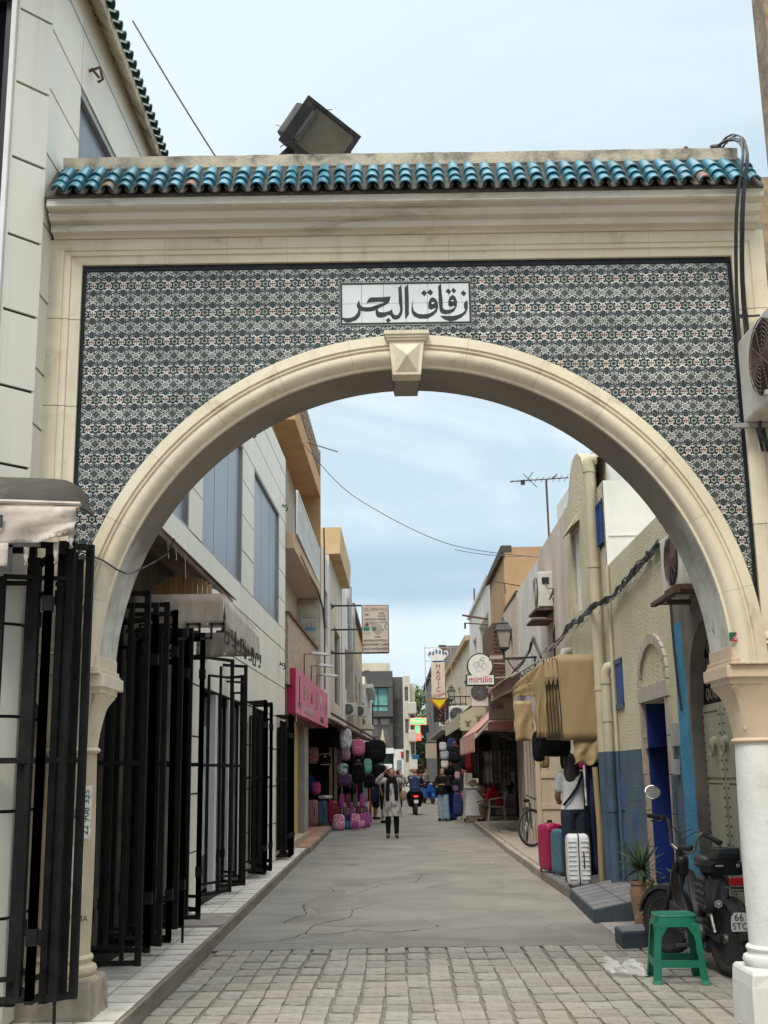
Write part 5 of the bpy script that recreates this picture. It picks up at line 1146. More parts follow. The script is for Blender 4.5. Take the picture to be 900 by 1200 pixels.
# wall with an arched opening, y 1.85..3.0, springing z 1.95
A0, A1, AZ = 1.92, 3.17, 1.95; ac_, ar = (A0 + A1) / 2, (A1 - A0) / 2
q = MB()
ys = [A0 + (A1 - A0) * k / 16 for k in range(17)]
def az(y): return AZ + .66 * sqrt(max(0, 1 - ((y - ac_) / ar) ** 2))
q.add([FR(.5, -.15, 0), FR(A0, -.15, 0), FR(A0, 3.05, 0), FR(.5, 3.05, 0)], [(0, 1, 2, 3)]).add([FR(A1, -.15, 0), FR(3.61, -.15, 0), FR(3.61, 3.05, 0), FR(A1, 3.05, 0)], [(0, 1, 2, 3)])
for a, b in zip(ys, ys[1:]):
    q.add([FR(a, az(a), 0), FR(b, az(b), 0), FR(b, 3.05, 0), FR(a, 3.05, 0)], [(0, 1, 2, 3)]); q.add([FR(a, az(a), 0), FR(b, az(b), 0), FR(b, az(b), .12), FR(a, az(a), .12)], [(0, 1, 2, 3)])
for y in (A0, A1): q.add([FR(y, -.15, 0), FR(y, AZ, 0), FR(y, AZ, .12), FR(y, -.15, .12)], [(0, 1, 2, 3)])
q.box(2.72, 6, .5, 3.6, -.15, 3.05)
ob('wall', q, greyp, db)
ob('turquoise_jamb', MB().loft([[FR(3.18 + .02 * sin(z * 2) + (.0 if z < 1.3 else (z - 1.3) * .16), z, -.006), FR(3.60, z, -.006), FR(3.60, z, .01), FR(3.18, z, .01)] for z in [-.1 + .2 * k for k in range(15)]]), teal, db)
ob('turquoise_jamb', MB().loft([[FR(1.4, z, -.006), FR(1.88 + .03 * sin(z * 3), z, -.006), FR(1.88, z, .01), FR(1.5, z, .01)] for z in [-.1 + .2 * k for k in range(12)]]), teal, db)
ob('white_patch', MB().box(2.49, 2.51, 3.2, 3.5, 2.95, 3.06), plaster_w, db)
ob('drain_pipe', MB().tube([(2.475, 3.55, 3.1), (2.47, 3.5, 2.5), (2.475, 3.46, 2.1), (2.48, 3.42, 1.9)], .012, 5), ink, db)
beigep = M('old_beige_door_paint', (0.37, 0.35, 0.25), (0.31, 0.29, 0.21), 3, .6, .2, 40, dirt=(0.20, 0.17, 0.12), da=.3, ds=4, stretch=(1, 1, .4))
sd = ob('studded_door', MB().box(2.612, 2.66, A0, A1, -.12, 1.93), beigep, db)
for k in range(2):
    ya = A0 + .03 + k * .63; yb = ya + .60
    for (z0_, z1_) in ((-.08, .62), (.65, 1.28), (1.31, 1.90)): ob('door_panel', MB().box(2.600, 2.614, ya + .03, yb - .03, z0_, z1_), beigep, sd, world=False, bevel=.004)
st_ = MB()
for k in range(2):
    ya = A0 + .08 + k * .63; yb = ya + .50
    for yy in (ya, yb):
        for i in range(26): st_.ell((2.597, yy, -.05 + i * .075), (.008, .010, .010), 5, 4)
    for zz in (.60, .66, 1.26, 1.86):
        for i in range(8): st_.ell((2.597, ya + .06 + i * .055, zz), (.008, .009, .009), 5, 4)
ob('door_studs', st_, M('dark_iron_stud', (0.05, 0.045, 0.035), None, 5, .5, metal=.5), sd, kind='stuff')
for yy in (2.46, 2.80):
    kn = ob('door_knocker', MB().lathe([(.001, 2.547), (.03, 2.552), (.05, 2.58), (.055, 2.60)], (0, yy, 1.60), 14, 'X'), beigep, sd, world=False, smooth=True); kn.location = (0, 0, 0)
    ob('knocker_ring', MB().tube([(2.56, yy + .055 * cos(t), 1.555 + .065 * sin(t)) for t in [2 * pi * i / 16 for i in range(17)]], .012, 6), beigep, sd, world=False, smooth=True)
la = MB()
for i in range(9):
    y = A0 + .08 + i * .13
    for j in range(4): la.tube([(2.63, y + .045 * cos(t), AZ + .07 + j * .13 + .05 * sin(t)) for t in [2 * pi * m / 8 for m in range(9)]], .008, 4) if AZ + .07 + j * .13 < az(y) - .03 else None
ob('iron_lattice', la, M('lattice_tan', (0.24, 0.20, 0.14), None, 6, .8), db, kind='stuff'); ob('lattice_back', MB().box(2.65, 2.665, A0, A1, 1.93, 2.64), dark, db)
t = ac_unit('dusty air conditioner on rusty brackets under the right side of the arch', (2.42, 2.62, 3.12), (.30, .66, .50), 'x-')
ob('bracket', MB().box(2.20, 2.62, 2.22, 2.30, 2.83, 2.87).box(2.20, 2.62, 2.9, 2.97, 2.80, 2.84).box(2.19, 2.24, 2.2, 3.1, 2.80, 2.835), rust, t); ob('wood_packing', MB().cbox((2.34, 2.45, 2.86), (.25, .4, .03)), rust, t)
ob('upper_backwall', MB().box(2.50, 6, .5, 3.54, 3.052, 3.40), rough, db)

# ================================================================ roughcast house with the blue door
rh = thing('roughcast_house', 'beige roughcast house with a blue door, slate blue base and curved parapet, right', 'house', (4, 6.5, 0))
def FH(u, v, dd): return (XR(u) + dd, u, v)
door = (4.10, 5.30, -.15, 2.06); swin = (6.40, 6.78, 2.14, 2.60); tw = (9.15, 9.85, 3.6, 4.8)
q = MB(); holes(q, FH, 3.62, 7.02, 1.6, 3.84, [(4.10, 5.30, 1.6, 2.06), swin], .22)
q.add([FH(3.62, 1.6, 0), (6, 3.62, 1.6), (6, 3.62, 3.84), FH(3.62, 3.84, 0)], [(0, 1, 2, 3)]).add([FH(3.62, 3.84, 0), FH(7.02, 3.84, 0), (6, 7.02, 3.84), (6, 3.55, 3.84)], [(0, 1, 2, 3)])
ob('wall', q, rough, rh)
q = MB(); holes(q, lambda u, v, dd: FH(u, v, dd - .008), 3.62, 7.38, -.15, 1.6, [(4.10, 5.30, -.15, 1.6)], .30); ob('slate_dado', q, roughb, rh)
ob('dado_ledge', MB().add([FH(5.4, 1.6, -.008), FH(7.38, 1.6, -.008), FH(7.38, 1.601, .02), FH(5.4, 1.601, .02)], [(0, 1, 2, 3)]), roughb, rh)
dr = ob('blue_door', MB().add([FH(4.05, -.1, .28), FH(5.35, -.1, .28), FH(5.35, 2.08, .28), FH(4.05, 2.08, .28)], [(0, 1, 2, 3)]).box(2.56, 2.80, 5.24, 5.31, -.1, 2.06).box(2.56, 2.80, 4.09, 4.12, -.1, 2.06), doorbl, rh)
for k in range(2): ob('door_panel', MB().add([FH(4.16 + k * .58, .1, .268), FH(4.66 + k * .58, .1, .268), FH(4.66 + k * .58, 1.95, .268), FH(4.16 + k * .58, 1.95, .268)], [(0, 1, 2, 3)]), doorbl, dr, world=False)
# stone surround and blind arch
def blockF(u0, u1, v0, v1, pr=.03): 
    return MB().add([FH(u0, v0, -pr), FH(u1, v0, -pr), FH(u1, v1, -pr), FH(u0, v1, -pr), FH(u0, v0, .03), FH(u1, v0, .03), FH(u1, v1, .03), FH(u0, v1, .03)], [(0, 1, 2, 3), (7, 6, 5, 4), (0, 4, 5, 1), (1, 5, 6, 2), (2, 6, 7, 3), (3, 7, 4, 0)])
pk = M('pinkish_door_edge', (0.34, 0.27, 0.22), (0.26, 0.21, 0.17), 8, .9, .3)
for k in range(6):
    for u0_ in (3.98, 5.30):
        ob('jamb_stone', blockF(u0_, u0_ + .12, -.12 + k * .365, .235 + k * .365, .022), stone if k > 3 else roughb, rh, bevel=.004)
    for u0_ in (4.088, 5.285): ob('jamb_edge', blockF(u0_, u0_ + .022, -.12 + k * .365, .238 + k * .365, .035), pk, rh)
for k in range(3): ob('lintel_stone', blockF(3.98 + k * .48, 4.455 + k * .48, 2.07, 2.23, .035), stone, rh, bevel=.004)
N_ = 14
for k in range(N_):
    a, b = pi * k / N_ + .012, pi * (k + 1) / N_ - .012; q = MB(); rr_ = []
    for t_ in (a, (a + b) / 2, b): rr_.append([FH(4.70 + .72 * cos(t_), 2.235 + .50 * sin(t_), .02), FH(4.70 + .72 * cos(t_), 2.235 + .50 * sin(t_), -.03), FH(4.70 + .60 * cos(t_), 2.235 + .40 * sin(t_), -.03), FH(4.70 + .60 * cos(t_), 2.235 + .40 * sin(t_), .02)])
    ob('arch_stone', q.loft(rr_), stone, rh)
w_ = ob('window', MB().add([FH(6.36, 2.12, -.004), FH(6.82, 2.12, -.004), FH(6.82, 2.62, -.004), FH(6.36, 2.62, -.004)], [(0, 1, 2, 3)]), blue2, rh)
ob('frame', blockF(6.36, 6.40, 2.1, 2.64, .015), blue2, w_, world=False); ob('sill', blockF(6.36, 6.82, 2.08, 2.14, .02), roughb, w_, world=False); ob('lintel', blockF(6.36, 6.82, 2.60, 2.66, .02), roughb, w_, world=False)
for k, (a, b, c, e) in enumerate(((6.62, 6.92, .93, 1.36), (6.66, 6.80, .56, .76), (5.95, 6.18, .50, .96))): ob('blue_patch', blockF(a, b, c, e, .018), M('faded_blue_patch', (0.02, 0.07, 0.20), (0.05, 0.10, 0.20), 6, .7), rh)
for (y, z, s_) in ((3.83, 1.70, .10), (3.82, 1.40, .10)):
    ob('meter_box', MB().cbox((2.50, y, z), (.05, .13, .14 if z < 1.5 else .22)), M('grey_meter_box', (.30, .31, .31), None, 5, .6), rh, bevel=.006)
# set-back upper block with white gable
q = MB(); holes(q, FH, 7.02, 8.1, 1.6, 4.93, [(7.10, 7.42, 4.15, 4.70)], .12); ob('upper_street_wall', q, rough, rh)
ob('white_gable', MB().box(2.75, 5.5, 7.01, 8.1, 3.845, 4.93).add([(2.566, 7.0, 3.845), (5.5, 7.0, 3.845), (5.5, 7.0, 4.93), (2.566, 7.0, 4.93)], [(0, 1, 2, 3)]).add([(2.566, 7.0, 4.93), (5.5, 7.0, 4.93), (5.5, 8.1, 4.93), (2.566, 8.1, 4.93)], [(0, 1, 2, 3)]), white_paint, rh); ob('gable_line', MB().box(2.6, 3.15, 6.985, 7.0, 4.22, 4.232), white_paint, rh)
w_ = ob('window', MB().add([FH(7.06, 4.12, -.004), FH(7.46, 4.12, -.004), FH(7.46, 4.73, -.004), FH(7.06, 4.73, -.004)], [(0, 1, 2, 3)]), dark, rh)
q = MB()
for p0, p1 in (((7.10, 4.17), (7.42, 4.17)), ((7.10, 4.68), (7.42, 4.68)), ((7.12, 4.17), (7.12, 4.68)), ((7.40, 4.17), (7.40, 4.68)), ((7.26, 4.17), (7.26, 4.68))): q.beam(FH(*p0, -.012), FH(*p1, -.012), .05, .02)
ob('frame', q, blue2, w_, world=False)
# tower with curved parapet
topz = [(7.45, 5.36), (7.8, 5.46), (8.1, 5.42), (8.26, 5.36), (8.38, 5.46), (8.6, 5.66), (8.9, 5.80), (9.15, 5.84), (9.4, 5.82), (9.65, 5.72), (9.85, 5.55), (9.98, 5.36), (10.2, 5.30), (10.45, 5.33), (10.6, 5.26)]
q = MB(); holes(q, FH, 8.1, 10.62, 1.6 + .2, 4.9, [tw], .12)
for (ya, za), (yb, zb2) in zip(topz, topz[1:]):
    q.add([FH(ya, 4.9, 0), FH(yb, 4.9, 0), FH(yb, zb2, 0), FH(ya, za, 0), FH(ya, 4.9, .14), FH(yb, 4.9, .14), FH(yb, zb2, .14), FH(ya, za, .14)], [(0, 1, 2, 3), (7, 6, 5, 4), (2, 6, 7, 3)])
q.box(3.42, 6, 8.11, 10.6, -.1, 4.9).box(2.72, 3.42, 8.11, 10.6, 2.46, 4.9)
q.add([FH(10.62, -.1, 0), (6, 10.62, -.1), (6, 10.62, 4.9), FH(10.62, 4.9, 0)], [(0, 1, 2, 3)])
ob('tower_wall', q, rough, rh); ob('niche_back', MB().add([FH(9.16, 3.61, .05), FH(9.84, 3.61, .05), FH(9.84, 4.79, .05), FH(9.16, 4.79, .05)], [(0, 1, 2, 3)]), white_paint, rh)
ob('niche_hood', MB().add([FH(9.0, 4.86, .0), FH(9.95, 4.86, .0), FH(9.95, 4.75, -.14), FH(9.0, 4.75, -.14), FH(9.0, 4.98, 0), FH(9.95, 4.98, 0)], [(0, 1, 2, 3), (3, 2, 5, 4), (0, 3, 4), (1, 5, 2)]), rough, rh)
ob('roof_room', MB().box(2.72, 6, 7.6, 12, 4.93, 5.72), white_paint, rh)
# pipes
pipe_m = M('beige_painted_pipe', (0.47, 0.42, 0.30), (0.41, 0.365, 0.26), 3, .6, .1, 30, dirt=(0.32, 0.27, 0.2), da=.2, ds=5)
pipe_b = M('slate_painted_pipe', (0.04, 0.07, 0.105), (0.055, 0.085, 0.125), 3, .6)
for (x, y, r_, z1_, lab) in ((2.48, 7.46, .070, 5.30, 'tall'), (2.47, 7.02, .062, 2.56, 'short')):
    pth = [(x, y, 1.6), (x, y, z1_ - .1)]
    if lab == 'short': pth += [(x, y, z1_ - .03), (x + .03, y - .02, z1_ + .04), (x + .10, y - .04, z1_ + .05)]
    else: pth += [(x, y, z1_), (x + .02, y, z1_ + .02), (x + .10, y, z1_ + .03)]
    p_ = ob('drain_pipe', MB().tube(pth, r_, 16), pipe_m, rh, smooth=True); ob('pipe_foot', MB().tube([(x, y, -.05), (x, y, 1.6)], r_, 16), pipe_b, p_, world=False, smooth=True)
    for z_ in ((2.35, 3.9, 5.15) if lab == 'tall' else (.9, 1.95, 2.4)): ob('pipe_collar', MB().tube([(x, y, z_), (x, y, z_ + .05)], r_ + .009, 16), pipe_m if z_ > 1.6 else pipe_b, p_, world=False, smooth=True)
q = MB().tube([(2.53, 6.84, 1.6), (2.53, 6.84, 3.82)], .022, 8); p_ = ob('thin_pipe', q, pipe_m, rh); ob('pipe_foot', MB().tube([(2.53, 6.84, .1), (2.53, 6.84, 1.6)], .022, 8), pipe_b, p_, world=False)
# cable bundle pinned along the frontage
cb = thing('cable_bundle', 'thick tangled black cable bundle pinned along the right hand house fronts', 'cable', (2.5, 8, 3.4))
base = [(2.49, 3.9, 3.52), (2.49, 4.5, 3.50), (2.48, 5.1, 3.44), (2.49, 5.7, 3.42), (2.50, 6.4, 3.38), (2.39, 7.3, 3.36), (2.42, 7.7, 3.38), (2.44, 8.6, 3.36), (2.50, 9.4, 3.46), (2.52, 10.2, 3.44), (2.53, 11.1, 3.36), (2.54, 12.2, 3.36), (2.55, 13.1, 3.40)]
for k in range(11):
    ph = R.uniform(0, 6); pth = []
    for (a, b) in zip(base, base[1:]):
        for t_ in (0, .25, .5, .75):
            p = Vector(a).lerp(Vector(b), t_); pth.append((p.x + .015 * sin(ph + p.y * 5) + R.uniform(-.012, .012), p.y, p.z + .028 * cos(ph * 2 + p.y * 6) + R.uniform(-.02, .02)))
    ob('cable', MB().tube(pth, R.uniform(.007, .012), 5), ink, cb)
q = MB()
for k in range(34):
    y = 3.9 + k * .27; q.beam((2.54, y, 3.40), (2.44, y + .03, 3.30 + R.uniform(-.05, .02)), .008)
ob('cable_ties', q, steel, cb, kind='stuff')
cb2 = thing('cable_bundle', 'second dark cable bundle dropping along the pale walls behind the street lamp', 'cable', (2.6, 16, 3.5))
base = [(2.50, 13.2, 3.30), (2.45, 13.6, 3.66), (2.48, 14.2, 3.70), (2.55, 15.2, 3.62), (2.58, 16.6, 3.55), (2.6, 18.2, 3.5), (2.62, 20.2, 3.42), (2.66, 22, 3.35)]
for k in range(6):
    pth = [(a + R.uniform(-.03, .03), b, c + R.uniform(-.05, .05)) for a, b, c in base]; ob('cable', MB().tube(pth, .014, 5), ink, cb2)

# ================================================================ shop with tan tarpaulins
ts = thing('luggage_shop', 'dark open luggage shop front between the drain pipes and the panelled door leaf', 'shop', (3, 9, 0))
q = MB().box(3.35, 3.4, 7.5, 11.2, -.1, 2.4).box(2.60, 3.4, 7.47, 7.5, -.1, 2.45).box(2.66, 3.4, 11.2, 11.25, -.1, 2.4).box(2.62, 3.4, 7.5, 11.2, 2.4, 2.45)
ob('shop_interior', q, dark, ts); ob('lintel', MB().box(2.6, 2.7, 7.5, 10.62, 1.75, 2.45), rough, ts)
tarp = M('tan_tarpaulin', (0.335, 0.245, 0.125), (0.29, 0.21, 0.105), 2, .55, .3, 14, dirt=(0.22, 0.155, 0.08), da=.25, ds=2.5, stretch=(1, 1, .5))
tp = thing('tarpaulin', 'tan tarpaulin curtain with black gathered pleats hung beside the drain pipe', 'tarpaulin', (2.2, 8, 1.75))
def tgrid(x0, x1, zt, zb_, y, n=18, m=10, wv=.02, fr=7):
    g = []
    for i in range(n + 1):
        u = i / n; x = x0 + (x1 - x0) * u; a, b = (zt(u) if callable(zt) else zt), (zb_(u) if callable(zb_) else zb_); yy = y(u) if callable(y) else y
        g.append([(x + .01 * sin(5 * k), yy + wv * sin(fr * u * 6 + k * .35) * (.4 + k / m) + .3 * wv * sin(k * 1.3 + i), a + (b - a) * k / m) for k in range(m + 1)])
    return g
ob('curtain_panel', MB().sheet(tgrid(2.03, 2.57, 2.85, 1.755, 7.9, wv=.007, fr=.9), .004), tarp, tp, smooth='all')
ob('pleated_panel', MB().sheet(tgrid(1.84, 2.03, lambda u: 2.76 + .08 * u, 1.765, 7.92, n=30, wv=.03, fr=5.2), .004), tarp, tp, smooth='all')
for k in range(5): ob('black_stripe', MB().tube([(1.862 + k * .04 - .02, 7.885, 2.80), (1.868 + k * .04 - .01, 7.88, 2.5), (1.875 + k * .04, 7.875, 2.1), (1.88 + k * .04, 7.875, 1.77)], .006, 4), ink, tp)
for k in range(3): ob('pleat_knot', MB().loft([[(1.87 + k * .055 - .02, 7.86, 2.78), (1.87 + k * .055 + .02, 7.86, 2.78), (1.87 + k * .055 + .02, 7.88, 2.78), (1.87 + k * .055 - .02, 7.88, 2.78)], [(1.87 + k * .055 - .032, 7.84, 2.56), (1.87 + k * .055 + .032, 7.84, 2.56), (1.87 + k * .055 + .02, 7.87, 2.56), (1.87 + k * .055 - .02, 7.87, 2.56)], [(1.87 + k * .055 - .008, 7.86, 2.46), (1.87 + k * .055 + .008, 7.86, 2.46), (1.87 + k * .055 + .008, 7.87, 2.46), (1.87 + k * .055 - .008, 7.87, 2.46)]]), tarp, tp)
ob('lower_panel', MB().sheet(tgrid(2.19, 2.55, 1.765, lambda u: 1.46 + .02 * sin(9 * u), 7.93, wv=.02, fr=2), .004), tarp, tp, smooth='all')
ob('hanging_rod', MB().tube([(1.5, 8.6, 2.62), (1.80, 7.95, 2.78), (2.6, 7.93, 2.86)], .012, 6), steel, tp)
t2 = thing('tarpaulin', 'torn end of tan tarpaulin with a ragged edge flapping over the pavement', 'tarpaulin', (1.75, 8.5, 1.8))
ob('torn_flap', MB().sheet(tgrid(1.50, 1.85, lambda u: 2.47 + .30 * u ** .8, lambda u: 2.34 - .03 * u + .03 * abs(sin(22 * u)) if u < .62 else 2.34 - (u - .62) * .2 , lambda u: 8.5 - .5 * u, n=26, wv=.015, fr=2), .004), tarp, t2, smooth='all')
ob('flap_ridge', MB().sheet(tgrid(1.73, 1.85, lambda u: 2.56 + .22 * u, lambda u: 1.80 + .3 * (1 - u) * 0, lambda u: 8.05 - .1 * u, n=10, wv=.03, fr=1.5), .004), tarp, t2, smooth='all')
ob('rear_panel', MB().sheet(tgrid(1.62, 1.88, 2.36, 1.80, 9.6, n=10, wv=.02, fr=1.2), .004), tarp, t2, smooth='all')
for k in range(4): ob('black_strap', MB().tube([(1.78 + k * .022, 8.3, 2.32), (1.79 + k * .022, 8.3, 1.85)], .006, 4), ink, t2)
text('lettering', 'C', .10, ink, t2, (1.68, 8.18, 2.50), (pi / 2, .3, -.9), .001)
# panelled door leaf standing open
lf = thing('shop_shutter', 'pale pinkish panelled door leaf folded open behind the crimson suitcase', 'door', (2.35, 11.5, 0))
cr_d = M('pinkish_cream_door', (0.44, 0.365, 0.275), (0.38, 0.31, 0.23), 3, .7, .2, 30, dirt=(0.28, 0.21, 0.15), da=.25, ds=4, stretch=(1, 1, .4))
ob('leaf_frame', MB().box(2.12, 2.63, 11.50, 11.52, -.05, 2.15), cr_d, lf)
for x in (2.12, 2.57): ob('stile', MB().box(x, x + .075, 11.475, 11.50, -.05, 2.15), cr_d, lf, bevel=.004)
for z in (-.05, .33, .80, 1.27, 1.74, 2.08): ob('cross_rail', MB().box(2.197, 2.568, 11.478, 11.50, z, z + .085), cr_d, lf, bevel=.004)
cg = thing('corrugated_shutter', 'row of weathered pale corrugated shutter boards beyond the bicycle', 'shutter', (2.7, 16, 0))
shm = M('weathered_shutter_board', (0.45, 0.40, 0.33), (0.36, 0.30, 0.24), 6, .8, .4, 30, dirt=(0.20, 0.13, 0.09), da=.4, ds=5, stretch=(1, 1, .15), vary=.1)
for k in range(26):
    y = 12.0 + k * .36; xx = 2.66 + .04 * (y - 12) - .03 - (.04 if k % 2 else 0); ob('shutter_board', MB().box(xx, xx + .05, y, y + .34, -.03, 2.35), shm, cg, bevel=.01)
cg2 = thing('folded_shutter', 'narrow pale ribbed shutter leaf standing out from the wall behind the bicycle', 'shutter', (2.75, 17.4, 0))
for k in range(5): ob('shutter_board', MB().box(2.62 + k * .06, 2.67 + k * .06, 17.4 - (.03 if k % 2 else 0), 17.44, -.02, 2.2), shm, cg2, bevel=.008)
cg3 = thing('folded_shutter', 'tall brown stained shutter leaf at the near end of the clothes shop', 'shutter', (2.9, 21.3, 0))
for k in range(6): ob('shutter_board', MB().box(2.92 + k * .06, 2.975 + k * .06, 21.5 - (.05 if k % 2 else 0), 21.55, -.02, 2.55), shm, cg3, bevel=.008)
ob('threshold', MB().box(2.4, 2.6, 20.6, 21.6, -.015, .03), conc, cg3)

# ================================================================ pale houses along the right
pinkish = M('pinkish_pale_render', (0.56, 0.49, 0.42), (0.47, 0.40, 0.34), 1.6, .9, .4, 20, dirt=(0.30, 0.24, 0.19), da=.35, ds=1.4, stretch=(1, 1, .3))
tan_r = M('tan_brown_render', (0.42, 0.28, 0.155), (0.36, 0.235, 0.13), 1.2, .9, .3, 20, dirt=(0.25, 0.16, 0.09), da=.2, ds=1)
house('pale stained house right behind the curved parapet tower', 1, XR(10.7), .012, 10.65, 14.25, 5.30, pinkish, [])
house('pale stained house with the sagging cable bundle and street lamp', 1, XR(14.3) + .02, .012, 14.3, 18.2, 5.25, limew, [], z0=2.3)
h_ = house('pinkish low house with a sloped roof edge beside the tan one', 1, XR(18.2) - .01, .01, 18.25, 21.6, 5.2, pinkish, [(19.6, 20.5, 3.3, 4.5)], z0=2.3)
ob('roof_ridge', MB().beam((XR(18.3), 18.3, 5.22), (XR(21.5), 21.5, 5.22), .06), M('dark_roof_edge'[:14], (0.07, 0.06, 0.05)), h_)
ob('roof_room', MB().box(3.1, 5, 16.5, 19, 5.25, 5.75), M('brown_block_wall', (0.24, 0.19, 0.14), (0.18, 0.14, 0.1), 8, .9, .5, 20), h_)
h_ = house('tall tan house with brown louvred shutters, right', 1, 2.78, .01, 21.65, 26.4, 6.85, tan_r, [], z0=2.6, parapet=(M('dark_roof_edge', (0.07, 0.06, 0.05)), .06, .12))
ob('cornice_line', MB().box(2.70, 2.80, 21.6, 26.4, 6.62, 6.68), M('dark_roof_edge', (0.07, 0.06, 0.05)), h_)
bx = ob('shutter_box', MB().box(2.50, 2.80, 22.4, 25.6, 3.55, 5.05), brown_sh, h_)
for k in range(14): ob('shutter_slat', MB().cbox((2.66, 22.39, 3.62 + k * .10), (.28, .02, .06), 0, .4), M('brown_slat_edge', (0.20, 0.10, 0.07), (0.13, 0.07, 0.05), 12, .7), bx)
house('white house with a deep white window recess, right', 1, 2.84, .008, 26.45, 36.5, 6.95, limew, [(27.4, 31.5, 3.9, 6.0), (33.0, 34.6, 3.9, 5.9)], pane=white_paint, parapet=(white_paint, .08, .06), rec=.5, z0=2.6)
house('cream house with a sloped cornice behind the round sign, right', 1, 2.9, .0, 36.6, 55, 6.3, pale, [(39, 40.2, 3.6, 4.9), (43, 44.2, 3.6, 4.9), (48, 49.5, 3.6, 4.9)], parapet=(ochre, .15, .15))
house('dark grey house behind the vertical sign, far right', 1, 2.75, .002, 55.2, 86, 7.9, M('dark_grey_render', (0.17, 0.16, 0.15), (0.12, 0.115, 0.11), 1, .9, .3, 10), [(60, 61.5, 4, 5.5), (68, 69.5, 4, 5.5), (76, 78, 4, 5.5)], parapet=(M('dark_roof_edge', (0.07, 0.06, 0.05)), .15, .2))
t = ac_unit('white air conditioner on a wooden bracket high beside the curved parapet tower', (2.54, 12.7, 4.36), (.30, .85, .60), 'x-')
ob('side_panel', MB().box(2.395, 2.685, 12.262, 12.272, 4.08, 4.64), ac_m, t); ob('socket', MB().box(2.45, 2.57, 12.25, 12.262, 4.45, 4.56), ink, t)
ob('side_cable', MB().tube([(2.50, 12.25, 4.46), (2.55, 12.2, 4.36), (2.66, 12.2, 4.36)], .008, 4), ink, t)
ob('bracket', MB().box(2.32, 2.75, 12.2, 13.2, 4.00, 4.04).box(2.26, 2.75, 12.25, 13.1, 3.84, 3.87), rust, t)
ob('hoses', MB().tube([(2.62, 12.2, 4.2), (2.68, 12.15, 3.9), (2.60, 12.2, 3.6), (2.62, 12.3, 3.2), (2.60, 12.3, 2.6)], .02, 6).tube([(2.66, 12.2, 4.3), (2.60, 12.1, 4.26), (2.54, 12.1, 4.16)], .016, 5).tube([(2.70, 12.2, 4.28), (2.62, 12.1, 4.34), (2.56, 12.1, 4.2)], .014, 5), ink, t)
q = thing('vent_pipe', 'grey curved vent pipe poking up behind the tan tarpaulin', 'pipe', (2.5, 10.8, 2.9)); ob('pipe', MB().tube([(2.45, 10.4, 2.6), (2.45, 10.4, 3.02), (2.50, 10.4, 3.12), (2.60, 10.4, 3.13)], .07, 10), steel, q, smooth=True)
# TV antenna
an = thing('tv_antenna', 'rusty tv antenna on a tall mast above the pale house, right', 'antenna', (2.96, 15, 5.2))
ob('mast', MB().tube([(2.94, 14.6, 5.2), (2.93, 14.6, 6.82)], .02, 6), rust, an)
ob('boom', MB().tube([(2.24, 14.6, 6.80), (3.36, 14.6, 6.86)], .012, 5), rust, an)
for k in range(10):
    x = 2.28 + k * .115; L_ = .10 + .02 * k; ob('element', MB().tube([(x, 14.6 - L_, 6.80 + k * .006), (x, 14.6 + L_, 6.80 + k * .006)], .006, 4), rust, an)
ob('reflector', MB().tube([(2.55, 14.6, 6.8), (2.68, 14.6, 6.98)], .008, 4).tube([(2.50, 14.6, 6.95), (2.75, 14.6, 6.68)], .008, 4).tube([(3.0, 14.6, 6.83), (3.15, 14.6, 6.94)], .008, 4).tube([(3.0, 14.6, 6.83), (3.14, 14.6, 6.9)], .006, 4), rust, an)
ob('joint_box', MB().cbox((2.48, 14.6, 6.78), (.08, .06, .09)), ink, an)
tag(ob('wall_rod', MB().tube([(2.1, 17, 5.25), (2.62, 17, 5.15)], .012, 5).tube([(2.3, 17, 5.22), (2.32, 17, 5.0)], .01, 4), rust), 'short metal rod sticking out below the tv antenna', 'rod')
rd = tag(ob('wall_rod', MB().tube([(2.05, 27, 5.85), (2.8, 27, 5.72)], .03, 5).tube([(2.12, 27, 5.6), (2.12, 27, 5.45)], .03, 5).tube([(2.1, 27, 5.62), (2.8, 27, 5.56)], .018, 5), rust), 'rusty double rod projecting from the white house roofline', 'rod')
tag(ob('roof_aerial', MB().tube([(2.95, 34, 6.9), (2.95, 34, 7.7)], .03, 5), rust), 'thin upright aerial pole on the white house roof', 'aerial')
# street lamp on a scrolled bracket
sl2 = thing('street_lamp', 'black wall lantern on a scrolled iron bracket, right side of street', 'street lamp', (2.05, 15, 3.5))
iron = M('black_wrought_iron', (0.02, 0.02, 0.022), (0.035, 0.033, 0.03), 8, .5)
LX = 2.04
rr_ = lambda h, z: [(LX - h, 15 - h, z), (LX + h, 15 - h, z), (LX + h, 15 + h, z), (LX - h, 15 + h, z)]
ob('lantern_roof', MB().loft([rr_(.165, 3.98), rr_(.16, 4.0), rr_(.10, 4.10), rr_(.10, 4.13), rr_(.04, 4.17), rr_(.015, 4.24)]), iron, sl2)
ob('lantern_glass', MB().loft([rr_(.085, 3.67), rr_(.135, 3.975)]), M('frosted_lamp_glass', (.40, .38, .33), (.33, .31, .27), 4, .3), sl2)
q = MB()
for a in (-1, 1):
    for b in (-1, 1): q.beam((LX + a * .088, 15 + b * .088, 3.66), (LX + a * .14, 15 + b * .14, 3.98), .018)
ob('lantern_frame', q, iron, sl2); ob('lantern_base', MB().loft([rr_(.10, 3.64), rr_(.10, 3.67), rr_(.05, 3.60)][::-1]).tube([(LX, 15, 3.46), (LX, 15, 3.62)], .022, 8), iron, sl2)
ob('bracket_arm', MB().beam((LX - .02, 15, 3.46), (2.66, 15, 3.48), .035).beam((2.62, 15, 3.5), (2.62, 15, 2.95), .035).tube([(2.6, 15, 3.03), (2.4, 15, 3.12), (2.2, 15, 3.28), (2.1, 15, 3.44)], .012, 5), iron, sl2)
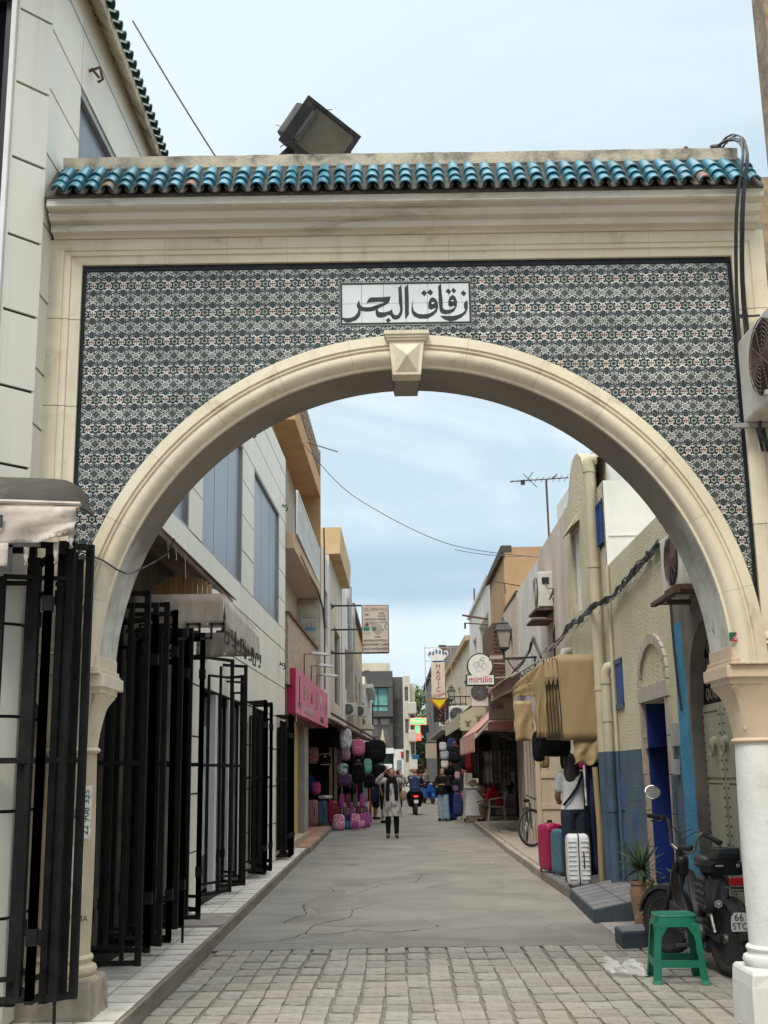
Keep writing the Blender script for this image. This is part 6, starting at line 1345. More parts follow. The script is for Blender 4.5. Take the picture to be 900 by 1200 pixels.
ob('scroll', MB().tube([(2.47 + .09 * (1 - t / 12) * cos(t * .9), 15, 3.2 + .09 * (1 - t / 12) * sin(t * .9)) for t in range(12)], .010, 5), iron, sl2)
ob('shelf_plank', MB().box(1.85, 2.55, 15.8, 16.1, 3.53, 3.60), shm, sl2)

# ================================================================ hanging signs on the right
ms = thing('round_sign', 'white round over oblong shop sign lettered mirtillo, right', 'sign', (1.78, 17.5, 3.2))
dgr = M('dark_green_sign_rim', (0.02, 0.04, 0.035), None, 5, .5); swh = M('white_sign_face', (.72, .71, .68), (.64, .63, .60), 4, .5); sred = M('raspberry_letter', (.60, .02, .06), None, 5, .5)
ob('sign_disc', MB().lathe([(.001, 17.44), (.275, 17.44), (.275, 17.56), (.001, 17.56)], (1.775, 0, 3.535), 40, 'Y'), dgr, ms); ob('sign_disc_face', MB().lathe([(.001, 17.43), (.25, 17.43), (.25, 17.441)], (1.775, 0, 3.535), 40, 'Y'), swh, ms)
ob('sign_box', MB().box(1.475, 2.075, 17.435, 17.565, 3.13, 3.37), dgr, ms, bevel=.01); ob('sign_box_face', MB().box(1.50, 2.05, 17.425, 17.436, 3.155, 3.345), swh, ms)
text('lettering', 'mirtillo', .185, sred, ms, (1.775, 17.42, 3.26), ext=.003, sx=.92)
q = MB()
for (x, z, r_) in ((1.70, 3.56, .06), (1.80, 3.60, .07), (1.86, 3.53, .06), (1.76, 3.48, .06), (1.83, 3.68, .04)): q.tube([(x + r_ * cos(t), 17.428, z + r_ * sin(t)) for t in [2 * pi * i / 14 for i in range(12)]], .004, 4)
ob('line_drawing', q, M('grey_sign_line', (.35, .34, .32)), ms); ob('bracket', MB().beam((2.07, 17.5, 3.30), (2.7, 17.5, 3.32), .03).beam((2.02, 17.5, 3.6), (2.7, 17.5, 3.56), .02), steel, ms)
mg = thing('vertical_sign', 'tall cream vertical sign lettered MAGIC under a blue and white crown', 'sign', (1.95, 42, 4.4))
csf = M('cream_sign_face', (.60, .53, .42), (.55, .48, .38), 2, .5); rdl = M('brick_red_letter', (.38, .07, .04), None, 5, .5)
ob('sign_box', MB().box(1.66, 2.23, 41.94, 42.1, 4.36, 5.84), csf, mg, bevel=.01)
for k, ch in enumerate('MAGIC'): text('lettering', ch, .27, rdl, mg, (1.945, 41.93, 5.66 - k * .235), ext=.004)
text('lettering', 'Coupole', .17, M('script_red', (.45, .08, .1)), mg, (1.95, 41.93, 4.50), (pi / 2, -.25, 0), ext=.004, shear=.3)
q = MB().prism([(1.72, 5.87), (2.18, 5.87), (2.20, 5.96), (2.40, 6.16), (2.36, 6.30), (2.24, 6.34), (2.16, 6.22), (2.12, 6.38), (2.02, 6.42), (1.95, 6.54), (1.88, 6.42), (1.78, 6.38), (1.74, 6.22), (1.66, 6.34), (1.54, 6.30), (1.50, 6.16), (1.70, 5.96)], front, 41.95, 42.08)
ob('crown', q, swh, mg)
q = MB()
for (x, z, a) in ((1.62, 6.20, .5), (1.76, 6.22, .2), (1.90, 6.28, -.1), (2.04, 6.26, .1), (2.18, 6.22, -.2), (2.29, 6.20, -.5)): q.cbox((x, 41.945, z), (.07, .01, .14), 0, 0, a)
q.box(1.72, 2.18, 41.93, 41.95, 5.86, 5.90); ob('crown_jewels', q, M('crown_blue', (.02, .06, .22), (.05, .1, .1), 20, .5), mg)
q = MB()
for x in (1.42, 2.50): q.beam((x, 42.02, 4.3), (x, 42.02, 6.5), .025)
for z in (6.45, 5.9, 5.2, 4.6): q.beam((1.42, 42.05, z), (2.9, 42.05, z), .022)
ob('sign_frame', q, steel, mg)
pz = thing('triangle_sign', 'yellow inverted triangle light box with orange edge, right', 'sign', (1.95, 42, 4.0))
ob('triangle_rim', MB().prism([(1.50, 4.34), (2.40, 4.34), (1.97, 3.88)], front, 41.98, 42.12), M('orange_sign_rim', (.45, .13, .02)), pz); ob('triangle_face', MB().prism([(1.66, 4.305), (2.26, 4.305), (1.965, 3.97)], front, 41.965, 41.981), M('yellow_sign_face', (.75, .58, .01), None, 5, .5), pz)
bd = thing('dark_sign', 'black sign board with slanted orange letters behind the yellow triangle', 'sign', (2.2, 44, 3.6))
ob('sign_board', MB().box(1.80, 2.55, 44, 44.08, 3.48, 4.45), M('black_sign_board', (.012, .014, .02)), bd)
for k, ch in enumerate('LATINO'): text('lettering', ch, .21, M('orange_neon_letter', (.55, .10, .03)), bd, (2.02 + k * .075, 43.99, 3.62 + k * .13), (pi / 2, -.9, 0), ext=.004)
cf = thing('cafe_sign', 'worn brown cafe sign box standing out over the pink awning', 'sign', (2.4, 17.8, 3))
brs = M('faded_brown_sign', (.30, .215, .185), (.22, .16, .14), 3, .8, dirt=(.42, .36, .32), da=.2, ds=5)
ob('sign_box', MB().box(2.0, 2.52, 18.2, 18.4, 2.46, 3.15), brs, cf, bevel=.01); ob('sign_rail', MB().box(1.98, 2.58, 18.15, 18.45, 2.22, 2.42), M('dull_red_rail', (.28, .10, .09), (.2, .08, .07), 4, .7), cf, bevel=.03)
text('lettering', 'PATISSERIE', .10, M('sign_dark_brown', (.10, .06, .05)), cf, (2.26, 18.19, 2.95), ext=.003, sx=.9); text('lettering', 'Cafe', .15, M('sign_dark_brown', (.10, .06, .05)), cf, (2.18, 18.19, 2.74), ext=.003)
ob('clamp', MB().tube([(2.1, 18.3, 2.2), (2.3, 18.3, 2.1), (2.5, 18.3, 2.18)], .02, 6).beam((2.2, 18.3, 2.2), (2.5, 18.3, 2.02), .03), ink, cf)
# awnings on the right
pinkaw = M('faded_pink_canvas', (.50, .27, .25), (.42, .22, .21), 2, .9, .3, 20, dirt=(.55, .45, .40), da=.3, ds=2)
pa = thing('awning', 'faded pink awning sloping over the clothes and bag stall, right', 'awning', (2.3, 23, 2.2))
g_ = [[(2.62 - .85 * k / 8, 19.6 + 5.4 * i / 10, 3.02 - .80 * (k / 8) - .03 * sin(pi * k / 8)) for k in range(9)] for i in range(11)]
ob('awning_sheet', MB().sheet(g_, .02), pinkaw, pa, smooth='all'); ob('side_valance', MB().sheet([[(2.62 - .85 * k / 8, 19.58 + .02 * sin(3 * k + j), 3.0 - .80 * (k / 8) - .12 * j / 3) for j in range(4)] for k in range(9)], .006), M('pale_awning_edge', (.56, .44, .40), None, 5, .9), pa, smooth='all')
ob('front_valance', MB().sheet([[(1.765, 19.6 + 5.4 * i / 60, 2.22 - (.36 + (.05 if i % 4 < 2 else 0)) * j / 3) for j in range(4)] for i in range(61)], .006), M('red_striped_valance', (.50, .16, .13), (.62, .52, .42), 26, .9, stretch=(.01, 1, .01), lo=.45, hi=.55), pa)
ob('awning_arm', MB().tube([(2.6, 19.5, 2.55), (2.2, 19.5, 2.62), (1.8, 19.5, 2.22)], .016, 5), ink, pa)
pk_ = thing('awning', 'folded beige awning corner jutting above the brown cafe sign', 'awning', (2.3, 17, 3.2))
ob('awning_sheet', MB().sheet([[(1.98 + .62 * i / 6, 17.2 + 1.2 * k / 4, 3.04 + .42 * i / 6 + .02 * sin(3 * k + i) - .02 * k) for k in range(5)] for i in range(7)], .008), M('pale_orange_canvas', (.56, .44, .30), (.46, .35, .25), 3, .9), pk_, smooth='all'); ob('awning_side', MB().loft([[(1.98, 17.4, 3.02), (2.6, 17.4, 3.42), (2.6, 17.5, 3.42), (1.98, 17.5, 3.02)], [(1.98, 17.4, 2.80), (2.6, 17.4, 3.1), (2.6, 17.5, 3.1), (1.98, 17.5, 2.80)]]), brs, pk_)
ca = thing('awning', 'cream awning with small dark bow shapes beyond the pink one', 'awning', (2.3, 29, 2.5))
g_ = [[(2.84 - 1.0 * k / 6, 26 + 8 * i / 8, 3.55 - .62 * (k / 6) ** 1.4) for k in range(7)] for i in range(9)]
crc = M('cream_green_canvas', (.50, .48, .34), (.43, .41, .29), 1.5, .9, .2, 20)
ob('awning_sheet', MB().sheet(g_, .02), crc, ca, smooth='all'); ob('front_valance', MB().sheet([[(1.82, 26 + 8 * i / 40, 2.93 - .35 * j / 3) for j in range(4)] for i in range(41)], .008), crc, ca)
ob('end_panel', MB().prism([(1.84, 2.93), (2.84, 3.53), (2.84, 2.5), (1.84, 2.5)], front, 25.96, 25.99), crc, ca)
q = MB()
for (x, z) in ((2.05, 2.72), (2.35, 2.85), (2.62, 3.1), (2.6, 2.72)): q.prism([(x - .1, z + .07), (x, z + .02), (x + .1, z + .07), (x + .04, z - .02), (x + .05, z - .1), (x - .05, z - .1), (x - .04, z - .02)], front, 25.945, 25.96)
ob('bow_print', q, M('olive_print', (.22, .17, .08)), ca)
t = ac_unit('grey air conditioner hanging under the round white sign', (2.35, 24.6, 3.45), (.55, .35, .75), 'y-')
for k, (x, y, z) in enumerate(((2.1, 36, 3.4), (2.2, 41, 3.6), (2.2, 47, 3.7))):
    ac_unit(['white dish shaped air conditioner behind the cream awning', 'old air conditioner under the vertical cream sign', 'farthest air conditioner on the right hand fronts'][k], (x + .3, y, z), (.7, .4, .6), 'y-')
bl_ = thing('balcony', 'black iron balcony with white brackets under the cream house, right', 'balcony', (2.4, 38, 3.3)); ob('balcony_slab', MB().box(2.1, 2.95, 36.8, 40, 3.2, 3.32), pale, bl_)
q = MB()
for k in range(12): q.beam((2.12, 36.85 + k * .28, 3.32), (2.12, 36.85 + k * .28, 4.1), .03)
for k in range(4): q.beam((2.12 + k * .2, 36.82, 3.32), (2.12 + k * .2, 36.82, 4.1), .03)
ob('railing', q.beam((2.12, 36.82, 4.1), (2.12, 40, 4.1), .04).beam((2.12, 36.82, 4.1), (2.9, 36.82, 4.1), .04), ink, bl_)
sl3 = dup(sl2, (2.35, 39.5, 4.0), 0, 'farther black wall lantern beneath the vertical sign frame')
# overhead wires
for (pts, r_, lab) in (([(-2.02, 1.0, 9.0), (-1.3, 2.2, 7.3), (-.95, 2.8, 6.5), (-.1, 6, 3.9)], .006, 0), ):
    pass
def wire(p, q_, sag, r_, lab, n=24):
    p, q_ = Vector(p), Vector(q_); tag(ob('overhead_wire', MB().tube([p.lerp(q_, i / n) + Vector((0, 0, -sag * 4 * (i / n) * (1 - i / n))) for i in range(n + 1)], r_, 4), ink), lab, 'wire')
tag(ob('overhead_wire', MB().tube(smooth_path([(-2.41, 16, 8.62), (-1.83, 16, 8.01), (-1.05, 16, 7.1), (-.19, 16, 6.5), (.84, 16, 5.97), (1.69, 16, 5.73), (2.89, 16, 5.57)], [.007] * 7, 4)[0], .007, 4), ink), 'thin wire sagging across the street from the orange balcony to the pale house', 'wire')
wire((-2.02, .5, 6.96), (-1.22, .35, 5.52), .02, .006, 'thin wire slanting down across the upper left sky to the arch parapet')
wire((-1.9, 17, 8.35), (-1.15, 17, 8.1), .0, .012, 'short pale rod sticking out from the orange balcony', 4)
wire((1.2, 15.5, 5.66), (2.75, 16, 5.60), .05, .006, 'short second wire joining the pale house under the antenna')
# ================================================================ shop interiors behind the stalls
li = thing('left_shop_interior', 'dark deep interior of the bag shop behind the hanging bags, left', 'shop', (-3, 28, 0))
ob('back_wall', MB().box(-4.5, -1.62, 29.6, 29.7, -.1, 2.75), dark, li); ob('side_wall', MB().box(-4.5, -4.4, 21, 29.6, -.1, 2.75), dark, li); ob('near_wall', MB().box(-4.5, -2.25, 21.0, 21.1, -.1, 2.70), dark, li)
for x, y in ((-1.66, 26.6), (-1.78, 26.2)): ob('timber_post', MB().box(x - .04, x + .04, y, y + .08, -.02, 2.7), M('weathered_timber', (.30, .23, .16), (.2, .15, .1), 12, .9, .4, 30, stretch=(1, 1, .2)), li)
ri = thing('right_shop_interior', 'dark deep interior of the clothes shop under the pink awning, right', 'shop', (3.5, 28, 0))
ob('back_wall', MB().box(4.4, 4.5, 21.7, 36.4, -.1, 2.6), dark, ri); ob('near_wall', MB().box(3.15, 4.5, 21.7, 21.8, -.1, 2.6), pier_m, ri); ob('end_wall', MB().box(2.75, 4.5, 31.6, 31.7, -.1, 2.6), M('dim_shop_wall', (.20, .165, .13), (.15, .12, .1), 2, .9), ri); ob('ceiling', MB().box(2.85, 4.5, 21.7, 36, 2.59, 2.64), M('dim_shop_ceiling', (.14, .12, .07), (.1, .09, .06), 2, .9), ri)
sr = thing('stall_roof', 'rusty sloping sheet roof over the hanging bags, left', 'canopy', (-1.5, 27, 2.7))
ob('roof_sheet', MB().sheet([[(-2.1 + .52 * i / 6 + (.95 * i / 6) * k / 10, 23.6 + 9.4 * k / 10, 2.95 - .20 * i / 6 + .012 * (k % 2) - .32 * k / 10) for i in range(7)] for k in range(11)], .02), M('rusty_sheet_roof', (.20, .165, .14), (.12, .09, .075), 5, .9, .4, 20, dirt=(.30, .26, .22), da=.3, ds=4), sr)
ob('roof_pole', MB().beam((-1.62, 23.5, 2.90), (-.60, 33, 2.50), .05).beam((-1.60, 23.5, 2.72), (-.62, 33, 2.36), .035), rust, sr); ob('roof_pole', MB().beam((-.75, 31, -.12), (-.75, 31, 2.4), .05), rust, sr)
ob('canvas_end', MB().sheet([[(-.75 + .5 * i / 5, 32 + .1 * k, 2.42 + .06 * sin(i * 2 + k) - .05 * i) for k in range(4)] for i in range(6)], .02), M('peach_canvas', (.50, .36, .26), (.4, .3, .2), 5, .9), sr)

# ================================================================ bags and suitcases
def fab(n, a, b=None, s=10, **k): return M(n, a, b, s, .85, .3, 40, obj=True, spec=.12, bd=.02, **k)
F_BLACK = fab('black_bag_fabric', (.006, .006, .007), (.014, .014, .016)); F_STRAP = fab('dark_strap', (.02, .02, .022))
def make_backpack():
    t = thing('backpack', 'backpack', 'backpack', (0, 0, 0))
    ob('bag_body', MB().ell((0, 0, 0), (.5, .30, .5), 18, 12, .62), F_BLACK, t, world=False, smooth='all')
    ob('front_pocket', MB().ell((0, -.23, -.18), (.36, .16, .24), 14, 8, .6), F_BLACK, t, world=False, smooth='all')
    ob('zip_line', MB().tube([(.42 * cos(a), -.27 + .05 * abs(cos(a)), .02 + .42 * sin(a)) for a in [pi * k / 12 for k in range(13)]], .012, 4), F_STRAP, t, world=False)
    ob('top_handle', MB().tube([(-.12, 0, .46), (-.09, 0, .60), (.09, 0, .60), (.12, 0, .46)], .022, 5), F_STRAP, t, world=False)
    for s in (-1, 1): ob('shoulder_strap', MB().tube([(s * .3, .22, .42), (s * .42, .30, .1), (s * .38, .22, -.35), (s * .34, .12, -.62)], .03, 4), F_STRAP, t, world=False)
    return t
proto = make_backpack(); used = [False]
def bag(label, x, y, z, wd, ht, body, pocket=None, strap=None, rz=0, group=None, cat='backpack'):
    if not used[0]:
        o = proto; used[0] = True; o.location = (x, y, z); o.rotation_euler = (0, 0, rz); o['label'] = label; 
        for m_ in o.children: m_.data = m_.data.copy()
        recolor(o, {'bag_body': body, 'front_pocket': pocket or body, 'top_handle': strap or F_STRAP, 'shoulder_strap': strap or F_STRAP, 'zip_line': strap or F_STRAP})
    else:
        o = dup(proto, (x, y, z), rz, label); o['category'] = cat
        recolor(o, {'bag_body': body, 'front_pocket': pocket or body, 'top_handle': strap or F_STRAP, 'shoulder_strap': strap or F_STRAP, 'zip_line': strap or F_STRAP})
    o.scale = (wd, min(wd, ht) * .75, ht)
    if group: o['group'] = group
    return o
white_f = fab('white_patterned_fabric', (.60, .60, .62), (.30, .30, .33), 7, lo=.5, hi=.56); pink_f = fab('pink_sequin_fabric', (.50, .16, .26), (.38, .10, .2), 14, lo=.4, hi=.6)
multi = fab('multicolour_print', (.45, .10, .07), (.30, .33, .45), 5, lo=.48, hi=.53, dirt=(.5, .40, .2), da=.5, ds=7); purp = fab('purple_print', (.42, .12, .28), (.50, .38, .45), 6, lo=.47, hi=.55)
mint_f = fab('mint_green_fabric', (.16, .40, .34), (.13, .33, .28)); violet = fab('dark_violet_fabric', (.12, .06, .14), (.17, .10, .2), 5); navy_f = fab('navy_fabric', (.02, .03, .09), (.03, .04, .12)); blue_f = fab('blue_fabric', (.02, .07, .28), (.02, .05, .2))
hot = fab('hot_pink_print', (.60, .04, .20), (.35, .10, .25), 6, lo=.45, hi=.55); red_f = fab('red_fabric', (.45, .01, .02)); panda = fab('white_and_teal_print', (.60, .60, .55), (.05, .25, .27), 3, lo=.5, hi=.52); grey_f = fab('grey_green_fabric', (.22, .26, .23), (.3, .32, .3)); grey_v = fab('grey_violet_fabric', (.16, .14, .2), (.2, .18, .25))
unic = fab('pink_swirl_print', (.62, .16, .28), (.70, .50, .55), 8, lo=.47, hi=.54, dirt=(.12, .05, .2), da=.4, ds=9); unic2 = fab('magenta_print', (.50, .06, .28), (.25, .10, .30), 7, lo=.45, hi=.55, dirt=(.7, .4, .5), da=.3, ds=9)
GH = 'bags hanging at the left stall'
for row in (('matt black backpack hanging nearest the pink sign, upper left of the stall', -2.11, 26, 2.38, .38, .57, F_BLACK), ('large black backpack with a red tag beside the white backpack', -1.75, 26, 2.37, .42, .56, F_BLACK, F_BLACK),
  ('white and grey patterned backpack hanging from the stall roof', -1.35, 26, 2.32, .34, .56, white_f, white_f, F_STRAP), ('pink sequin backpack hanging under the stall roof', -1.01, 26.5, 2.09, .38, .46, pink_f, pink_f, pink_f),
  ('red blue and yellow printed backpack by the shop doorway', -2.25, 26, 1.89, .32, .46, multi, multi), ('purple pink printed bag under the white backpack', -1.39, 27, 1.92, .28, .36, purp, purp), ('grey violet cloth bag behind the purple printed one', -1.60, 27.2, 1.87, .2, .4, grey_v),
  ('white and teal printed bag hanging in the middle of the stall', -1.45, 26.5, 1.51, .3, .3, panda, panda), ('plain black backpack with hanging straps below the pink sequin one', -1.03, 27, 1.39, .38, .60, F_BLACK, F_BLACK, fab('pale_strap', (.4, .37, .33))),
  ('mint green small backpack hanging at the right of the stall', -.77, 27.5, 1.58, .24, .42, mint_f, mint_f), ('biggest black rucksack hanging at the street end of the stall', -.52, 28, 2.01, .56, .68, F_BLACK), ('narrow black backpack next to the biggest rucksack', -.76, 28.2, 2.02, .30, .55, F_BLACK),
  ('black bag hanging lowest at the street end of the stall', -.46, 29, 1.4, .42, .48, F_BLACK), ('dark violet bag hanging below the white and teal one', -1.46, 27.5, 1.2, .5, .36, violet, violet, fab('pale_strap', (.4, .37, .33))), ('flat black bag low in the middle of the stall', -1.18, 28, .93, .46, .42, F_BLACK),
  ('black bag under the mint green one', -.76, 28, 1.17, .38, .42, F_BLACK, F_BLACK, fab('pale_strap', (.4, .37, .33))), ('bright blue bag hanging low beside the doorway pier', -2.35, 26.3, 1.1, .24, .48, blue_f, blue_f, fab('tan_strap', (.35, .25, .15))), ('small hot pink backpack standing on the pink suitcase', -2.16, 25.9, 1.0, .24, .35, hot, hot), ('red cloth cap and bag on the low rack', -1.48, 28, .67, .22, .24, red_f, red_f),
  ('grey green bag hanging low behind the orange strap', -.91, 29, .76, .22, .5, grey_f), ('navy bag hanging beside the orange strap', -.63, 29.5, .75, .22, .46, navy_f), ('pale grey bag beneath the grey green one', -.95, 29.2, .3, .2, .4, white_f)):
    bag(*row[:6], *row[6:], group=GH)
q = bag('black square backpack with cream piping in the shop doorway', -1.92, 26, 1.77, .34, .36, F_BLACK, F_BLACK, group=GH)
ob('cream_piping', MB().tube([(-.42, -.36, .28), (-.3, -.38, .42), (.3, -.38, .42), (.42, -.36, .28)], .03, 4).tube([(-.36, -.4, -.38), (.36, -.4, -.38)], .03, 4), fab('cream_piping', (.55, .47, .38)), q, world=False); ob('badge', MB().ell((0, -.42, .24), (.08, .03, .08), 8, 6), white_f, q, world=False)
GG = 'printed children\'s backpacks heaped on the road'
for row in (('pink round topped backpack with pale print, nearest in the heap', -1.53, 25.5, .10, .34, .42, unic, unic), ('blue and dark backpack second in the heap', -1.28, 25.7, .10, .24, .40, navy_f, fab('sky_blue_patch', (.06, .22, .42))), ('pink backpack with pale pockets in the middle of the heap', -1.09, 25.6, .11, .27, .42, unic, unic2),
  ('magenta backpack right of the middle in the heap', -.92, 25.9, .11, .24, .38, unic2, unic), ('purple printed backpack at the street end of the heap', -.79, 26.3, .12, .22, .40, unic2, unic2)): bag(*row, group=GG)
GR = 'small printed trolley bags in rows'
for k in range(9):
    mm = [fab('dark_rose_print', (.20, .05, .07), (.10, .06, .08), 8, lo=.45, hi=.55), unic2, fab('grey_rose_print', (.22, .14, .15), (.10, .08, .09), 9, lo=.45, hi=.55)][k % 3]
    bag(['dark rose', 'magenta', 'grey rose'][k % 3] + ' printed trolley bag, ' + ['first', 'second', 'third', 'fourth', 'fifth'][k // 2] + ' from the left in the ' + ['lower', 'upper'][k % 2] + ' row behind the heap', -1.60 + k * .095, 26.8 + .06 * k, .28 + (.35 if k % 2 else 0), .15, .40, mm, mm, group=GR)
for (n_, x, y, z0_, z1_, c_, l_) in (('strap', -.74, 28.5, .16, .95, (.75, .10, .02), 'bright orange strap dangling at the street end of the bag stall'), ('strap', -1.10, 27.4, .2, 1.15, (.60, .04, .2), 'hot pink strap dangling in the middle of the bag stall')):
    tag(ob('hanging_strap', MB().tube([(x, y, z1_), (x + .01, y, (z0_ + z1_) / 2), (x - .03, y, z0_)], .022, 5), M('strap_%d' % int(c_[0] * 100), c_, None, 5, .6)), l_, 'strap')
# dark cloth hung behind the front row
for k, (x, y, z0_, z1_, wd) in enumerate(((-1.25, 28.9, .55, 2.3, .6), (-.72, 29.6, .55, 2.3, .5))):
    tag(ob('hanging_cloth', MB().sheet([[(x - wd / 2 + wd * i / 12, y + .04 * sin(i * 1.7), z1_ + (z0_ - z1_) * j / 6) for j in range(7)] for i in range(13)], .01), F_BLACK), ['wide dark cloth hung behind the middle bags of the stall', 'narrow dark cloth hung behind the biggest black rucksack'][k], 'cloth')

def make_suitcase():
    t = thing('suitcase', 'suitcase', 'suitcase', (0, 0, 0))
    ob('shell', MB().ell((0, 0, .5), (.5, .5, .46), 24, 14, .30), F_BLACK, t, world=False, smooth='all')
    for s in (-1, 1):
        for k in range(9): ob('shell_rib', MB().cbox((s * .26, -.5, .17 + k * .082), (.34, .05, .026)), F_BLACK, t, world=False, bevel=.01)
    ob('zip_band', MB().cbox((0, 0, .5), (.05, 1.03, .93)), F_STRAP, t, world=False, bevel=.01)
    ob('side_handle', MB().tube([(.20, -.5, .36), (.20, -.58, .40), (.20, -.58, .60), (.20, -.5, .64)], .025, 6), F_STRAP, t, world=False)
    ob('top_handle', MB().tube([(-.16, 0, .94), (-.12, 0, 1.0), (.12, 0, 1.0), (.16, 0, .94)], .03, 6), F_STRAP, t, world=False)
    for sx in (-1, 1):
        for sy in (-1, 1): ob('wheel', MB().lathe([(.001, -.03), (.05, -.03), (.05, .03), (.001, .03)], (sx * .38, sy * .36, .045), 12, 'X'), blackrub, t, world=False)
    return t
def shell_m(n, a): return M(n, a, tuple(q * .8 for q in a), 6, .38, .1, 60, obj=True)
sp = make_suitcase()
sp.location = (2.115, 7.55, -.002); sp.scale = (.285, .30, .66); sp.rotation_euler = (0, 0, -.06); sp['label'] = 'white ribbed suitcase with a black zip standing at the foot of the ramp'; sp['group'] = 'suitcases outside the luggage shop'
wsh = shell_m('white_suitcase_shell', (.62, .63, .64))
for m_ in sp.children: m_.data = m_.data.copy()
recolor(sp, {'shell': wsh, 'shell_rib': wsh})
def suit(label, x, y, z, sx, sy, sz, m_, rz=0, group='suitcases outside the luggage shop', band=None):
    o = dup(sp, (x, y, z), rz, label, group); o.scale = (sx, sy, sz); recolor(o, {'shell': m_, 'shell_rib': m_, 'zip_band': band or F_STRAP}); return o
crim = shell_m('crimson_suitcase_shell', (.36, .012, .075)); bluesh = shell_m('dusty_blue_shell', (.075, .17, .24)); rose = shell_m('dusty_rose_shell', (.48, .22, .22)); wine = shell_m('wine_red_shell', (.26, .015, .04))
suit('crimson suitcase leading the row beside the open door leaf', 2.09, 9.85, -.002, .26, .34, .69, crim, .35, band=crim)
suit('dusty blue ribbed suitcase between the crimson and the dark one', 2.17, 9.32, -.002, .20, .30, .63, bluesh, .4, band=bluesh)
suit('small dark suitcase squeezed in front of the blue one', 2.235, 9.0, -.002, .14, .26, .54, M('dark_brown_shell', (.06, .04, .035), None, 4, .5), .4)
GL = 'suitcases in a row at the left bag stall'
suit('dusty rose suitcase standing at the left of the row', -2.24, 25.8, .0, .27, .3, .72, rose, group=GL, band=rose); suit('blue grey suitcase standing in the middle of the row', -1.98, 25.9, .0, .28, .3, .70, bluesh, group=GL); suit('wine red suitcase at the street end of the row', -1.71, 25.9, 0, .27, .3, .69, wine, group=GL, band=wine)
tag(ob('folded_cloth', MB().ell((-1.9, 25.85, .76), (.2, .12, .05), 12, 8, .6), white_f, smooth='all'), 'folded white cloth lying on top of the suitcases', 'cloth')
# goods at the luggage shop, right
GB = 'black bags hanging under the tan tarpaulin'
bag('wide black holdall hanging under the pleats of the tarpaulin', 2.0, 8.3, 1.73, .42, .34, F_BLACK, F_BLACK, group=GB); bag('slim black pack at the end of the hanging row', 1.80, 8.4, 1.70, .17, .40, F_BLACK, F_BLACK, group=GB); bag('black cap shaped bag hanging behind the woman in the white T-shirt', 2.18, 8.6, 1.52, .16, .24, F_BLACK, group=GB)
bag('small tan cloth pouch hanging behind the black holdall', 1.93, 8.9, 1.52, .14, .20, tarp, tarp, group=GB)
bag('hot pink bag showing behind the shoulder of the woman in the white T-shirt', 2.47, 9.2, 1.50, .24, .22, fab('plain_hot_pink', (.55, .01, .13)), None)
ga = thing('hanging_garments', 'black garments hanging in the luggage shop opening beside the pipes', 'garment', (2.45, 8.2, .1))
for k in range(5):
    x, y = 2.34 + .055 * k, 8.0 + .08 * (k % 2); ob('garment', MB().sheet([[(x - .03 + .06 * i / 4 + .01 * sin(i * 2 + j), y + .02 * sin(i * 2.2 + k), 1.52 - 1.42 * j / 8) for j in range(9)] for i in range(5)], .02), [F_BLACK, navy_f, F_BLACK, F_BLACK, F_BLACK][k], ga, smooth='all')
ob('pale_lining', MB().tube([(2.31, 7.96, 1.45), (2.315, 7.95, .95)], .012, 4), white_f, ga)
rolls = thing('cloth_rolls', 'upright tan cloth rolls leaning beside the slate blue pipes', 'cloth roll', (2.5, 7.8, 0))
for k, (x, y) in enumerate(((2.42, 7.74), (2.485, 7.70))): ob('cloth_roll', MB().tube([(x, y, .02), (x + .01, y, .7), (x - .01 + .02 * k, y, 1.42)], .036, 8), tarp, rolls, smooth=True)
# right hand stall goods
GS = 'bags and caps hanging at the right stall'
grey_b = fab('pale_grey_fabric', (.45, .46, .48), (.35, .36, .38)); cream_b = fab('cream_fabric', (.55, .50, .40), (.45, .40, .32))
for row in (('pale grey cap shaped backpack at the top of the right stall', 1.39, 27, 2.09, .22, .26, grey_b), ('grey backpack in the middle of the pale trio', 1.43, 27, 1.85, .26, .27, fab('mid_grey_fabric', (.33, .34, .37), (.25, .26, .3))), ('cream backpack at the bottom of the pale trio', 1.43, 27, 1.60, .22, .24, cream_b),
  ('black backpack with pink trims beside the pale trio', 1.67, 26, 1.88, .34, .52, F_BLACK, F_BLACK, fab('salmon_strap', (.55, .12, .12))), ('dark blue grey bag hanging at the top beside the valance', 1.62, 26.6, 2.14, .26, .34, navy_f), ('long black bag hanging beside the striped valance', 1.98, 26, 1.80, .34, .76, F_BLACK, F_BLACK, fab('salmon_strap', (.55, .12, .12))),
  ('round black hat bundle hanging under the pink awning', 2.35, 24, 2.10, .34, .42, F_BLACK), ('black umbrella shaped bag below the black backpack', 1.58, 27.5, 1.45, .32, .34, F_BLACK), ('small lilac bag hanging above the food cart', 1.84, 28, 1.28, .16, .22, fab('lilac_fabric', (.45, .25, .33))), ('orange box shaped bag on the cart roof', 2.08, 27.6, 1.48, .28, .22, fab('orange_box_fabric', (.55, .17, .07)), fab('box_label_white', (.5, .45, .5))),
  ('navy trolley bag standing behind the blue skirt', 1.92, 29.6, .40, .30, .70, navy_f, navy_f), ('black trolley bag on top of the navy one', 1.88, 29.8, .95, .26, .36, F_BLACK, violet), ('pink bag peeping out beside the food cart', 2.10, 29.9, .62, .14, .36, fab('plain_pink', (.5, .12, .22)))):
    bag(*row, group=GS)
gt = thing('hanging_clothes', 'striped and plain clothes hanging in the clothes shop under the pink awning', 'garment', (2.8, 28, .9))
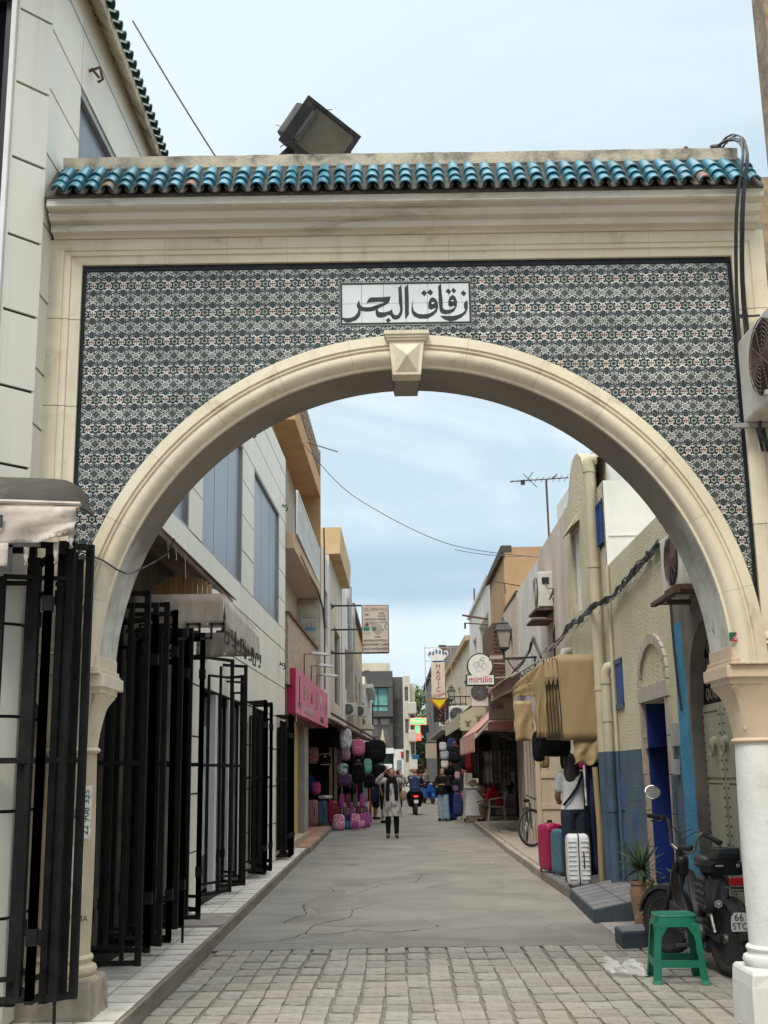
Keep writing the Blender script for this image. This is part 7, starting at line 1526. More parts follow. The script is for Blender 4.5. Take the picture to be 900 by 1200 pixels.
cl = [fab('charcoal_cloth', (.05, .045, .04)), M('taupe_striped_cloth', (.26, .20, .18), (.17, .13, .12), 14, .9, stretch=(.02, .02, 1), lo=.45, hi=.55), fab('taupe_cloth', (.20, .16, .15), (.15, .12, .11)), fab('dark_red_cloth', (.16, .01, .012)), fab('pale_cloth', (.5, .5, .5))]
for k, (x, y, z0_, z1_, wd, m_) in enumerate(((2.05, 25.8, 1.35, 2.4, .16, 3), (2.14, 26.1, 1.9, 2.38, .10, 4), (2.26, 26.5, 1.2, 2.35, .18, 0), (2.46, 27, 1.0, 1.95, .16, 0), (2.66, 27, 1.05, 1.95, .26, 1), (2.95, 27.4, 1.05, 1.95, .30, 2), (3.25, 27.8, 1.0, 1.9, .25, 1), (2.7, 28.5, .75, 1.25, .4, 2), (3.0, 29.4, .7, 1.2, .3, 2), (3.1, 26.5, 1.95, 2.2, .4, 0))):
    ob('garment', MB().sheet([[(x - wd / 2 + wd * i / 8 + .008 * sin(j + i), y + .03 * sin(i * 1.8 + k), z1_ + (z0_ - z1_) * j / 6) for j in range(7)] for i in range(9)], .02), cl[m_], gt, smooth='all')
# food cart with bread
fc_ = thing('food_cart', 'white chest food cart with a glass top full of brown bread', 'cart', (2.35, 29.5, -.12))
ob('cart_body', MB().prism([(2.12, .08), (2.19, .90), (2.72, .90), (2.66, .08)], front, 29.3, 30.0), M('white_cart_enamel', (.60, .61, .62), (.52, .53, .55), 6, .4, .2, 40, dirt=(.42, .42, .44), da=.3, ds=8), fc_, bevel=.02)
ob('cart_top', MB().box(2.14, 2.76, 29.26, 30.02, .90, .935), white_paint, fc_); ob('cart_side', MB().prism([(2.06, .08), (2.12, .93), (2.19, .93), (2.13, .08)], front, 29.32, 29.98), steel, fc_)
gls = bpy.data.materials.new('clear_glass'); gls.use_nodes = True; b_ = gls.node_tree.nodes['Principled BSDF']; b_.inputs['Base Color'].default_value = (.8, .86, .84, 1); b_.inputs['Roughness'].default_value = .05; b_.inputs['Alpha'].default_value = .10
ob('glass_case', MB().prism([(2.14, .94), (2.14, 1.33), (2.50, 1.33), (2.74, .94)], front, 29.3, 29.98), gls, fc_); ob('case_frame', MB().beam((2.50, 29.3, 1.34), (2.76, 29.3, .95), .03).beam((2.12, 29.3, 1.345), (2.54, 29.3, 1.345), .025).beam((2.13, 29.3, .94), (2.13, 29.3, 1.34), .02).beam((2.50, 30, 1.34), (2.76, 30, .95), .03), white_paint, fc_)
brm = M('brown_bread_crust', (.28, .14, .06), (.19, .09, .04), 12, .7, .5, 40)
bc = bmesh.new(); q = MB()
for k in range(16):
    a = R.uniform(0, 6); q_ = Matrix.Rotation(R.uniform(-.6, .6), 3, 'Z') @ Matrix.Rotation(R.uniform(-.5, .5), 3, 'Y'); h_ = R.uniform(0, 1)
    ob('bread', MB().ell((2.42 + (1 - h_) * .22 * cos(a), 29.6 + (1 - h_) * .18 * sin(a), .96 + .16 * h_), (.085, .05, .04), 10, 6, 1, q_), brm, fc_, smooth='all')
bc.free()
ob('timber_base', MB().box(2.12, 2.8, 29.2, 30.1, -.12, -.02).box(2.2, 2.6, 29.3, 30, -.02, .07), M('dirty_timber', (.24, .19, .14), (.15, .12, .09), 8, .9, .5, 30), fc_)
# poster board
pb = thing('poster_board', 'white and lilac beauty poster board with a black head silhouette, right stall', 'poster', (3.3, 29.5, .1))
ob('poster_panel', MB().box(3.06, 3.66, 29.5, 29.53, .10, 1.36), M('white_poster', (.58, .56, .57), (.52, .50, .52), 3, .6), pb); ob('lilac_panel', MB().box(3.065, 3.655, 29.492, 29.50, .11, .64), M('lilac_poster', (.42, .30, .44), (.5, .4, .52), 4, .6), pb)
text('lettering', 'W', .26, ink, pb, (3.20, 29.49, 1.22), ext=.002); text('lettering', 'ELLNESS', .09, ink, pb, (3.45, 29.49, 1.22), ext=.002)
text('lettering', 'HAIR STYLE\nBARBER\nCOIFFURE\nSOINS', .085, M('poster_text_rose', (.30, .10, .16)), pb, (3.22, 29.49, .98), ext=.002, sx=.9); text('lettering', 'LISSAGE\nPROTEINE', .12, M('poster_text_violet', (.20, .08, .25)), pb, (3.36, 29.488, .40), ext=.002)
ob('silhouette', MB().prism([(3.44, .70), (3.46, .80), (3.40, .84), (3.41, .92), (3.38, .96), (3.42, 1.04), (3.50, 1.10), (3.60, 1.08), (3.65, .98), (3.63, .86), (3.58, .80), (3.62, .70)], front, 29.488, 29.50), ink, pb)
# white plastic armchair
wc = M('white_plastic', (.62, .60, .56), (.55, .53, .49), 5, .5)
ch = thing('plastic_armchair', 'white plastic armchair under the seated man in the red shirt', 'chair', (2.95, 28.5, -.05))
CX, CY, CZ = 2.98, 28.5, -.05
ob('seat', MB().cbox((CX, CY, CZ + .42), (.46, .48, .035)), wc, ch, bevel=.02)
ob('backrest', MB().tube([(CX + .22, CY - .22, CZ + .42), (CX + .28, CY - .22, CZ + .82), (CX + .29, CY, CZ + .86), (CX + .28, CY + .22, CZ + .82), (CX + .22, CY + .22, CZ + .42)], .022, 6), wc, ch, smooth=True)
for j in range(4): ob('back_slat', MB().beam((CX + .235, CY - .15 + .1 * j, CZ + .42), (CX + .285, CY - .15 + .1 * j, CZ + .84), .03), wc, ch)
for sy in (-1, 1):
    ob('armrest', MB().tube([(CX + .28, CY + sy * .24, CZ + .68), (CX + .05, CY + sy * .26, CZ + .67), (CX - .20, CY + sy * .25, CZ + .62), (CX - .22, CY + sy * .24, CZ + .42)], .022, 6), wc, ch, smooth=True)
    for sx in (-1, 1): ob('leg', MB().beam((CX + sx * .20, CY + sy * .20, CZ + .42), (CX + sx * .27, CY + sy * .25, CZ), .04), wc, ch)

# ================================================================ people
skin_m = M('skin_tan', (.36, .19, .12), (.31, .16, .10), 6, .6, obj=True); skin_d = M('skin_brown', (.26, .13, .085), (.22, .11, .07), 6, .6, obj=True)
hair_m = M('dark_hair', (.012, .009, .008), (.03, .022, .018), 30, .5, .4, 60, obj=True, stretch=(1, 1, .2))
def limb(mb, pts, rad, n=12):
    p, r = smooth_path(pts, rad); mb.tube(p, r, n); mb.ell(p[0], (r[0],) * 3, 12, 8); mb.ell(p[-1], (r[-1],) * 3, 12, 8)
def trunk(mb, rings, inf=0.0, n=18):
    """rings: (x, y, z, half width, half depth) along the spine"""
    C_ = [Vector(r[:3]) for r in rings]; out = []
    for i, r in enumerate(rings):
        t = (C_[min(i + 1, len(C_) - 1)] - C_[max(i - 1, 0)]).normalized(); a = Vector((1, 0, 0)); a = (a - t * a.dot(t)).normalized(); b = t.cross(a)
        out.append([C_[i] + a * (r[3] + inf) * cos(2 * pi * k / n) + b * (r[4] + inf) * sin(2 * pi * k / n) for k in range(n)])
    mb.loft(out)
def remesh(o, vox, it=4):
    m = o.modifiers.new('remesh', 'REMESH'); m.mode = 'VOXEL'; m.voxel_size = vox; m.use_smooth_shade = True
    s = o.modifiers.new('smooth', 'SMOOTH'); s.iterations = it; s.factor = .5
def lerp3(a, b, t): return tuple(a[i] + (b[i] - a[i]) * t for i in range(3))
def person(label, loc, rz, J, vox=.014, skin=None, group=None, cat='person'):
    """J: spine rings, head (centre, yaw, pitch), limbs; returns (root, J). Faces -y before rotation."""
    skin = skin or skin_m; t = thing('person', label, cat, loc, rz, group); mb = MB()
    trunk(mb, J['spine']); hc_, hy, hp_ = J['head']; hc_ = Vector(hc_); M3 = Matrix.Rotation(hy, 3, 'Z') @ Matrix.Rotation(hp_, 3, 'X')
    hs = J.get('hs', 1.0)
    limb(mb, [J['spine'][-1][:3], lerp3(J['spine'][-1][:3], tuple(hc_ + M3 @ Vector((0, .03, -.08))), .6), tuple(hc_ + M3 @ Vector((0, .02, -.05)))], [.062, .052, .055])
    mb.ell(hc_ + M3 @ Vector((0, .012, .02)), (.078 * hs, .098 * hs, .105 * hs), 20, 14, .95, M3); mb.ell(hc_ + M3 @ Vector((0, -.028, -.055)), (.056, .062, .060), 16, 10, 1, M3)
    mb.ell(hc_ + M3 @ Vector((0, -.093, -.012)), (.013, .018, .026), 10, 8, 1, M3); mb.ell(hc_ + M3 @ Vector((0, -.084, -.055)), (.024, .012, .009), 10, 6, 1, M3)
    for s in (-1, 1): mb.ell(hc_ + M3 @ Vector((s * .08, .012, -.005)), (.012, .02, .032), 10, 8, 1, M3); mb.ell(hc_ + M3 @ Vector((s * .038, -.068, -.03)), (.022, .02, .02), 8, 6, 1, M3)
    for s in ('L', 'R'):
        limb(mb, [J['sh' + s], J['el' + s], J['wr' + s]], J.get('ar', [.052, .042, .028])); limb(mb, [J['hip' + s], J['kn' + s], J['an' + s]], J.get('lr', [.088, .058, .040])); limb(mb, [J['an' + s], J['toe' + s]], [.042, .034])
        w_ = Vector(J['wr' + s]); e_ = Vector(J['el' + s]); hd = Vector(J.get('hd' + s, tuple((w_ - e_).normalized()))).normalized(); sd = Vector(J.get('hs' + s, (0, 1, 0))); sd = (sd - hd * sd.dot(hd)).normalized(); nn = hd.cross(sd)
        pc = w_ + hd * .045
        mb.ell(pc, (.032, .016, .05), 12, 8, .8, Matrix((sd, nn, hd)).transposed())
        for i in range(4):
            o_ = (i - 1.5) * .018; L_ = (.058, .070, .066, .052)[i]; b_ = pc + hd * .04 + sd * o_; cu = nn * (.010 + .014 * J.get('curl', 1))
            limb(mb, [b_, b_ + hd * L_ * .5 + cu * .4, b_ + hd * L_ * .85 + cu * 1.3], [.0095, .0088, .0078], 6)
        b_ = pc - hd * .02 - sd * .028 * (1 if s == 'L' else 1); limb(mb, [b_, b_ - sd * .022 + hd * .028, b_ - sd * .028 + hd * .055 + nn * .01], [.011, .010, .008], 6)
    o = ob('body', mb, skin, t, world=False); remesh(o, vox)
    # face
    ew = M('eye_white', (.6, .58, .55), None, 5, .3); 
    for s in (-1, 1):
        c = hc_ + M3 @ Vector((s * .031, -.079, .006)); ob('eye', MB().ell(c, (.012, .007, .007), 8, 6, 1, M3), ew, t, world=False); ob('iris', MB().ell(c + M3 @ Vector((0, -.005, 0)), (.0055, .003, .0055), 8, 6, 1, M3), ink, t, world=False)
        ob('eyebrow', MB().cbox(tuple(hc_ + M3 @ Vector((s * .033, -.084, .026))), (.034, .008, .006), hy), hair_m, t, world=False)
    ob('mouth', MB().ell(hc_ + M3 @ Vector((0, -.092, -.056)), (.021, .006, .005), 8, 5, 1, M3), M('lips', (.25, .08, .06)), t, world=False)
    return t
def cloth(nm, t, mat_, build, vox=.014, it=3): mb = MB(); build(mb); o = ob(nm, mb, mat_, t, world=False); remesh(o, vox, it); return o
def hair_cap(t, J, mat_=None, long=0.0, bun=0, up=1.0):
    hc_, hy, hp_ = J['head']; hc_ = Vector(hc_); M3 = Matrix.Rotation(hy, 3, 'Z') @ Matrix.Rotation(hp_, 3, 'X'); mb = MB()
    mb.ell(hc_ + M3 @ Vector((0, .028, .038)), (.086 * up, .096 * up, .10), 18, 12, 1, M3); mb.ell(hc_ + M3 @ Vector((0, .055, -.02)), (.074, .06, .075), 16, 10, 1, M3)
    if long: trunk(mb, [(hc_.x - .01, hc_.y + .05, hc_.z + .05, .092, .07), (hc_.x, hc_.y + .075, hc_.z - .06, .108, .065), (hc_.x + .01, hc_.y + .10, hc_.z - long * .6, .115, .05), (hc_.x + .02, hc_.y + .12, hc_.z - long * .95, .085, .03), (hc_.x + .03, hc_.y + .12, hc_.z - long * 1.1, .03, .015)])
    if bun: mb.ell(hc_ + M3 @ Vector((0, .13, .02)), (.04, .04, .04), 10, 8)
    o = ob('hair', mb, mat_ or hair_m, t, world=False); remesh(o, .013, 2); return o
def stand(H_=1.62, **k):
    s = H_ / 1.62
    J = dict(spine=[(0, 0, .86 * s, .145, .10), (0, 0, .93 * s, .165, .112), (0, 0, 1.02 * s, .140, .10), (0, 0, 1.12 * s, .135, .098), (0, 0, 1.24 * s, .155, .108), (0, 0, 1.33 * s, .165, .10), (0, .005, 1.39 * s, .12, .075), (0, .01, 1.42 * s, .06, .055)],
             head=((0, -.015, 1.52 * s), 0, 0))
    for n_, q in (('L', -1), ('R', 1)):
        J['sh' + n_] = (q * .165, 0, 1.345 * s); J['el' + n_] = (q * .225, .02, 1.09 * s); J['wr' + n_] = (q * .235, -.05, .87 * s)
        J['hip' + n_] = (q * .085, 0, .86 * s); J['kn' + n_] = (q * .095, -.01, .47 * s); J['an' + n_] = (q * .10, .02, .085); J['toe' + n_] = (q * .115, -.12, .04)
    J.update(k); return J
def shirt(J, inf, sl=.55, hem=0, lo=1):
    def b(mb):
        sp_ = J['spine'][lo:-1]; trunk(mb, sp_, inf)
        if hem: p = sp_[0]; trunk(mb, [(p[0], p[1], p[2] - hem, p[3], p[4]), p], inf + .004)
        for s in 'LR': e = lerp3(J['sh' + s], J['el' + s], min(sl, 1) / 1.0) if sl <= 1 else J['el' + s]; pts = [J['sh' + s], e] + ([lerp3(J['el' + s], J['wr' + s], sl - 1)] if sl > 1 else []); limb(mb, pts, [.062 + inf * .6, .050 + inf] + ([.036 + inf] if sl > 1 else []))
    return b
def trousers(J, inf, wide=0., to=.95):
    def b(mb):
        trunk(mb, J['spine'][:3], inf)
        for s in 'LR': limb(mb, [J['hip' + s], J['kn' + s], lerp3(J['kn' + s], J['an' + s], to)], [.095 + inf, .066 + inf + wide * .6, .048 + inf + wide])
    return b
def shoes(t, J, mat_):
    for s in 'LR':
        a, b = Vector(J['an' + s]), Vector(J['toe' + s]); mb = MB(); limb(mb, [a + Vector((0, .03, -.035)), (a + b) / 2 + Vector((0, 0, -.01)), b], [.042, .042, .036]); mb.v = [(v[0], v[1], max(v[2], .0)) for v in mb.v]; o = ob('shoe', mb, mat_, t, world=False); remesh(o, .012, 2)
# 1. woman with both hands raised to her head
J = stand(1.58); J['head'] = ((0, -.03, 1.485), .05, .12); s_ = J['spine']
for n_, q in (('L', -1), ('R', 1)):
    J['sh' + n_] = (q * .175, 0, 1.33); J['el' + n_] = (q * .345, -.03, 1.30); J['wr' + n_] = (q * .185, -.05, 1.495); J['hd' + n_] = (-q * .5, 0, .8); J['hs' + n_] = (0, 1, 0)
w1 = person('woman in a grey white tunic and black scarf raising both hands to her head', (-.10, 21.4, -.12), 0, J, .012)
tun = M('grey_white_tunic', (.46, .44, .42), (.20, .19, .19), 16, .9, .2, 60, obj=True, stretch=(1, 1, .35), lo=.48, hi=.56)
def b(mb):
    trunk(mb, [(0, 0, .50, .235, .15), (0, 0, .62, .225, .145), (0, 0, .85, .20, .145), (0, 0, 1.02, .18, .135), (0, 0, 1.22, .175, .13), (0, 0, 1.34, .17, .11), (0, 0, 1.39, .10, .08)])
    for s in 'LR': limb(mb, [J['sh' + s], J['el' + s], lerp3(J['el' + s], J['wr' + s], .72)], [.072, .062, .050])
cloth('tunic', w1, tun, b, .013); cloth('trousers', w1, F_BLACK, trousers(J, .004), .014); shoes(w1, J, M('brown_shoe', (.06, .035, .03)))
def b(mb):
    for q in (-1, 1): trunk(mb, [(q * .10, -.125, .86, .045, .02), (q * .105, -.145, 1.0, .05, .022), (q * .10, -.14, 1.15, .052, .025), (q * .085, -.115, 1.30, .05, .03), (q * .06, -.05, 1.40, .045, .05)])
    trunk(mb, [(0, -.10, 1.25, .05, .03), (0, -.085, 1.33, .085, .04), (0, -.02, 1.40, .085, .085), (0, .0, 1.43, .06, .06)])
cloth('scarf', w1, F_BLACK, b, .013); hair_cap(w1, J, bun=1)
hb = thing('handbag', 'tan shoulder bag hanging at the hip of the woman with raised hands', 'handbag', (.13, 21.3, .85)); ob('bag_body', MB().ell((.17, 21.36, .86), (.075, .045, .12), 14, 10, .7), M('tan_leather', (.30, .19, .12), (.24, .15, .09), 8, .6), hb, smooth='all'); ob('bag_strap', MB().tube([(.14, 21.34, .95), (.09, 21.25, 1.15), (.05, 21.32, 1.28)], .012, 5), M('tan_leather', (.3, .2, .1)), hb)
# 2. woman in the white T-shirt, from behind
J = stand(1.66); J['wrL'] = (-.235, -.04, .84); J['elL'] = (-.22, .03, 1.10); J['elR'] = (.20, -.07, 1.12); J['wrR'] = (.13, -.24, 1.02); J['hdR'] = (-.3, -.8, .1); J['hsL'] = (0, 1, 0)
J['head'] = ((.02, -.03, 1.545), -.35, .25)
w2 = person('woman in a white T-shirt and dark jeans seen from behind beside the suitcases', (2.21, 8.3, -.002), pi + .12, J, .008, skin_d); w2.scale = (.96, .96, .955)
cloth('t_shirt', w2, M('white_cotton', (.50, .50, .51), (.44, .44, .45), 5, .9, .3, 25, obj=True), shirt(J, .016, .62, .02), .010, 4)
cloth('jeans', w2, M('dark_blue_denim', (.010, .016, .034), (.014, .022, .042), 8, .85, .2, 80, obj=True), trousers(J, .010, .022, .99), .011, 4); shoes(w2, J, M('cream_shoe', (.50, .47, .42)))
hair_cap(w2, J, long=.25, up=1.04)
ob('hair_clip', MB().tube([(-.02 + .02 * cos(t), .125, 1.53 + .022 * sin(t)) for t in [k * .5 for k in range(9)]], .005, 5), M('silver_clip', (.5, .5, .5), None, 5, .3, metal=1), w2, world=False)
sb = thing('shoulder_bag', 'dark shoulder bag worn across the back of the woman in the white T-shirt', 'handbag', (2.3, 8.2, .9))
mw = Matrix.Translation((2.21, 8.3, -.002)) @ Matrix.Rotation(pi + .12, 4, 'Z') @ Matrix.Scale(.96, 4)
stp = [tuple(mw @ Vector(v)) for v in [(-.11, .04, 1.425), (-.09, .125, 1.37), (-.01, .148, 1.22), (.09, .142, 1.09), (.17, .105, .99)]]
ob('strap', MB().tube(stp, .017, 6), F_BLACK, sb, smooth=True); ob('bag_body', MB().ell((2.43, 8.2, .86), (.07, .10, .16), 14, 10, .7), navy_f, sb, smooth='all')
# 3. seated man in red
J = stand(1.68)
J['spine'] = [(0, .10, .44, .15, .12), (0, .13, .52, .165, .125), (0, .12, .63, .15, .115), (0, .06, .76, .165, .12), (0, -.05, .86, .18, .115), (0, -.14, .92, .15, .09), (0, -.19, .94, .07, .06)]
J['head'] = ((0, -.30, 1.0), 0, .75)
for n_, q in (('L', -1), ('R', 1)):
    J['sh' + n_] = (q * .17, -.10, .89); J['el' + n_] = (q * .19, -.24, .66); J['wr' + n_] = (q * .08, -.40, .82 if n_ == 'L' else .60); J['hip' + n_] = (q * .09, .05, .45); J['kn' + n_] = (q * .13, -.38, .47); J['an' + n_] = (q * .12, -.36, .10); J['toe' + n_] = (q * .13, -.48, .04)
w3 = person('man in a red shirt sitting bent forward on the white plastic chair', (2.93, 28.5, -.06), -pi / 2, J, .014, skin_d)
cloth('shirt', w3, M('bright_red_cotton', (.62, .012, .02), (.5, .01, .015), 5, .9, obj=True), shirt(J, .018, .75, 0, 0), .014); cloth('shorts', w3, M('khaki_cotton', (.16, .13, .09), (.12, .10, .07), 6, .9, obj=True), lambda mb: [limb(mb, [J['hip' + s], J['kn' + s]], [.10, .085]) for s in 'LR'] and trunk(mb, J['spine'][:2], .01), .014); shoes(w3, J, F_BLACK); hair_cap(w3, J)
tag(ob('chest_strap', MB().tube([(2.83, 28.34, .90), (2.90, 28.32, .80), (2.98, 28.34, .66)], .02, 5), F_BLACK), 'black strap across the back of the seated man in red', 'strap')
# 4/5. two women shopping on the right
J = stand(1.60); J['elR'] = (.24, -.08, 1.10); J['wrR'] = (.10, -.26, 1.12); J['wrL'] = (-.10, -.24, 1.05); J['elL'] = (-.24, -.06, 1.10)
w4 = person('woman in a black top and pale flared jeans at the right stall', (1.55, 31, -.12), -.5, J, .015)
cloth('top', w4, F_BLACK, shirt(J, .03, 1.5, .10), .015); cloth('jeans', w4, M('pale_blue_denim', (.26, .35, .42), (.20, .28, .35), 7, .9, obj=True), trousers(J, .008, .045, 1.0), .015); shoes(w4, J, F_BLACK); hair_cap(w4, J, long=.22)
J = stand(1.60); J['elL'] = (-.24, -.08, 1.10); J['wrL'] = (-.10, -.28, 1.10)
w5 = person('woman in black with a long royal blue skirt behind the one in pale jeans', (1.78, 31.5, -.12), .9, J, .016)
cloth('top', w5, F_BLACK, shirt(J, .02, 1.2, .05), .016); cloth('skirt', w5, M('royal_blue_cloth', (.01, .03, .22), (.01, .025, .17), 5, .9, obj=True), lambda mb: trunk(mb, [(0, 0, .06, .26, .22), (0, 0, .3, .22, .18), (0, 0, .7, .18, .14), (0, 0, .98, .14, .11)]), .016); shoes(w5, J, F_BLACK); hair_cap(w5, J, long=.2)
# 6. people behind the raised-hands woman
J = stand(1.72); J['head'] = ((0, -.015, 1.6), .6, .1); w6 = person('man in black with a cap half hidden behind the woman with raised hands', (-.30, 30, -.12), .9, J, .018)
cloth('shirt', w6, F_BLACK, shirt(J, .02, .6, .04), .016); cloth('shorts', w6, F_BLACK, trousers(J, .015, .02, .1), .016); hair_cap(w6, J, M('black_cap_cloth', (.02, .02, .02))); shoes(w6, J, F_BLACK)
J = stand(1.66); w7 = person('person in dark clothes with bare calves browsing the far end of the left stall', (-.62, 33, -.12), 1.8, J, .018)
cloth('shirt', w7, fab('dark_green_cloth', (.02, .03, .028)), shirt(J, .025, .6, .10), .016); cloth('shorts', w7, F_BLACK, trousers(J, .03, .03, .05), .016); hair_cap(w7, J); shoes(w7, J, F_STRAP)
# 7. rider on a scooter, from behind
def scooter(label, loc, rz, bodym, cat='scooter', tail=True, nm='scooter'):
    t = thing(nm, label, cat, loc, rz)
    for y in (-.62, .62): ob('wheel', MB().lathe([(.13, -.05), (.20, -.055), (.235, -.04), (.245, 0), (.235, .04), (.20, .055), (.13, .05)], (0, y, .245), 20, 'X'), blackrub, t, world=False, smooth=True); ob('rim', MB().lathe([(.001, -.03), (.13, -.03), (.13, .03), (.001, .03)], (0, y, .245), 16, 'X'), alu, t, world=False)
    ob('rear_body', MB().loft([[(-.13, -.80, .55), (.13, -.80, .55), (.13, -.80, .72), (-.13, -.80, .72)], [(-.19, -.5, .35), (.19, -.5, .35), (.17, -.5, .78), (-.17, -.5, .78)], [(-.16, .0, .30), (.16, .0, .30), (.13, .0, .70), (-.13, .0, .70)]]), bodym, t, world=False, bevel=.03)
    ob('seat', MB().ell((0, -.35, .80), (.15, .42, .06), 16, 8, .7), F_BLACK, t, world=False, smooth='all'); ob('floorboard', MB().box(-.17, .17, -.05, .38, .27, .33), bodym, t, world=False)
    ob('front_shield', MB().loft([[(-.20, .34, .32), (.20, .34, .32), (.20, .40, .32), (-.20, .40, .32)], [(-.24, .42, .6), (.24, .42, .6), (.22, .50, .6), (-.22, .50, .6)], [(-.13, .40, .95), (.13, .40, .95), (.12, .50, .95), (-.12, .50, .95)]]), bodym, t, world=False, bevel=.03)
    ob('front_fender', MB().lathe([(.27, -.08), (.29, 0), (.27, .08)], (0, .62, .245), 14, 'X', radians(0), radians(180)), bodym, t, world=False, smooth=True)
    ob('handlebar', MB().tube([(-.34, .36, 1.02), (-.12, .42, 1.0), (.12, .42, 1.0), (.34, .36, 1.02)], .022, 8), F_BLACK, t, world=False, smooth=True); ob('headlight', MB().ell((0, .50, .92), (.09, .05, .07), 12, 8), alu, t, world=False, smooth='all')
    if tail: ob('tail_light', MB().cbox((0, -.815, .66), (.14, .03, .06)), M('lit_tail_light', (.9, .03, .02), None, 5, .4, emit=1.5), t, world=False); ob('number_plate', MB().cbox((0, -.84, .48), (.15, .01, .12)), white_paint, t, world=False); ob('mudguard', MB().cbox((0, -.80, .40), (.10, .02, .26)), F_BLACK, t, world=False)
    return t
scooter('black scooter with a lit red tail light ridden away down the street', (.78, 37.2, -.12), .03, F_BLACK)
J = stand(1.72); J['spine'] = [(0, .10, .80, .17, .13), (0, .10, .90, .18, .13), (0, .08, 1.02, .17, .125), (0, .05, 1.16, .19, .13), (0, .02, 1.30, .205, .13), (0, .0, 1.38, .17, .10), (0, -.01, 1.43, .07, .06)]; J['head'] = ((0, -.03, 1.53), 0, 0)
for n_, q in (('L', -1), ('R', 1)): J['sh' + n_] = (q * .19, 0, 1.33); J['el' + n_] = (q * .30, -.20, 1.12); J['wr' + n_] = (q * .28, -.42, 1.08); J['hip' + n_] = (q * .10, .05, .82); J['kn' + n_] = (q * .24, -.34, .68); J['an' + n_] = (q * .20, -.22, .36); J['toe' + n_] = (q * .20, -.36, .34)
w8 = person('bald rider in a navy shirt seen from behind on the black scooter', (.78, 37.0, -.12), pi, J, .018)
cloth('shirt', w8, M('navy_polo', (.015, .03, .08), (.02, .04, .1), 5, .9, obj=True), shirt(J, .022, .8, 0, 0), .016); cloth('trousers', w8, F_BLACK, trousers(J, .012, 0, .9), .016); shoes(w8, J, F_BLACK)
text('lettering', 'SECURITE', .09, white_paint, w8, (0, .155, 1.32), (pi / 2, 0, pi), .002, world=False)
scooter('parked blue scooter with round black wheel facing the camera side, right', (1.75, 52, -.12), 3.45, M('bright_blue_enamel', (.01, .10, .36), (.01, .08, .3), 3, .3), tail=False)
# small crowd and parked motorcycles at the far end
cc = [(.25, .12, .1), (.02, .02, .03), (.4, .36, .33), (.3, .05, .06), (.1, .12, .2), (.5, .45, .42), (.03, .05, .09), (.22, .2, .18)]
lab = ['distant walker in a dark red top near the street end', 'distant walker in black near the street end', 'distant walker in a cream top near the street end', 'distant walker in a crimson top beside parked scooters', 'distant walker in a slate blue top near the van', 'distant walker in a pale shirt by the far houses', 'distant walker in navy beyond the scooter rider', 'distant walker in brown beyond the scooter rider']
for k, (x, y) in enumerate(((.3, 62), (-.15, 50), (1.4, 70), (2.1, 76), (-.45, 66), (.6, 84), (.25, 46), (1.9, 60))):
    J = stand(1.6 + .05 * (k % 3)); p_ = person(lab[k], (x, y, -.12), [0, pi, .4, 2.8, -.5, 3.3, pi, 1][k], J, .024)
    cloth('shirt', p_, M('walker_cloth_%d' % k, cc[k], None, 5, .9), shirt(J, .02, 1.2, .05), .02); cloth('trousers', p_, [F_BLACK, navy_f][k % 2], trousers(J, .01, .01, 1), .02); hair_cap(p_, J)
for k, (x, y, r_) in enumerate(((2.2, 57, 2.0), (2.3, 61, 1.9), (2.2, 65, 2.1))):
    scooter(['dark scooter parked just beyond the blue one', 'second dark scooter parked beyond the blue one', 'farthest dark scooter of the parked row'][k], (x, y, -.12), r_, [F_BLACK, M('dull_red_enamel', (.15, .02, .02)), F_STRAP][k], tail=False)
vn = thing('parked_van', 'pale van parked far down the left side of the street', 'van', (-1.1, 74, -.12))
ob('van_body', MB().prism([(73, .3), (73, 1.5), (73.5, 1.95), (77.4, 1.95), (77.4, .3)], lambda u, v, q_: (q_, u, v), -1.5, .1), M('white_van_paint', (.6, .62, .64), None, 3, .3), vn, bevel=.06)
ob('windscreen', MB().add([(-1.35, 72.97, 1.25), (-.05, 72.97, 1.25), (-.1, 73.3, 1.80), (-1.3, 73.3, 1.80)], [(0, 1, 2, 3)]), M('van_glass', (.10, .16, .17), None, 3, .1), vn); 
for x in (-1.4, -.05):
    for y in (73.9, 76.6): ob('wheel', MB().lathe([(.001, -.1), (.33, -.1), (.33, .1), (.001, .1)], (x, y, .21), 16, 'X'), blackrub, vn)

# ================================================================ street end
gb = thing('grey_modern_building', 'dark grey modern building with teal windows closing the street end', 'building', (-1, 98, 0))
gm1 = M('anthracite_render', (.085, .085, .083), (.075, .075, .073), 1, .8); gm2 = M('anthracite_side', (.11, .11, .108), (.095, .095, .094), 1, .8); tealg = M('teal_glass', (.13, .34, .32), (.18, .42, .39), 2.5, .2)
q = MB(); holes(q, lambda u, v, dd: (u, 95 + dd, v), -2.5, .25, -.15, 9.75, [(-1.95, -.12, 6.5, 8.5), (-1.9, -1.0, 3.6, 5.9), (-.8, -.02, 3.6, 5.9), (-1.3, -.1, .1, 2.9)], .3); q.box(-9, .25, 95.3, 110, -.1, 9.75); ob('wall', q, gm1, gb)
ob('side_wall', MB().box(.25, 1.15, 96.2, 110, -.1, 9.5), gm2, gb); ob('bay', MB().box(-2.5, .30, 94.55, 95, 8.55, 9.9).box(-2.5, .30, 94.55, 95, 6.05, 6.45).box(-2.5, -1.97, 94.6, 95, 6.45, 8.55).box(-.10, .28, 94.6, 95, 6.45, 8.55), gm1, gb)
w_ = ob('window', MB().box(-1.95, -.12, 95.1, 95.12, 6.5, 8.5), tealg, gb)
q = MB()
for x in (-1.95, -1.35, -.98, -.12): q.beam((x, 95.05, 6.5 if x in (-1.95, -.12, -.98) else 6.95), (x, 95.05, 8.5 if x != -1.35 else 8.1), .06)
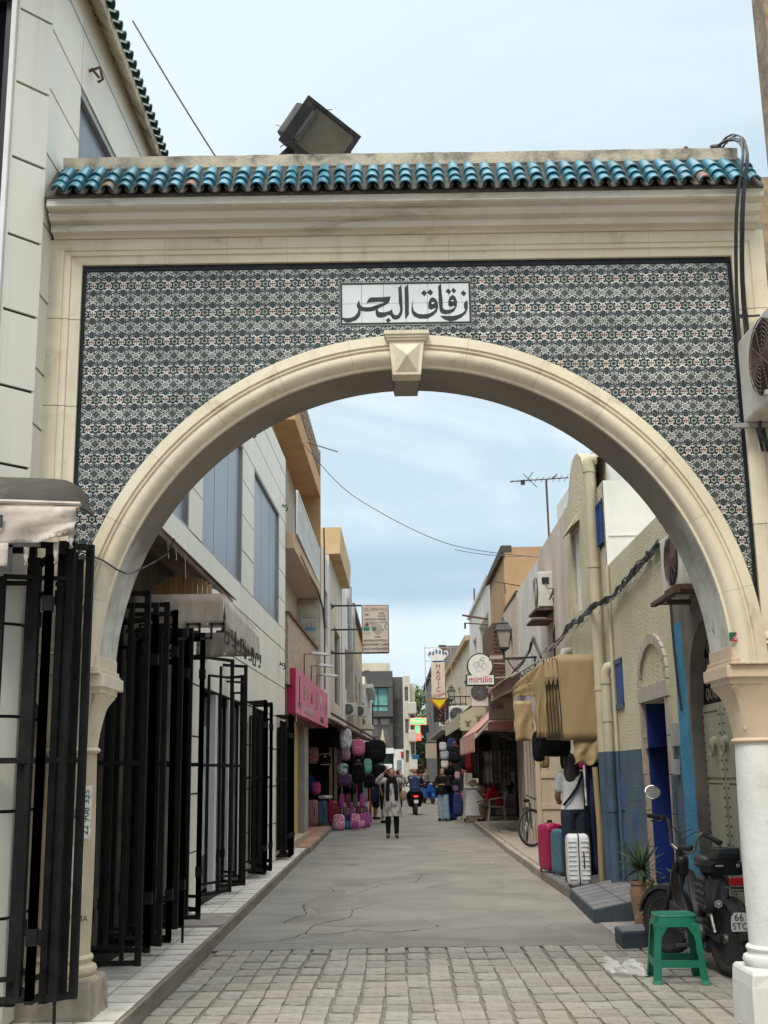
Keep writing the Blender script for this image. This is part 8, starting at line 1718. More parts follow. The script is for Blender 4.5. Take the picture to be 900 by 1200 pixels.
for z in (6.5, 7.0, 8.1, 8.5): q.beam((-1.95, 95.05, z), (-.12 if z != 8.1 else -.98, 95.05, z), .06)
ob('frame', q, ink, w_)
for (a, b, c, e) in ((-1.9, -1.0, 3.6, 5.9), (-.8, -.02, 3.6, 5.9)): w_ = ob('window', MB().box(a, b, 95.2, 95.22, c, e), M('dim_window', (.10, .10, .09), (.16, .15, .13), 2, .4), gb); ob('blind', MB().box(a, b, 95.1, 95.13, e - .5, e), M('pale_blind', (.45, .38, .34)), w_)
ob('door_glass', MB().box(-1.3, -.1, 95.2, 95.25, .1, 2.9), M('dark_teal_glass', (.06, .16, .14), None, 3, .3), gb); ob('shop_canopy', MB().box(-1.9, .3, 93.8, 95, 2.95, 3.4), white_paint, gb)
tag(ob('closed_parasol', MB().lathe([(.02, 3.4), (.22, 3.5), (.20, 4.1), (.06, 4.9), (.001, 5.0)], (-.62, 94.4, 0), 10), M('cream_parasol_cloth', (.50, .42, .30))), 'closed cream parasol on the terrace of the grey building', 'parasol')
ob('roof_room', MB().box(-3.2, .12, 99, 108, 9.7, 11.0), pale, gb); ob('roof_vent', MB().box(-2.2, -1.7, 98.5, 99, 9.75, 10.3), ink, gb)
for z in (2.2, 4.4, 7.6): w_ = ob('window', MB().box(.28, .9, 96.17, 96.19, z, z + 1.1), M('dim_window', (.1, .1, .1)), gb)
cbld = thing('apartment_block', 'cream apartment block with stacked balconies right of the grey building', 'building', (2, 96, 0))
cm2 = M('pale_apartment_render', (.55, .52, .44), (.48, .45, .38), 1, .8, dirt=(.4, .36, .3), da=.2, ds=.6)
q = MB(); holes(q, lambda u, v, dd: (u, 94 + dd, v), 1.15, 1.75, -.15, 9.4, [(1.3, 1.6, 7.3, 8.5), (1.3, 1.6, 4.6, 5.8), (1.3, 1.6, 2.2, 3.2)], .2); q.box(1.15, 1.75, 94.2, 112, -.1, 9.4).box(1.75, 2.2, 96, 112, -.1, 8.9); ob('wall', q, cm2, cbld)
for z in (6.2, 3.9, 1.6): ob('balcony', MB().box(1.55, 2.25, 93.2, 95.9, z, z + .95), cm2, cbld, bevel=.05)
for z in (7.3, 4.6, 2.2): ob('window', MB().box(1.3, 1.6, 94.17, 94.19, z, z + 1.1), M('dim_window', (.1, .1, .1)), cbld)
for z in (5.0, 2.9): ob('door_glass', MB().box(1.78, 2.1, 95.96, 95.99, z, z + 1.2), M('dim_window', (.1, .1, .1)), cbld)
ob('red_shop_sign', MB().box(.9, 1.1, 93.9, 94.05, 2.6, 3.1), M('red_sign', (.4, .01, .02)), cbld); ob('white_shopfront', MB().box(.28, 1.12, 94.0, 94.2, -.1, 3.3), white_paint, cbld); ob('shop_glass', MB().box(.55, .95, 93.97, 93.99, .2, 2.4), M('shop_glass_grey', (.22, .27, .28), None, 4, .3), cbld)
eb = thing('street_end_building', 'brown market building with red roof closing the gap under the tree', 'building', (5, 150, 0))
ob('wall', MB().box(1.5, 22, 150, 160, -.2, 3.6), M('dim_brown_render', (.12, .10, .08), (.06, .055, .045), .5, .9), eb); ob('roof', MB().prism([(1.2, 2.2), (22, 2.2), (22, 3.2), (1.6, 3.2)], front, 146, 150), M('brick_red_roof', (.24, .11, .09), (.18, .09, .07), 1, .9), eb)
# lit sign: green band over a red and green upright
ns = thing('lit_sign', 'glowing green and red lit sign hanging at the street end', 'sign', (2, 80, 4.5))
GE = M('lit_green', (.02, .85, .25), (.3, .95, .5), 6, .4, emit=.45); RE = M('lit_red', (.95, .04, .03), (.9, .25, .15), 6, .4, emit=.6)
ob('rim', MB().box(1.46, 2.66, 80.0, 80.1, 4.74, 5.26), RE, ns); ob('green_band', MB().box(1.50, 2.62, 79.97, 80.0, 4.79, 5.21), GE, ns); ob('upright_rim', MB().box(1.80, 2.26, 80.0, 80.1, 3.62, 4.70), RE, ns)
ob('green_part', MB().box(1.86, 2.12, 79.97, 80.0, 4.15, 4.68), GE, ns); ob('red_part', MB().box(1.86, 2.22, 79.96, 79.99, 3.66, 4.12), RE, ns); ob('hanger', MB().beam((2.6, 80.05, 5.0), (2.85, 80.05, 5.0), .05).beam((2.2, 80.05, 4.3), (2.85, 80.05, 4.3), .04), ink, ns)
text('lettering', 'PIZZA', .3, white_paint, ns, (2.05, 79.95, 3.88), ext=.003); text('lettering', 'SNACK', .28, M('lit_yellow', (.9, .85, .2), None, 4, .4, emit=.8), ns, (2.05, 79.95, 5.0), ext=.003)
bs2 = thing('hanging_sign', 'dull cream hanging sign box under the lit sign', 'sign', (2.5, 62, 2.6)); ob('sign_box', MB().box(1.98, 2.62, 62, 62.2, 2.15, 3.0), M('dull_cream_sign', (.36, .34, .24), (.42, .3, .26), 1.5, .7), bs2); ob('bracket', MB().beam((2.1, 62.1, 3.05), (2.8, 62.1, 3.05), .05), ink, bs2)
bs3 = tag(ob('blue_sign', MB().box(1.45, 1.9, 75, 75.1, 2.25, 2.55), M('plain_blue_sign', (.02, .16, .34))), 'small plain blue sign near the street end', 'sign')
bs4 = tag(ob('dark_sign', MB().box(2.15, 2.75, 78, 78.1, 4.1, 4.65), M('black_sign_board', (.01, .01, .02))), 'small dark sign board beside the lit sign', 'sign')
dk_ = thing('dark_shopfront', 'black narrow shopfront fins on the right beyond the pale bags', 'shop', (2.3, 45, 0))
for k in range(5): ob('fin', MB().box(2.25 - .0 * k, 2.75, 40 + k * 3.2, 40.15 + k * 3.2, -.1, 3.0), ink, dk_)
ob('canopy', MB().box(1.95, 2.9, 40, 55, 3.0, 3.12), steel, dk_)
# trees
def tree(label, x, y, h, rad, n, colr, seed, z0=-.15, trunk_r=.16):
    rr = random.Random(seed); t = thing('street_tree', label, 'tree', (x, y, z0))
    tr = MB(); tr.tube([(x, y, z0), (x + .1, y, h * .3), (x + .25, y, h * .55), (x + .2, y, h * .8)], [trunk_r, trunk_r * .8, trunk_r * .55, trunk_r * .2], 8)
    cl_ = []
    for k in range(11):
        a = rr.uniform(0, 6.28); rd = rr.uniform(.3, 1) * rad * .75; c = (x + .2 + rd * cos(a), y + rd * sin(a), h * (.45 + .5 * rr.random())); cl_.append(c)
        tr.tube([(x + .15, y, h * .4), ((x + c[0]) / 2, (y + c[1]) / 2, h * .45 + (c[2] - h * .4) * .4), c], [trunk_r * .4, trunk_r * .25, trunk_r * .08], 5)
    ob('trunk', tr, M('bark', (.10, .075, .05), (.06, .045, .03), 8, .9, .5, 20), t)
    vs, fs = [], []
    for i in range(n):
        c = rr.choice(cl_); rd = rad * .42; 
        while True:
            d_ = Vector((rr.uniform(-1, 1), rr.uniform(-1, 1), rr.uniform(-1, 1)))
            if d_.length < 1: break
        p = Vector(c) + d_ * rd * (.6 + .6 * rr.random()); s_ = rr.uniform(.10, .2); a = Vector((rr.uniform(-1, 1), rr.uniform(-1, 1), rr.uniform(-1, 1))).normalized() * s_; b = a.cross(Vector((rr.uniform(-1, 1), rr.uniform(-1, 1), rr.uniform(-.3, 1)))).normalized() * s_ * .6
        k = len(vs); vs += [tuple(p - a), tuple(p + b), tuple(p + a), tuple(p - b)]; fs.append((k, k + 1, k + 2, k + 3))
    mb = MB(); mb.add(vs, fs); ob('crown', mb, colr, t, kind='stuff')
leafm = M('fresh_leaf', (.16, .20, .045), (.07, .11, .03), .9, .7); leafd = M('dark_leaf', (.05, .075, .03), (.03, .05, .02), .8, .8)
tree('light green tree rising at the street end beside the cream block', 4.2, 118, 10.2, 3.0, 5200, leafm, 3); tree('dark green tree low behind the lit sign', 3.0, 100, 6.0, 2.2, 4200, leafd, 5)
# ================================================================ green stool, pot plants, plastic bag
gp = M('green_stool_plastic', (.005, .15, .085), (.005, .125, .07), 5, .42, .05, 60, obj=True, dirt=(.03, .16, .11), da=.15, ds=10)
stl = thing('plastic_stool', 'green plastic stool standing on the paving stones in front of the moped', 'stool', (1.91, 1.75, -.12), radians(-4))
TZ, H1 = .465, .15
def sq(h, z, r_=.16):   # rounded square ring
    return [(h * (abs(cos(a)) ** .35) * (1 if cos(a) > 0 else -1), h * (abs(sin(a)) ** .35) * (1 if sin(a) > 0 else -1), z) for a in [2 * pi * (k + .5) / 24 for k in range(24)]]
ob('seat', MB().loft([sq(.120, TZ - .012), sq(.148, TZ - .012), sq(.153, TZ - .004), sq(.150, TZ + .004), sq(.142, TZ + .006), sq(.138, TZ), sq(.06, TZ - .004)]), gp, stl, world=False, smooth=True)
ob('seat_skirt', MB().loft([sq(.150, TZ - .010), sq(.158, TZ - .075), sq(.153, TZ - .075), sq(.146, TZ - .012)], cap=False), gp, stl, world=False, smooth=True)
for sx in (-1, 1):
    for sy in (-1, 1):
        rg = []
        for z, h, wd in ((TZ - .05, .152, .055), (.30, .166, .046), (.16, .178, .044), (.10, .184, .052), (.03, .192, .056), (.0, .205, .060)):
            a, b = sx * h, sy * h; rg.append([(a, b, z), (a - sx * wd, b, z), (a - sx * wd, b - sy * .006, z), (a - sx * .007, b - sy * .007, z), (a - sx * .006, b - sy * wd, z), (a, b - sy * wd, z)])
        ob('leg', MB().loft(rg), gp, stl, world=False, bevel=.003)
for k in range(4):
    a = k * pi / 2; q = MB(); q.box(-.135, .135, -.181, -.174, .115, .165); 
    g1_ = [MB().prism([(s * .13, TZ - .075), (s * .07, TZ - .075), (s * .115, TZ - .14)], front, -.163, -.157) for s in (-1, 1)]
    mm = Matrix.Rotation(a, 4, 'Z')
    for q2, nm in ((q, 'brace'), (g1_[0], 'gusset'), (g1_[1], 'gusset')): q2.v = [tuple(mm @ Vector(v)) for v in q2.v]; ob(nm, q2, gp, stl, world=False)
tc_ = M('terracotta_pot', (.30, .155, .09), (.24, .15, .10), 5, .85, .3, 40, obj=True, dirt=(.17, .14, .10), da=.4, ds=7)
pt_ = thing('potted_yucca', 'spiky yucca plant in a weathered terracotta pot beside the blue door', 'potted plant', (2.28, 4.62, -.10))
ob('pot', MB().lathe([(.001, 0), (.085, 0), (.10, .12), (.118, .26), (.125, .34), (.112, .37), (.108, .385), (.122, .40), (.120, .43), (.108, .43), (.10, .38), (.001, .37)], (0, 0, 0), 24), tc_, pt_, world=False, smooth=True)
ob('stem', MB().lathe([(.045, .36), (.05, .42), (.04, .52), (.03, .56)], (0, 0, 0), 10), M('yucca_stem', (.20, .13, .07), (.12, .08, .05), 20, .9, .5, 60, obj=True, stretch=(1, 1, 3)), pt_, world=False)
yl = M('yucca_leaf', (.045, .085, .04), (.10, .15, .07), 3, .5, obj=True)
for k in range(90):
    a = R.uniform(0, 2 * pi); e = R.uniform(-.25, 1.45); L_ = R.uniform(.22, .36) * (1.05 if e > .4 else .85); dv = Vector((cos(a) * cos(e), sin(a) * cos(e), sin(e))); sd = dv.cross(Vector((0, 0, 1))); sd = sd.normalized() if sd.length > .01 else Vector((1, 0, 0)); b0 = Vector((0, 0, .50 + R.uniform(0, .05)))
    rg = []
    for t_ in (0, .3, .6, .85, 1):
        c = b0 + dv * L_ * t_ + Vector((0, 0, -.11 * (1 - sin(max(e, 0))) * t_ * t_)); wd = .014 * (1 - t_ ** 2) + .0006; up = sd.cross(dv) * .0015; rg.append([c - sd * wd, c - up * 2, c + sd * wd, c + up])
    ob('leaf', MB().loft(rg), yl, pt_, world=False)
bs_ = thing('leafy_plant', 'small leafy green bush growing at the foot of the blue door behind the front wheel', 'plant', (2.33, 4.22, -.1))
ob('stems', MB().tube([(0, 0, .0), (.0, 0, .15), (.04, 0, .28)], .008, 5).tube([(0, 0, .05), (-.06, -.02, .2), (-.10, 0, .3)], .006, 5).tube([(0, 0, .05), (.08, .05, .2), (.14, .06, .36)], .006, 5), M('green_stem', (.08, .10, .03)), bs_, world=False)
bl_m = M('bush_leaf', (.07, .115, .035), (.14, .17, .06), 9, .6, obj=True); lme = MB().loft([[(0, 0, 0), (.001, 0, .001), (0, 0, .002)], [(-.012, .018, .002), (0, .018, .006), (.012, .018, .002)], [(-.010, .036, 0), (0, .036, .003), (.010, .036, 0)], [(0, .052, -.004), (.0005, .052, -.0035), (0, .052, -.003)]]).mesh('leaf', bl_m)
for k in range(230):
    d_ = Vector((R.gauss(0, .085), R.gauss(0, .06), .22 + R.gauss(0, .08)))
    if k % 3 == 0: d_ += Vector((.10, .05, .10))
    o = ob('leaf', lme, None, bs_, world=False); o.location = d_; o.rotation_euler = (R.uniform(-.6, .9), R.uniform(-.6, .6), R.uniform(0, 6.3)); o.scale = (R.uniform(1.0, 1.7),) * 3
pbm = bpy.data.materials.new('thin_clear_plastic'); pbm.use_nodes = True; b_ = pbm.node_tree.nodes['Principled BSDF']; b_.inputs['Base Color'].default_value = (.75, .75, .74, 1); b_.inputs['Roughness'].default_value = .25; b_.inputs['Alpha'].default_value = .2
g_ = []
for i in range(15):
    u = i / 14; g_.append([(1.44 + .26 * u + R.uniform(-.012, .012), 2.05 + .16 * (j / 9) - .25 * u + R.uniform(-.012, .012), -.105 + .075 * sin(pi * j / 9) * (.5 + .8 * abs(sin(5 * u + 1))) + R.uniform(0, .022)) for j in range(10)])
tag(ob('plastic_bag', MB().sheet(g_, .001), pbm), 'crumpled clear plastic bag lying on the paving beside the green stool', 'plastic bag')

# ================================================================ the moped
mo = thing('moped', 'old black moped parked by the right column with chrome handlebars and round mirror', 'moped', (2.27, 2.5, -.12))
mb_blk = M('moped_black_paint', (.02, .02, .022), (.04, .038, .035), 9, .42, .15, 50, dirt=(.09, .08, .065), da=.25, ds=7); chrome = M('worn_chrome', (.50, .47, .42), (.30, .27, .22), 30, .28, metal=1.0); alloy = M('dirty_alloy', (.16, .15, .14), (.09, .085, .08), 12, .55, metal=.6, dirt=(.05, .04, .035), da=.4, ds=12)
quilt = M('quilted_black_leather', (.02, .02, .022), (.03, .03, .03), 10, .45)
def wheel(c, r_, yaw, wd=.045, tag_='wheel'):
    m_ = Matrix.Translation(c) @ Matrix.Rotation(yaw, 4, 'Z')
    def T(q): q.v = [tuple(m_ @ Vector(v)) for v in q.v]; return q
    w_ = ob('tyre', T(MB().lathe([(r_ * .76, -wd * .7), (r_ * .86, -wd), (r_ * .95, -wd * .85), (r_, -wd * .3), (r_, wd * .3), (r_ * .95, wd * .85), (r_ * .86, wd), (r_ * .76, wd * .7)], (0, 0, 0), 36, 'X')), blackrub, mo, smooth=True)
    tr = MB()
    for k in range(36):
        a = 2 * pi * k / 36; 
        for s in (-1, 1): tr.cbox((s * wd * .45, r_ * .985 * cos(a + s * .05), r_ * .985 * sin(a + s * .05)), (wd * .7, .012, .012), 0, a)
    ob('tread', T(tr), blackrub, w_, world=False, kind='stuff')
    ob('rim', T(MB().lathe([(r_ * .70, -wd * .55), (r_ * .77, -wd * .75), (r_ * .78, 0), (r_ * .77, wd * .75), (r_ * .70, wd * .55), (r_ * .68, 0), (r_ * .70, -wd * .55)], (0, 0, 0), 32, 'X')), alloy, w_, world=False, smooth=True)
    for k in range(5):
        a = 2 * pi * k / 5 + .5; dr_ = Vector((0, cos(a), sin(a))); tn = Vector((0, -sin(a), cos(a)))
        ob('spoke', T(MB().loft([[dr_ * r_ * .10 + tn * .018 + Vector((x_, 0, 0)) for x_ in (-.012, .012)] + [dr_ * r_ * .10 - tn * .018 + Vector((x_, 0, 0)) for x_ in (.012, -.012)], [dr_ * r_ * .71 + tn * .028 + Vector((x_, 0, 0)) for x_ in (-.010, .010)] + [dr_ * r_ * .71 - tn * .028 + Vector((x_, 0, 0)) for x_ in (.010, -.010)]])), alloy, w_, world=False, bevel=.003)
    ob('hub', T(MB().lathe([(.001, -.05), (.03, -.05), (.045, -.03), (.045, .03), (.03, .05), (.001, .05)], (0, 0, 0), 16, 'X')), alloy, w_, world=False, smooth=True)
RW, FWc = Vector((2.365, 1.95, .135)), Vector((2.165, 3.08, .135))
wheel(RW, .262, radians(14)); wheel(FWc, .262, radians(34))
def L_(t, off_=0, dz=0):   # a point along the bike: t 0 rear axle, 1 front axle
    p = RW.lerp(FWc, t); ax = (FWc - RW).normalized(); sd = Vector((ax.y, -ax.x, 0)); return p + sd * off_ + Vector((0, 0, dz))
def chain(pts, r_, m_, nm, n=8): return ob(nm, MB().tube([L_(*p) for p in pts], r_, n), m_, mo, smooth=True)
# frame: down tube, step through, fork, swing arm
head = Vector((2.245, 2.86, .70))
ob('main_frame', MB().tube([L_(.30, 0, .30), L_(.42, 0, .10), L_(.62, 0, .08), L_(.76, 0, .26), head + Vector((0, .03, -.06))], [.035, .035, .035, .032, .03], 10), mb_blk, mo, smooth=True)
ob('swing_arm', MB().beam(L_(0, -.065, 0), L_(.42, -.06, .06), .03, .05).beam(L_(0, .065, 0), L_(.42, .06, .06), .03, .05), mb_blk, mo)
fdir = (FWc - (head + Vector((0, 0, -.1)))).normalized(); fs = Vector((cos(radians(34)), sin(radians(34)), 0))
for s in (-1, 1): ob('fork_leg', MB().tube([head + fs * s * .06 + Vector((0, 0, -.12)), FWc + fs * s * .068], [.022, .018], 8), mb_blk, mo, smooth=True)
ob('fork_crown', MB().beam(head + fs * -.07 + Vector((0, 0, -.10)), head + fs * .07 + Vector((0, 0, -.10)), .05, .06).tube([head + Vector((0, .02, -.14)), head + Vector((0, -.01, .03))], .03, 10), mb_blk, mo)
# front mudguard
q = MB(); rg = []
for k in range(15):
    a = radians(-8 + 168 * k / 14); rg.append([])
    for s, dr_ in ((-.06, -.02), (-.045, .012), (0, .02), (.045, .012), (.06, -.02), (.055, -.024), (0, .014), (-.055, -.024)):
        rr_ = .285 + dr_; rg[-1].append(Matrix.Translation(FWc) @ Matrix.Rotation(radians(34), 4, 'Z') @ Vector((s, rr_ * cos(a + .35), rr_ * sin(a + .35))))
ob('front_mudguard', MB().loft(rg), mb_blk, mo, smooth=True)
rg = []
for k in range(15):
    a = radians(70 + 105 * k / 14); rg.append([])
    for s, dr_ in ((-.07, -.02), (-.055, .012), (0, .02), (.055, .012), (.07, -.02), (.065, -.024), (0, .014), (-.065, -.024)):
        rr_ = .292 + dr_; rg[-1].append(Matrix.Translation(RW) @ Matrix.Rotation(radians(14), 4, 'Z') @ Vector((s, rr_ * cos(a), rr_ * sin(a))))
ob('rear_mudguard', MB().loft(rg), mb_blk, mo, smooth=True)
# leg shields
for s in (-1, 1):
    rg = []
    for (y, z, w0, w1) in ((2.60, .245, .03, .08), (2.66, .26, .03, .09), (2.74, .36, .035, .105), (2.80, .50, .04, .10), (2.83, .57, .05, .08)):
        cx = 2.255 - (y - 2.6) * .05; rg.append([Vector((cx + s * w0, y + .02, z)), Vector((cx + s * w1, y - .01, z)), Vector((cx + s * (w1 + .012), y - .05, z - .01)), Vector((cx + s * w1, y - .035, z - .01)), Vector((cx + s * w0, y - .012, z))])
    ls = ob('leg_shield', MB().loft(rg), mb_blk, mo, smooth=True)
    ob('shield_edge', MB().tube([(2.255 - (y - 2.6) * .05 + s * (w1 + .010), y - .04, z) for (y, z, w1) in ((2.60, .235, .08), (2.66, .26, .09), (2.74, .36, .105), (2.80, .50, .10), (2.83, .57, .08))], .006, 6), chrome, ls, world=False)
ob('footboard', MB().prism([(2.13, 2.30), (2.16, 2.66), (2.38, 2.66), (2.46, 2.30)], lambda u, v, q_: (u, v, q_), .225, .25), mb_blk, mo, bevel=.008)
# engine, belt cover, exhaust, stand
eng = ob('engine_block', MB().cbox(tuple(L_(.40, -.04, .02)), (.16, .22, .18), .15), alloy, mo, bevel=.02)
for k in range(6): ob('cooling_fin', MB().cbox(tuple(L_(.54, -.04, -.02 + k * .022)), (.14, .12, .008), .15), alloy, eng, world=False)
ob('belt_cover', MB().lathe([(.001, 0), (.085, 0), (.092, .02), (.085, .045), (.001, .05)], tuple(L_(.30, -.16, .02)), 24, 'X').beam(L_(.30, -.12, .05), L_(.72, -.10, .14), .03, .13), mb_blk, mo, smooth=True, bevel=.004)
ob('gear_disc', MB().lathe([(.001, -.02), (.05, -.02), (.06, 0), (.05, .02), (.001, .02)], tuple(L_(.18, -.13, .03)), 18, 'X').lathe([(.001, -.02), (.038, -.02), (.038, .02), (.001, .02)], tuple(L_(.25, -.18, .0)), 16, 'X'), alloy, mo)
ob('exhaust', MB().tube([L_(.50, .08, -.02), L_(.40, .11, -.08), L_(.0, .12, -.05), L_(-.15, .12, -.02)], [.018, .022, .036, .036], 10), alloy, mo, smooth=True)
ob('side_stand', MB().beam(L_(.22, -.10, .0), (2.18, 2.13, -.12), .018).cbox((2.18, 2.12, -.117), (.05, .03, .008)), mb_blk, mo); ob('pedal', MB().beam(L_(.36, -.10, .03), L_(.36, -.16, -.08), .016).cbox(tuple(L_(.36, -.20, -.09)), (.09, .03, .02)), alloy, mo)
for s in (-1, 1): ob('shock_absorber', MB().tube([L_(.05, s * .08, .04), L_(.16, s * .08, .34)], .018, 8), chrome, mo, smooth=True)
# tank spine, saddle, rear box, carrier
ob('front_cover', MB().cbox((2.26, 2.82, .60), (.09, .08, .16), .1, .3), mb_blk, mo, bevel=.03)
ob('tank_spine', MB().ell((2.33, 2.42, .66), (.055, .17, .055), 18, 10, .7), mb_blk, mo, smooth='all'); ob('spine_badge', MB().cbox((2.262, 2.40, .655), (.004, .04, .012), .1), chrome, mo)
sd_ = ob('saddle', MB().loft([[(2.36 + x * wd, y, z + zz) for x, zz in ((-1, -.03), (-.95, .02), (-.6, .045), (0, .055), (.6, .045), (.95, .02), (1, -.03), (.8, -.05), (-.8, -.05))] for (y, z, wd) in ((2.40, .62, .05), (2.32, .635, .075), (2.20, .64, .12), (2.05, .645, .155), (1.92, .65, .155), (1.85, .65, .13))]), F_BLACK, mo, smooth=True)
text('lettering', 'moto', .028, white_paint, mo, (2.30, 1.842, .672), (pi / 2, 0, .05), .0008); ob('saddle_badge', MB().tube([(2.44 + .011 * cos(a), 1.842, .672 + .011 * sin(a)) for a in [k * .785 for k in range(9)]], .0018, 4), white_paint, mo)
ob('rear_tray', MB().loft([[(2.39 + a * wd * .75, 2.0 + b * dp * .9, z - .02) for a, b in ((-1, -.8), (-.8, -1), (.8, -1), (1, -.8), (1, .8), (.8, 1), (-.8, 1), (-1, .8))] for (wd, dp, z) in ((.115, .085, .715), (.13, .095, .73), (.13, .095, .80), (.12, .088, .815), (.10, .07, .80))]), quilt, mo, smooth=True, bevel=.004)
ob('tray_recess', MB().cbox((2.39, 1.912, .755), (.15, .01, .022)), ink, mo, bevel=.006)
# quilted pannier and its flap
pan_ = ob('pannier', MB().ell((2.27, 2.10, .45), (.065, .13, .145), 20, 12, .55), quilt, mo, smooth='all')
for i in range(4):
    for j in range(5):
        ob('quilt_pad', MB().ell((2.205 + .006 * abs(j - 2), 2.19 - i * .058 + (.029 if j % 2 else 0), .35 + j * .05), (.016, .026, .022), 8, 6, 1), quilt, pan_, world=False, smooth='all')
ob('pannier_flap', MB().sheet([[(2.23 + .14 * i / 6 + .01 * sin(i * 2), 1.90 - .02 * j / 5 + .015 * sin(i * 1.5 + j) - .02 * (i / 6), .60 - (.26 - .12 * abs(i / 6 - .35)) * j / 5) for j in range(6)] for i in range(7)], .01), M('black_nylon', (.02, .02, .023), (.03, .03, .033), 5, .6, .3, 30), mo, smooth='all')
lg = (2.277, 1.862, .395); ob('hexagon_emblem', MB().tube([(lg[0] + .027 * cos(a), lg[1], lg[2] + .027 * sin(a)) for a in [radians(30 + 60 * k) for k in range(7)]], .0022, 4).tube([(lg[0] + .014 * cos(a), lg[1] - .001, lg[2] + .014 * sin(a)) for a in [radians(90 + 120 * k) for k in range(4)]], .002, 4).tube([(lg[0] + .014 * cos(a), lg[1] - .001, lg[2] + .014 * sin(a)) for a in [radians(30 + 120 * k) for k in range(4)]], .002, 4), white_paint, mo)
ob('tail_light', MB().cbox((2.42, 1.735, .565), (.17, .05, .055)), M('red_tail_lens', (.33, .008, .012), None, 5, .25), mo, bevel=.006); ob('carrier', MB().beam((2.33, 1.9, .60), (2.33, 1.74, .59), .015).beam((2.50, 1.9, .60), (2.50, 1.74, .59), .015).beam((2.33, 1.74, .52), (2.52, 1.74, .52), .015).tube([(2.31, 1.75, .53), (2.36, 1.72, .50), (2.47, 1.72, .50)], .006, 5), mb_blk, mo)
pz0 = (2.405, 1.685, .285)
ob('number_plate', MB().prism([(2.305, .245), (2.312, .225), (2.425, .225), (2.435, .245), (2.435, .325), (2.41, .355), (2.335, .355), (2.31, .325)], front, 1.655, 1.660), M('white_number_plate', (.60, .60, .58), (.5, .5, .48), 9, .5), mo)
text('lettering', '66', .072, ink, mo, (2.365, 1.653, .320), ext=.0008); text('lettering', 'STC', .066, ink, mo, (2.37, 1.653, .258), ext=.0008); ob('plate_bracket', MB().beam((2.41, 1.78, .42), (2.41, 1.70, .35), .03).cbox((2.41, 1.704, .215), (.15, .014, .03)), mb_blk, mo)
# handlebars: two risers from a crossbar, turned to the left
hbL = [(2.245, 2.88, .72), (2.215, 2.95, .755), (2.205, 2.97, .80), (2.205, 2.98, .92), (2.195, 2.975, .965), (2.16, 2.97, .98), (2.12, 2.96, .985)]
hbR = [(2.245, 2.88, .72), (2.30, 2.80, .705), (2.335, 2.74, .72), (2.355, 2.70, .80), (2.375, 2.67, .855), (2.40, 2.64, .862), (2.43, 2.61, .845)]
pL, _r = smooth_path(hbL, [.012] * 7); pR, _r = smooth_path(hbR, [.012] * 7)
ob('handlebar', MB().tube(pL, .0115, 8), chrome, mo, smooth=True); ob('handlebar', MB().tube(pR, .0115, 8), chrome, mo, smooth=True)
ob('grip', MB().tube([(2.13, 2.962, .985), (2.015, 2.94, 1.005)], .019, 10), blackrub, mo, smooth=True); ob('grip', MB().tube([(2.42, 2.62, .85), (2.515, 2.53, .795)], .019, 10), blackrub, mo, smooth=True)
ob('brake_lever', MB().tube([(2.17, 2.98, .965), (2.11, 3.0, .95), (2.05, 2.99, .958)], .006, 5), ink, mo); ob('brake_lever', MB().tube([(2.45, 2.60, .82), (2.52, 2.54, .76), (2.56, 2.50, .735)], .006, 5), ink, mo)
ob('switch_clamp', MB().tube([(2.17, 2.97, .98), (2.14, 2.965, .985)], .024, 8).tube([(2.40, 2.64, .862), (2.425, 2.615, .85)], .024, 8).tube([(2.15, 2.965, .985), (2.15, 2.965, 1.03)], .006, 4), ink, mo)
ob('headlamp_box', MB().cbox((2.30, 2.86, .735), (.12, .08, .05), -.7), mb_blk, mo, bevel=.015)
ob('cables', MB().tube([(2.16, 2.97, .97), (2.24, 2.98, .90), (2.30, 2.95, .80), (2.30, 2.9, .68)], .004, 4).tube([(2.41, 2.63, .86), (2.33, 2.72, .90), (2.26, 2.84, .86), (2.26, 2.9, .70)], .004, 4).tube([(2.42, 2.62, .86), (2.36, 2.7, .88), (2.29, 2.82, .82), (2.29, 2.9, .66)], .004, 4), ink, mo)
mr = ob('mirror_stalk', MB().tube([(2.15, 2.965, 1.0), (2.135, 2.97, 1.08), (2.10, 2.97, 1.15)], .0045, 5), ink, mo)
nrm = Vector((-.10, -1, .52)).normalized(); mc = Vector((2.075, 2.96, 1.195)); a_ = nrm.cross(Vector((0, 0, 1))).normalized(); b_ = nrm.cross(a_)
ring = [[mc + (a_ * cos(2 * pi * k / 28) * 1.0 + b_ * sin(2 * pi * k / 28)) * r_ + nrm * h for k in range(28)] for r_, h in ((.02, -.02), (.064, -.008), (.0665, 0), (.064, .003))]
ob('mirror_shell', MB().loft(ring), ink, mr, world=False, smooth=True)
mgl = bpy.data.materials.new('mirror_glass'); mgl.use_nodes = True; q_ = mgl.node_tree.nodes['Principled BSDF']; q_.inputs['Metallic'].default_value = 1; q_.inputs['Roughness'].default_value = .03; q_.inputs['Base Color'].default_value = (.95, .95, .95, 1)
n2_ = (nrm + Vector((0, 0, .42))).normalized()
ob('mirror_glass', MB().loft([[mc + (a_ * cos(2 * pi * k / 28) + b_ * sin(2 * pi * k / 28)) * .064 + nrm * .0035 for k in range(28)], [mc + (a_ * cos(2 * pi * k / 28) + b_ * sin(2 * pi * k / 28)) * .06 + nrm * .005 for k in range(28)]]), mgl, mr, world=False)

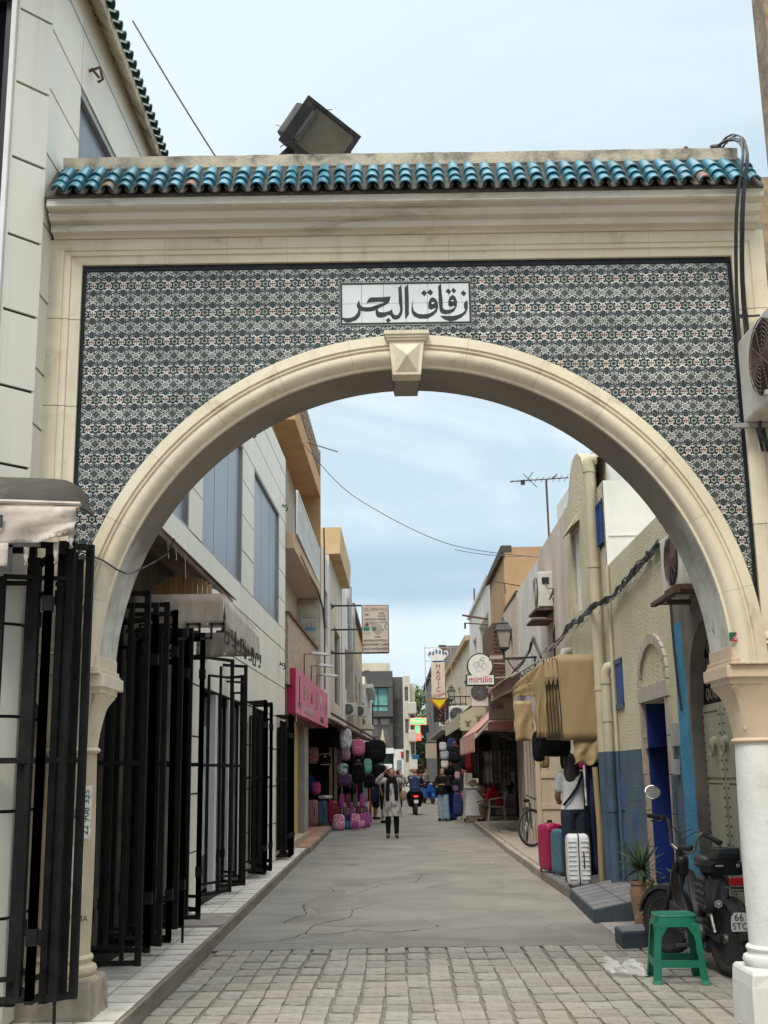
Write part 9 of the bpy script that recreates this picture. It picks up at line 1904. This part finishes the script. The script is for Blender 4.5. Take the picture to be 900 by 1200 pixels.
# ================================================================ bicycle behind the door leaf
bi = thing('bicycle', 'black bicycle leaning by the shutters, half hidden behind the door leaf', 'bicycle', (2.4, 14.2, -.015))
def bw(c, r_=.33):
    t_ = ob('tyre', MB().tube([(c[0], c[1] + r_ * cos(a), c[2] + r_ * sin(a)) for a in [2 * pi * k / 32 for k in range(33)]], .022, 8), blackrub, bi, smooth=True); ob('rim', MB().tube([(c[0], c[1] + (r_ - .03) * cos(a), c[2] + (r_ - .03) * sin(a)) for a in [2 * pi * k / 32 for k in range(33)]], .01, 5), alu, t_, world=False)
    sp_ = MB()
    for k in range(24): a = 2 * pi * k / 24; sp_.tube([(c[0], c[1], c[2]), (c[0], c[1] + (r_ - .03) * cos(a), c[2] + (r_ - .03) * sin(a))], .002, 3)
    ob('spokes', sp_, alu, t_, world=False, kind='stuff')
m_w = Matrix.Translation((2.5, 15.6, 0)) @ Matrix.Rotation(radians(-52), 4, 'Z') @ Matrix.Translation((-2.38, -13.55, 0)); m_b = Matrix.Translation((.12, 2.05, 0))
bw((2.38, 13.55, .34)); bw((2.38, 14.58, .34))
ob('frame', MB().tube([(2.38, 13.60, .62), (2.38, 14.16, .70), (2.38, 14.20, .33), (2.38, 13.63, .56)], .018, 8).tube([(2.38, 14.16, .70), (2.38, 14.58, .34)], .012, 6).tube([(2.38, 14.2, .33), (2.38, 14.58, .34)], .012, 6).tube([(2.38, 13.66, .80), (2.38, 13.63, .56), (2.38, 13.55, .34)], .018, 8), ink, bi, smooth=True)
ob('handlebar', MB().tube([(2.09, 13.74, .93), (2.25, 13.66, .90), (2.38, 13.66, .86), (2.51, 13.66, .90), (2.67, 13.74, .93)], .014, 6), ink, bi, smooth=True); ob('saddle', MB().ell((2.38, 14.2, .82), (.07, .13, .035), 12, 8), F_BLACK, bi, smooth='all')
ob('crank', MB().lathe([(.001, -.01), (.09, -.01), (.09, .01), (.001, .01)], (2.36, 14.2, .33), 18, 'X').beam((2.33, 14.2, .33), (2.33, 14.05, .25), .015), steel, bi)
for c_ in list(bi.children):
    near = min(v_.co.y for v_ in c_.data.vertices) < 13.3 or c_.name.startswith('handlebar'); mm = m_w if near else m_b
    for o_ in [c_] + list(c_.children):
        for v_ in o_.data.vertices: v_.co = mm @ v_.co
for c_ in bi.children: c_.location = (-2.4, -14.2, .015)
bi.location = (2.4, 14.2, -.015)
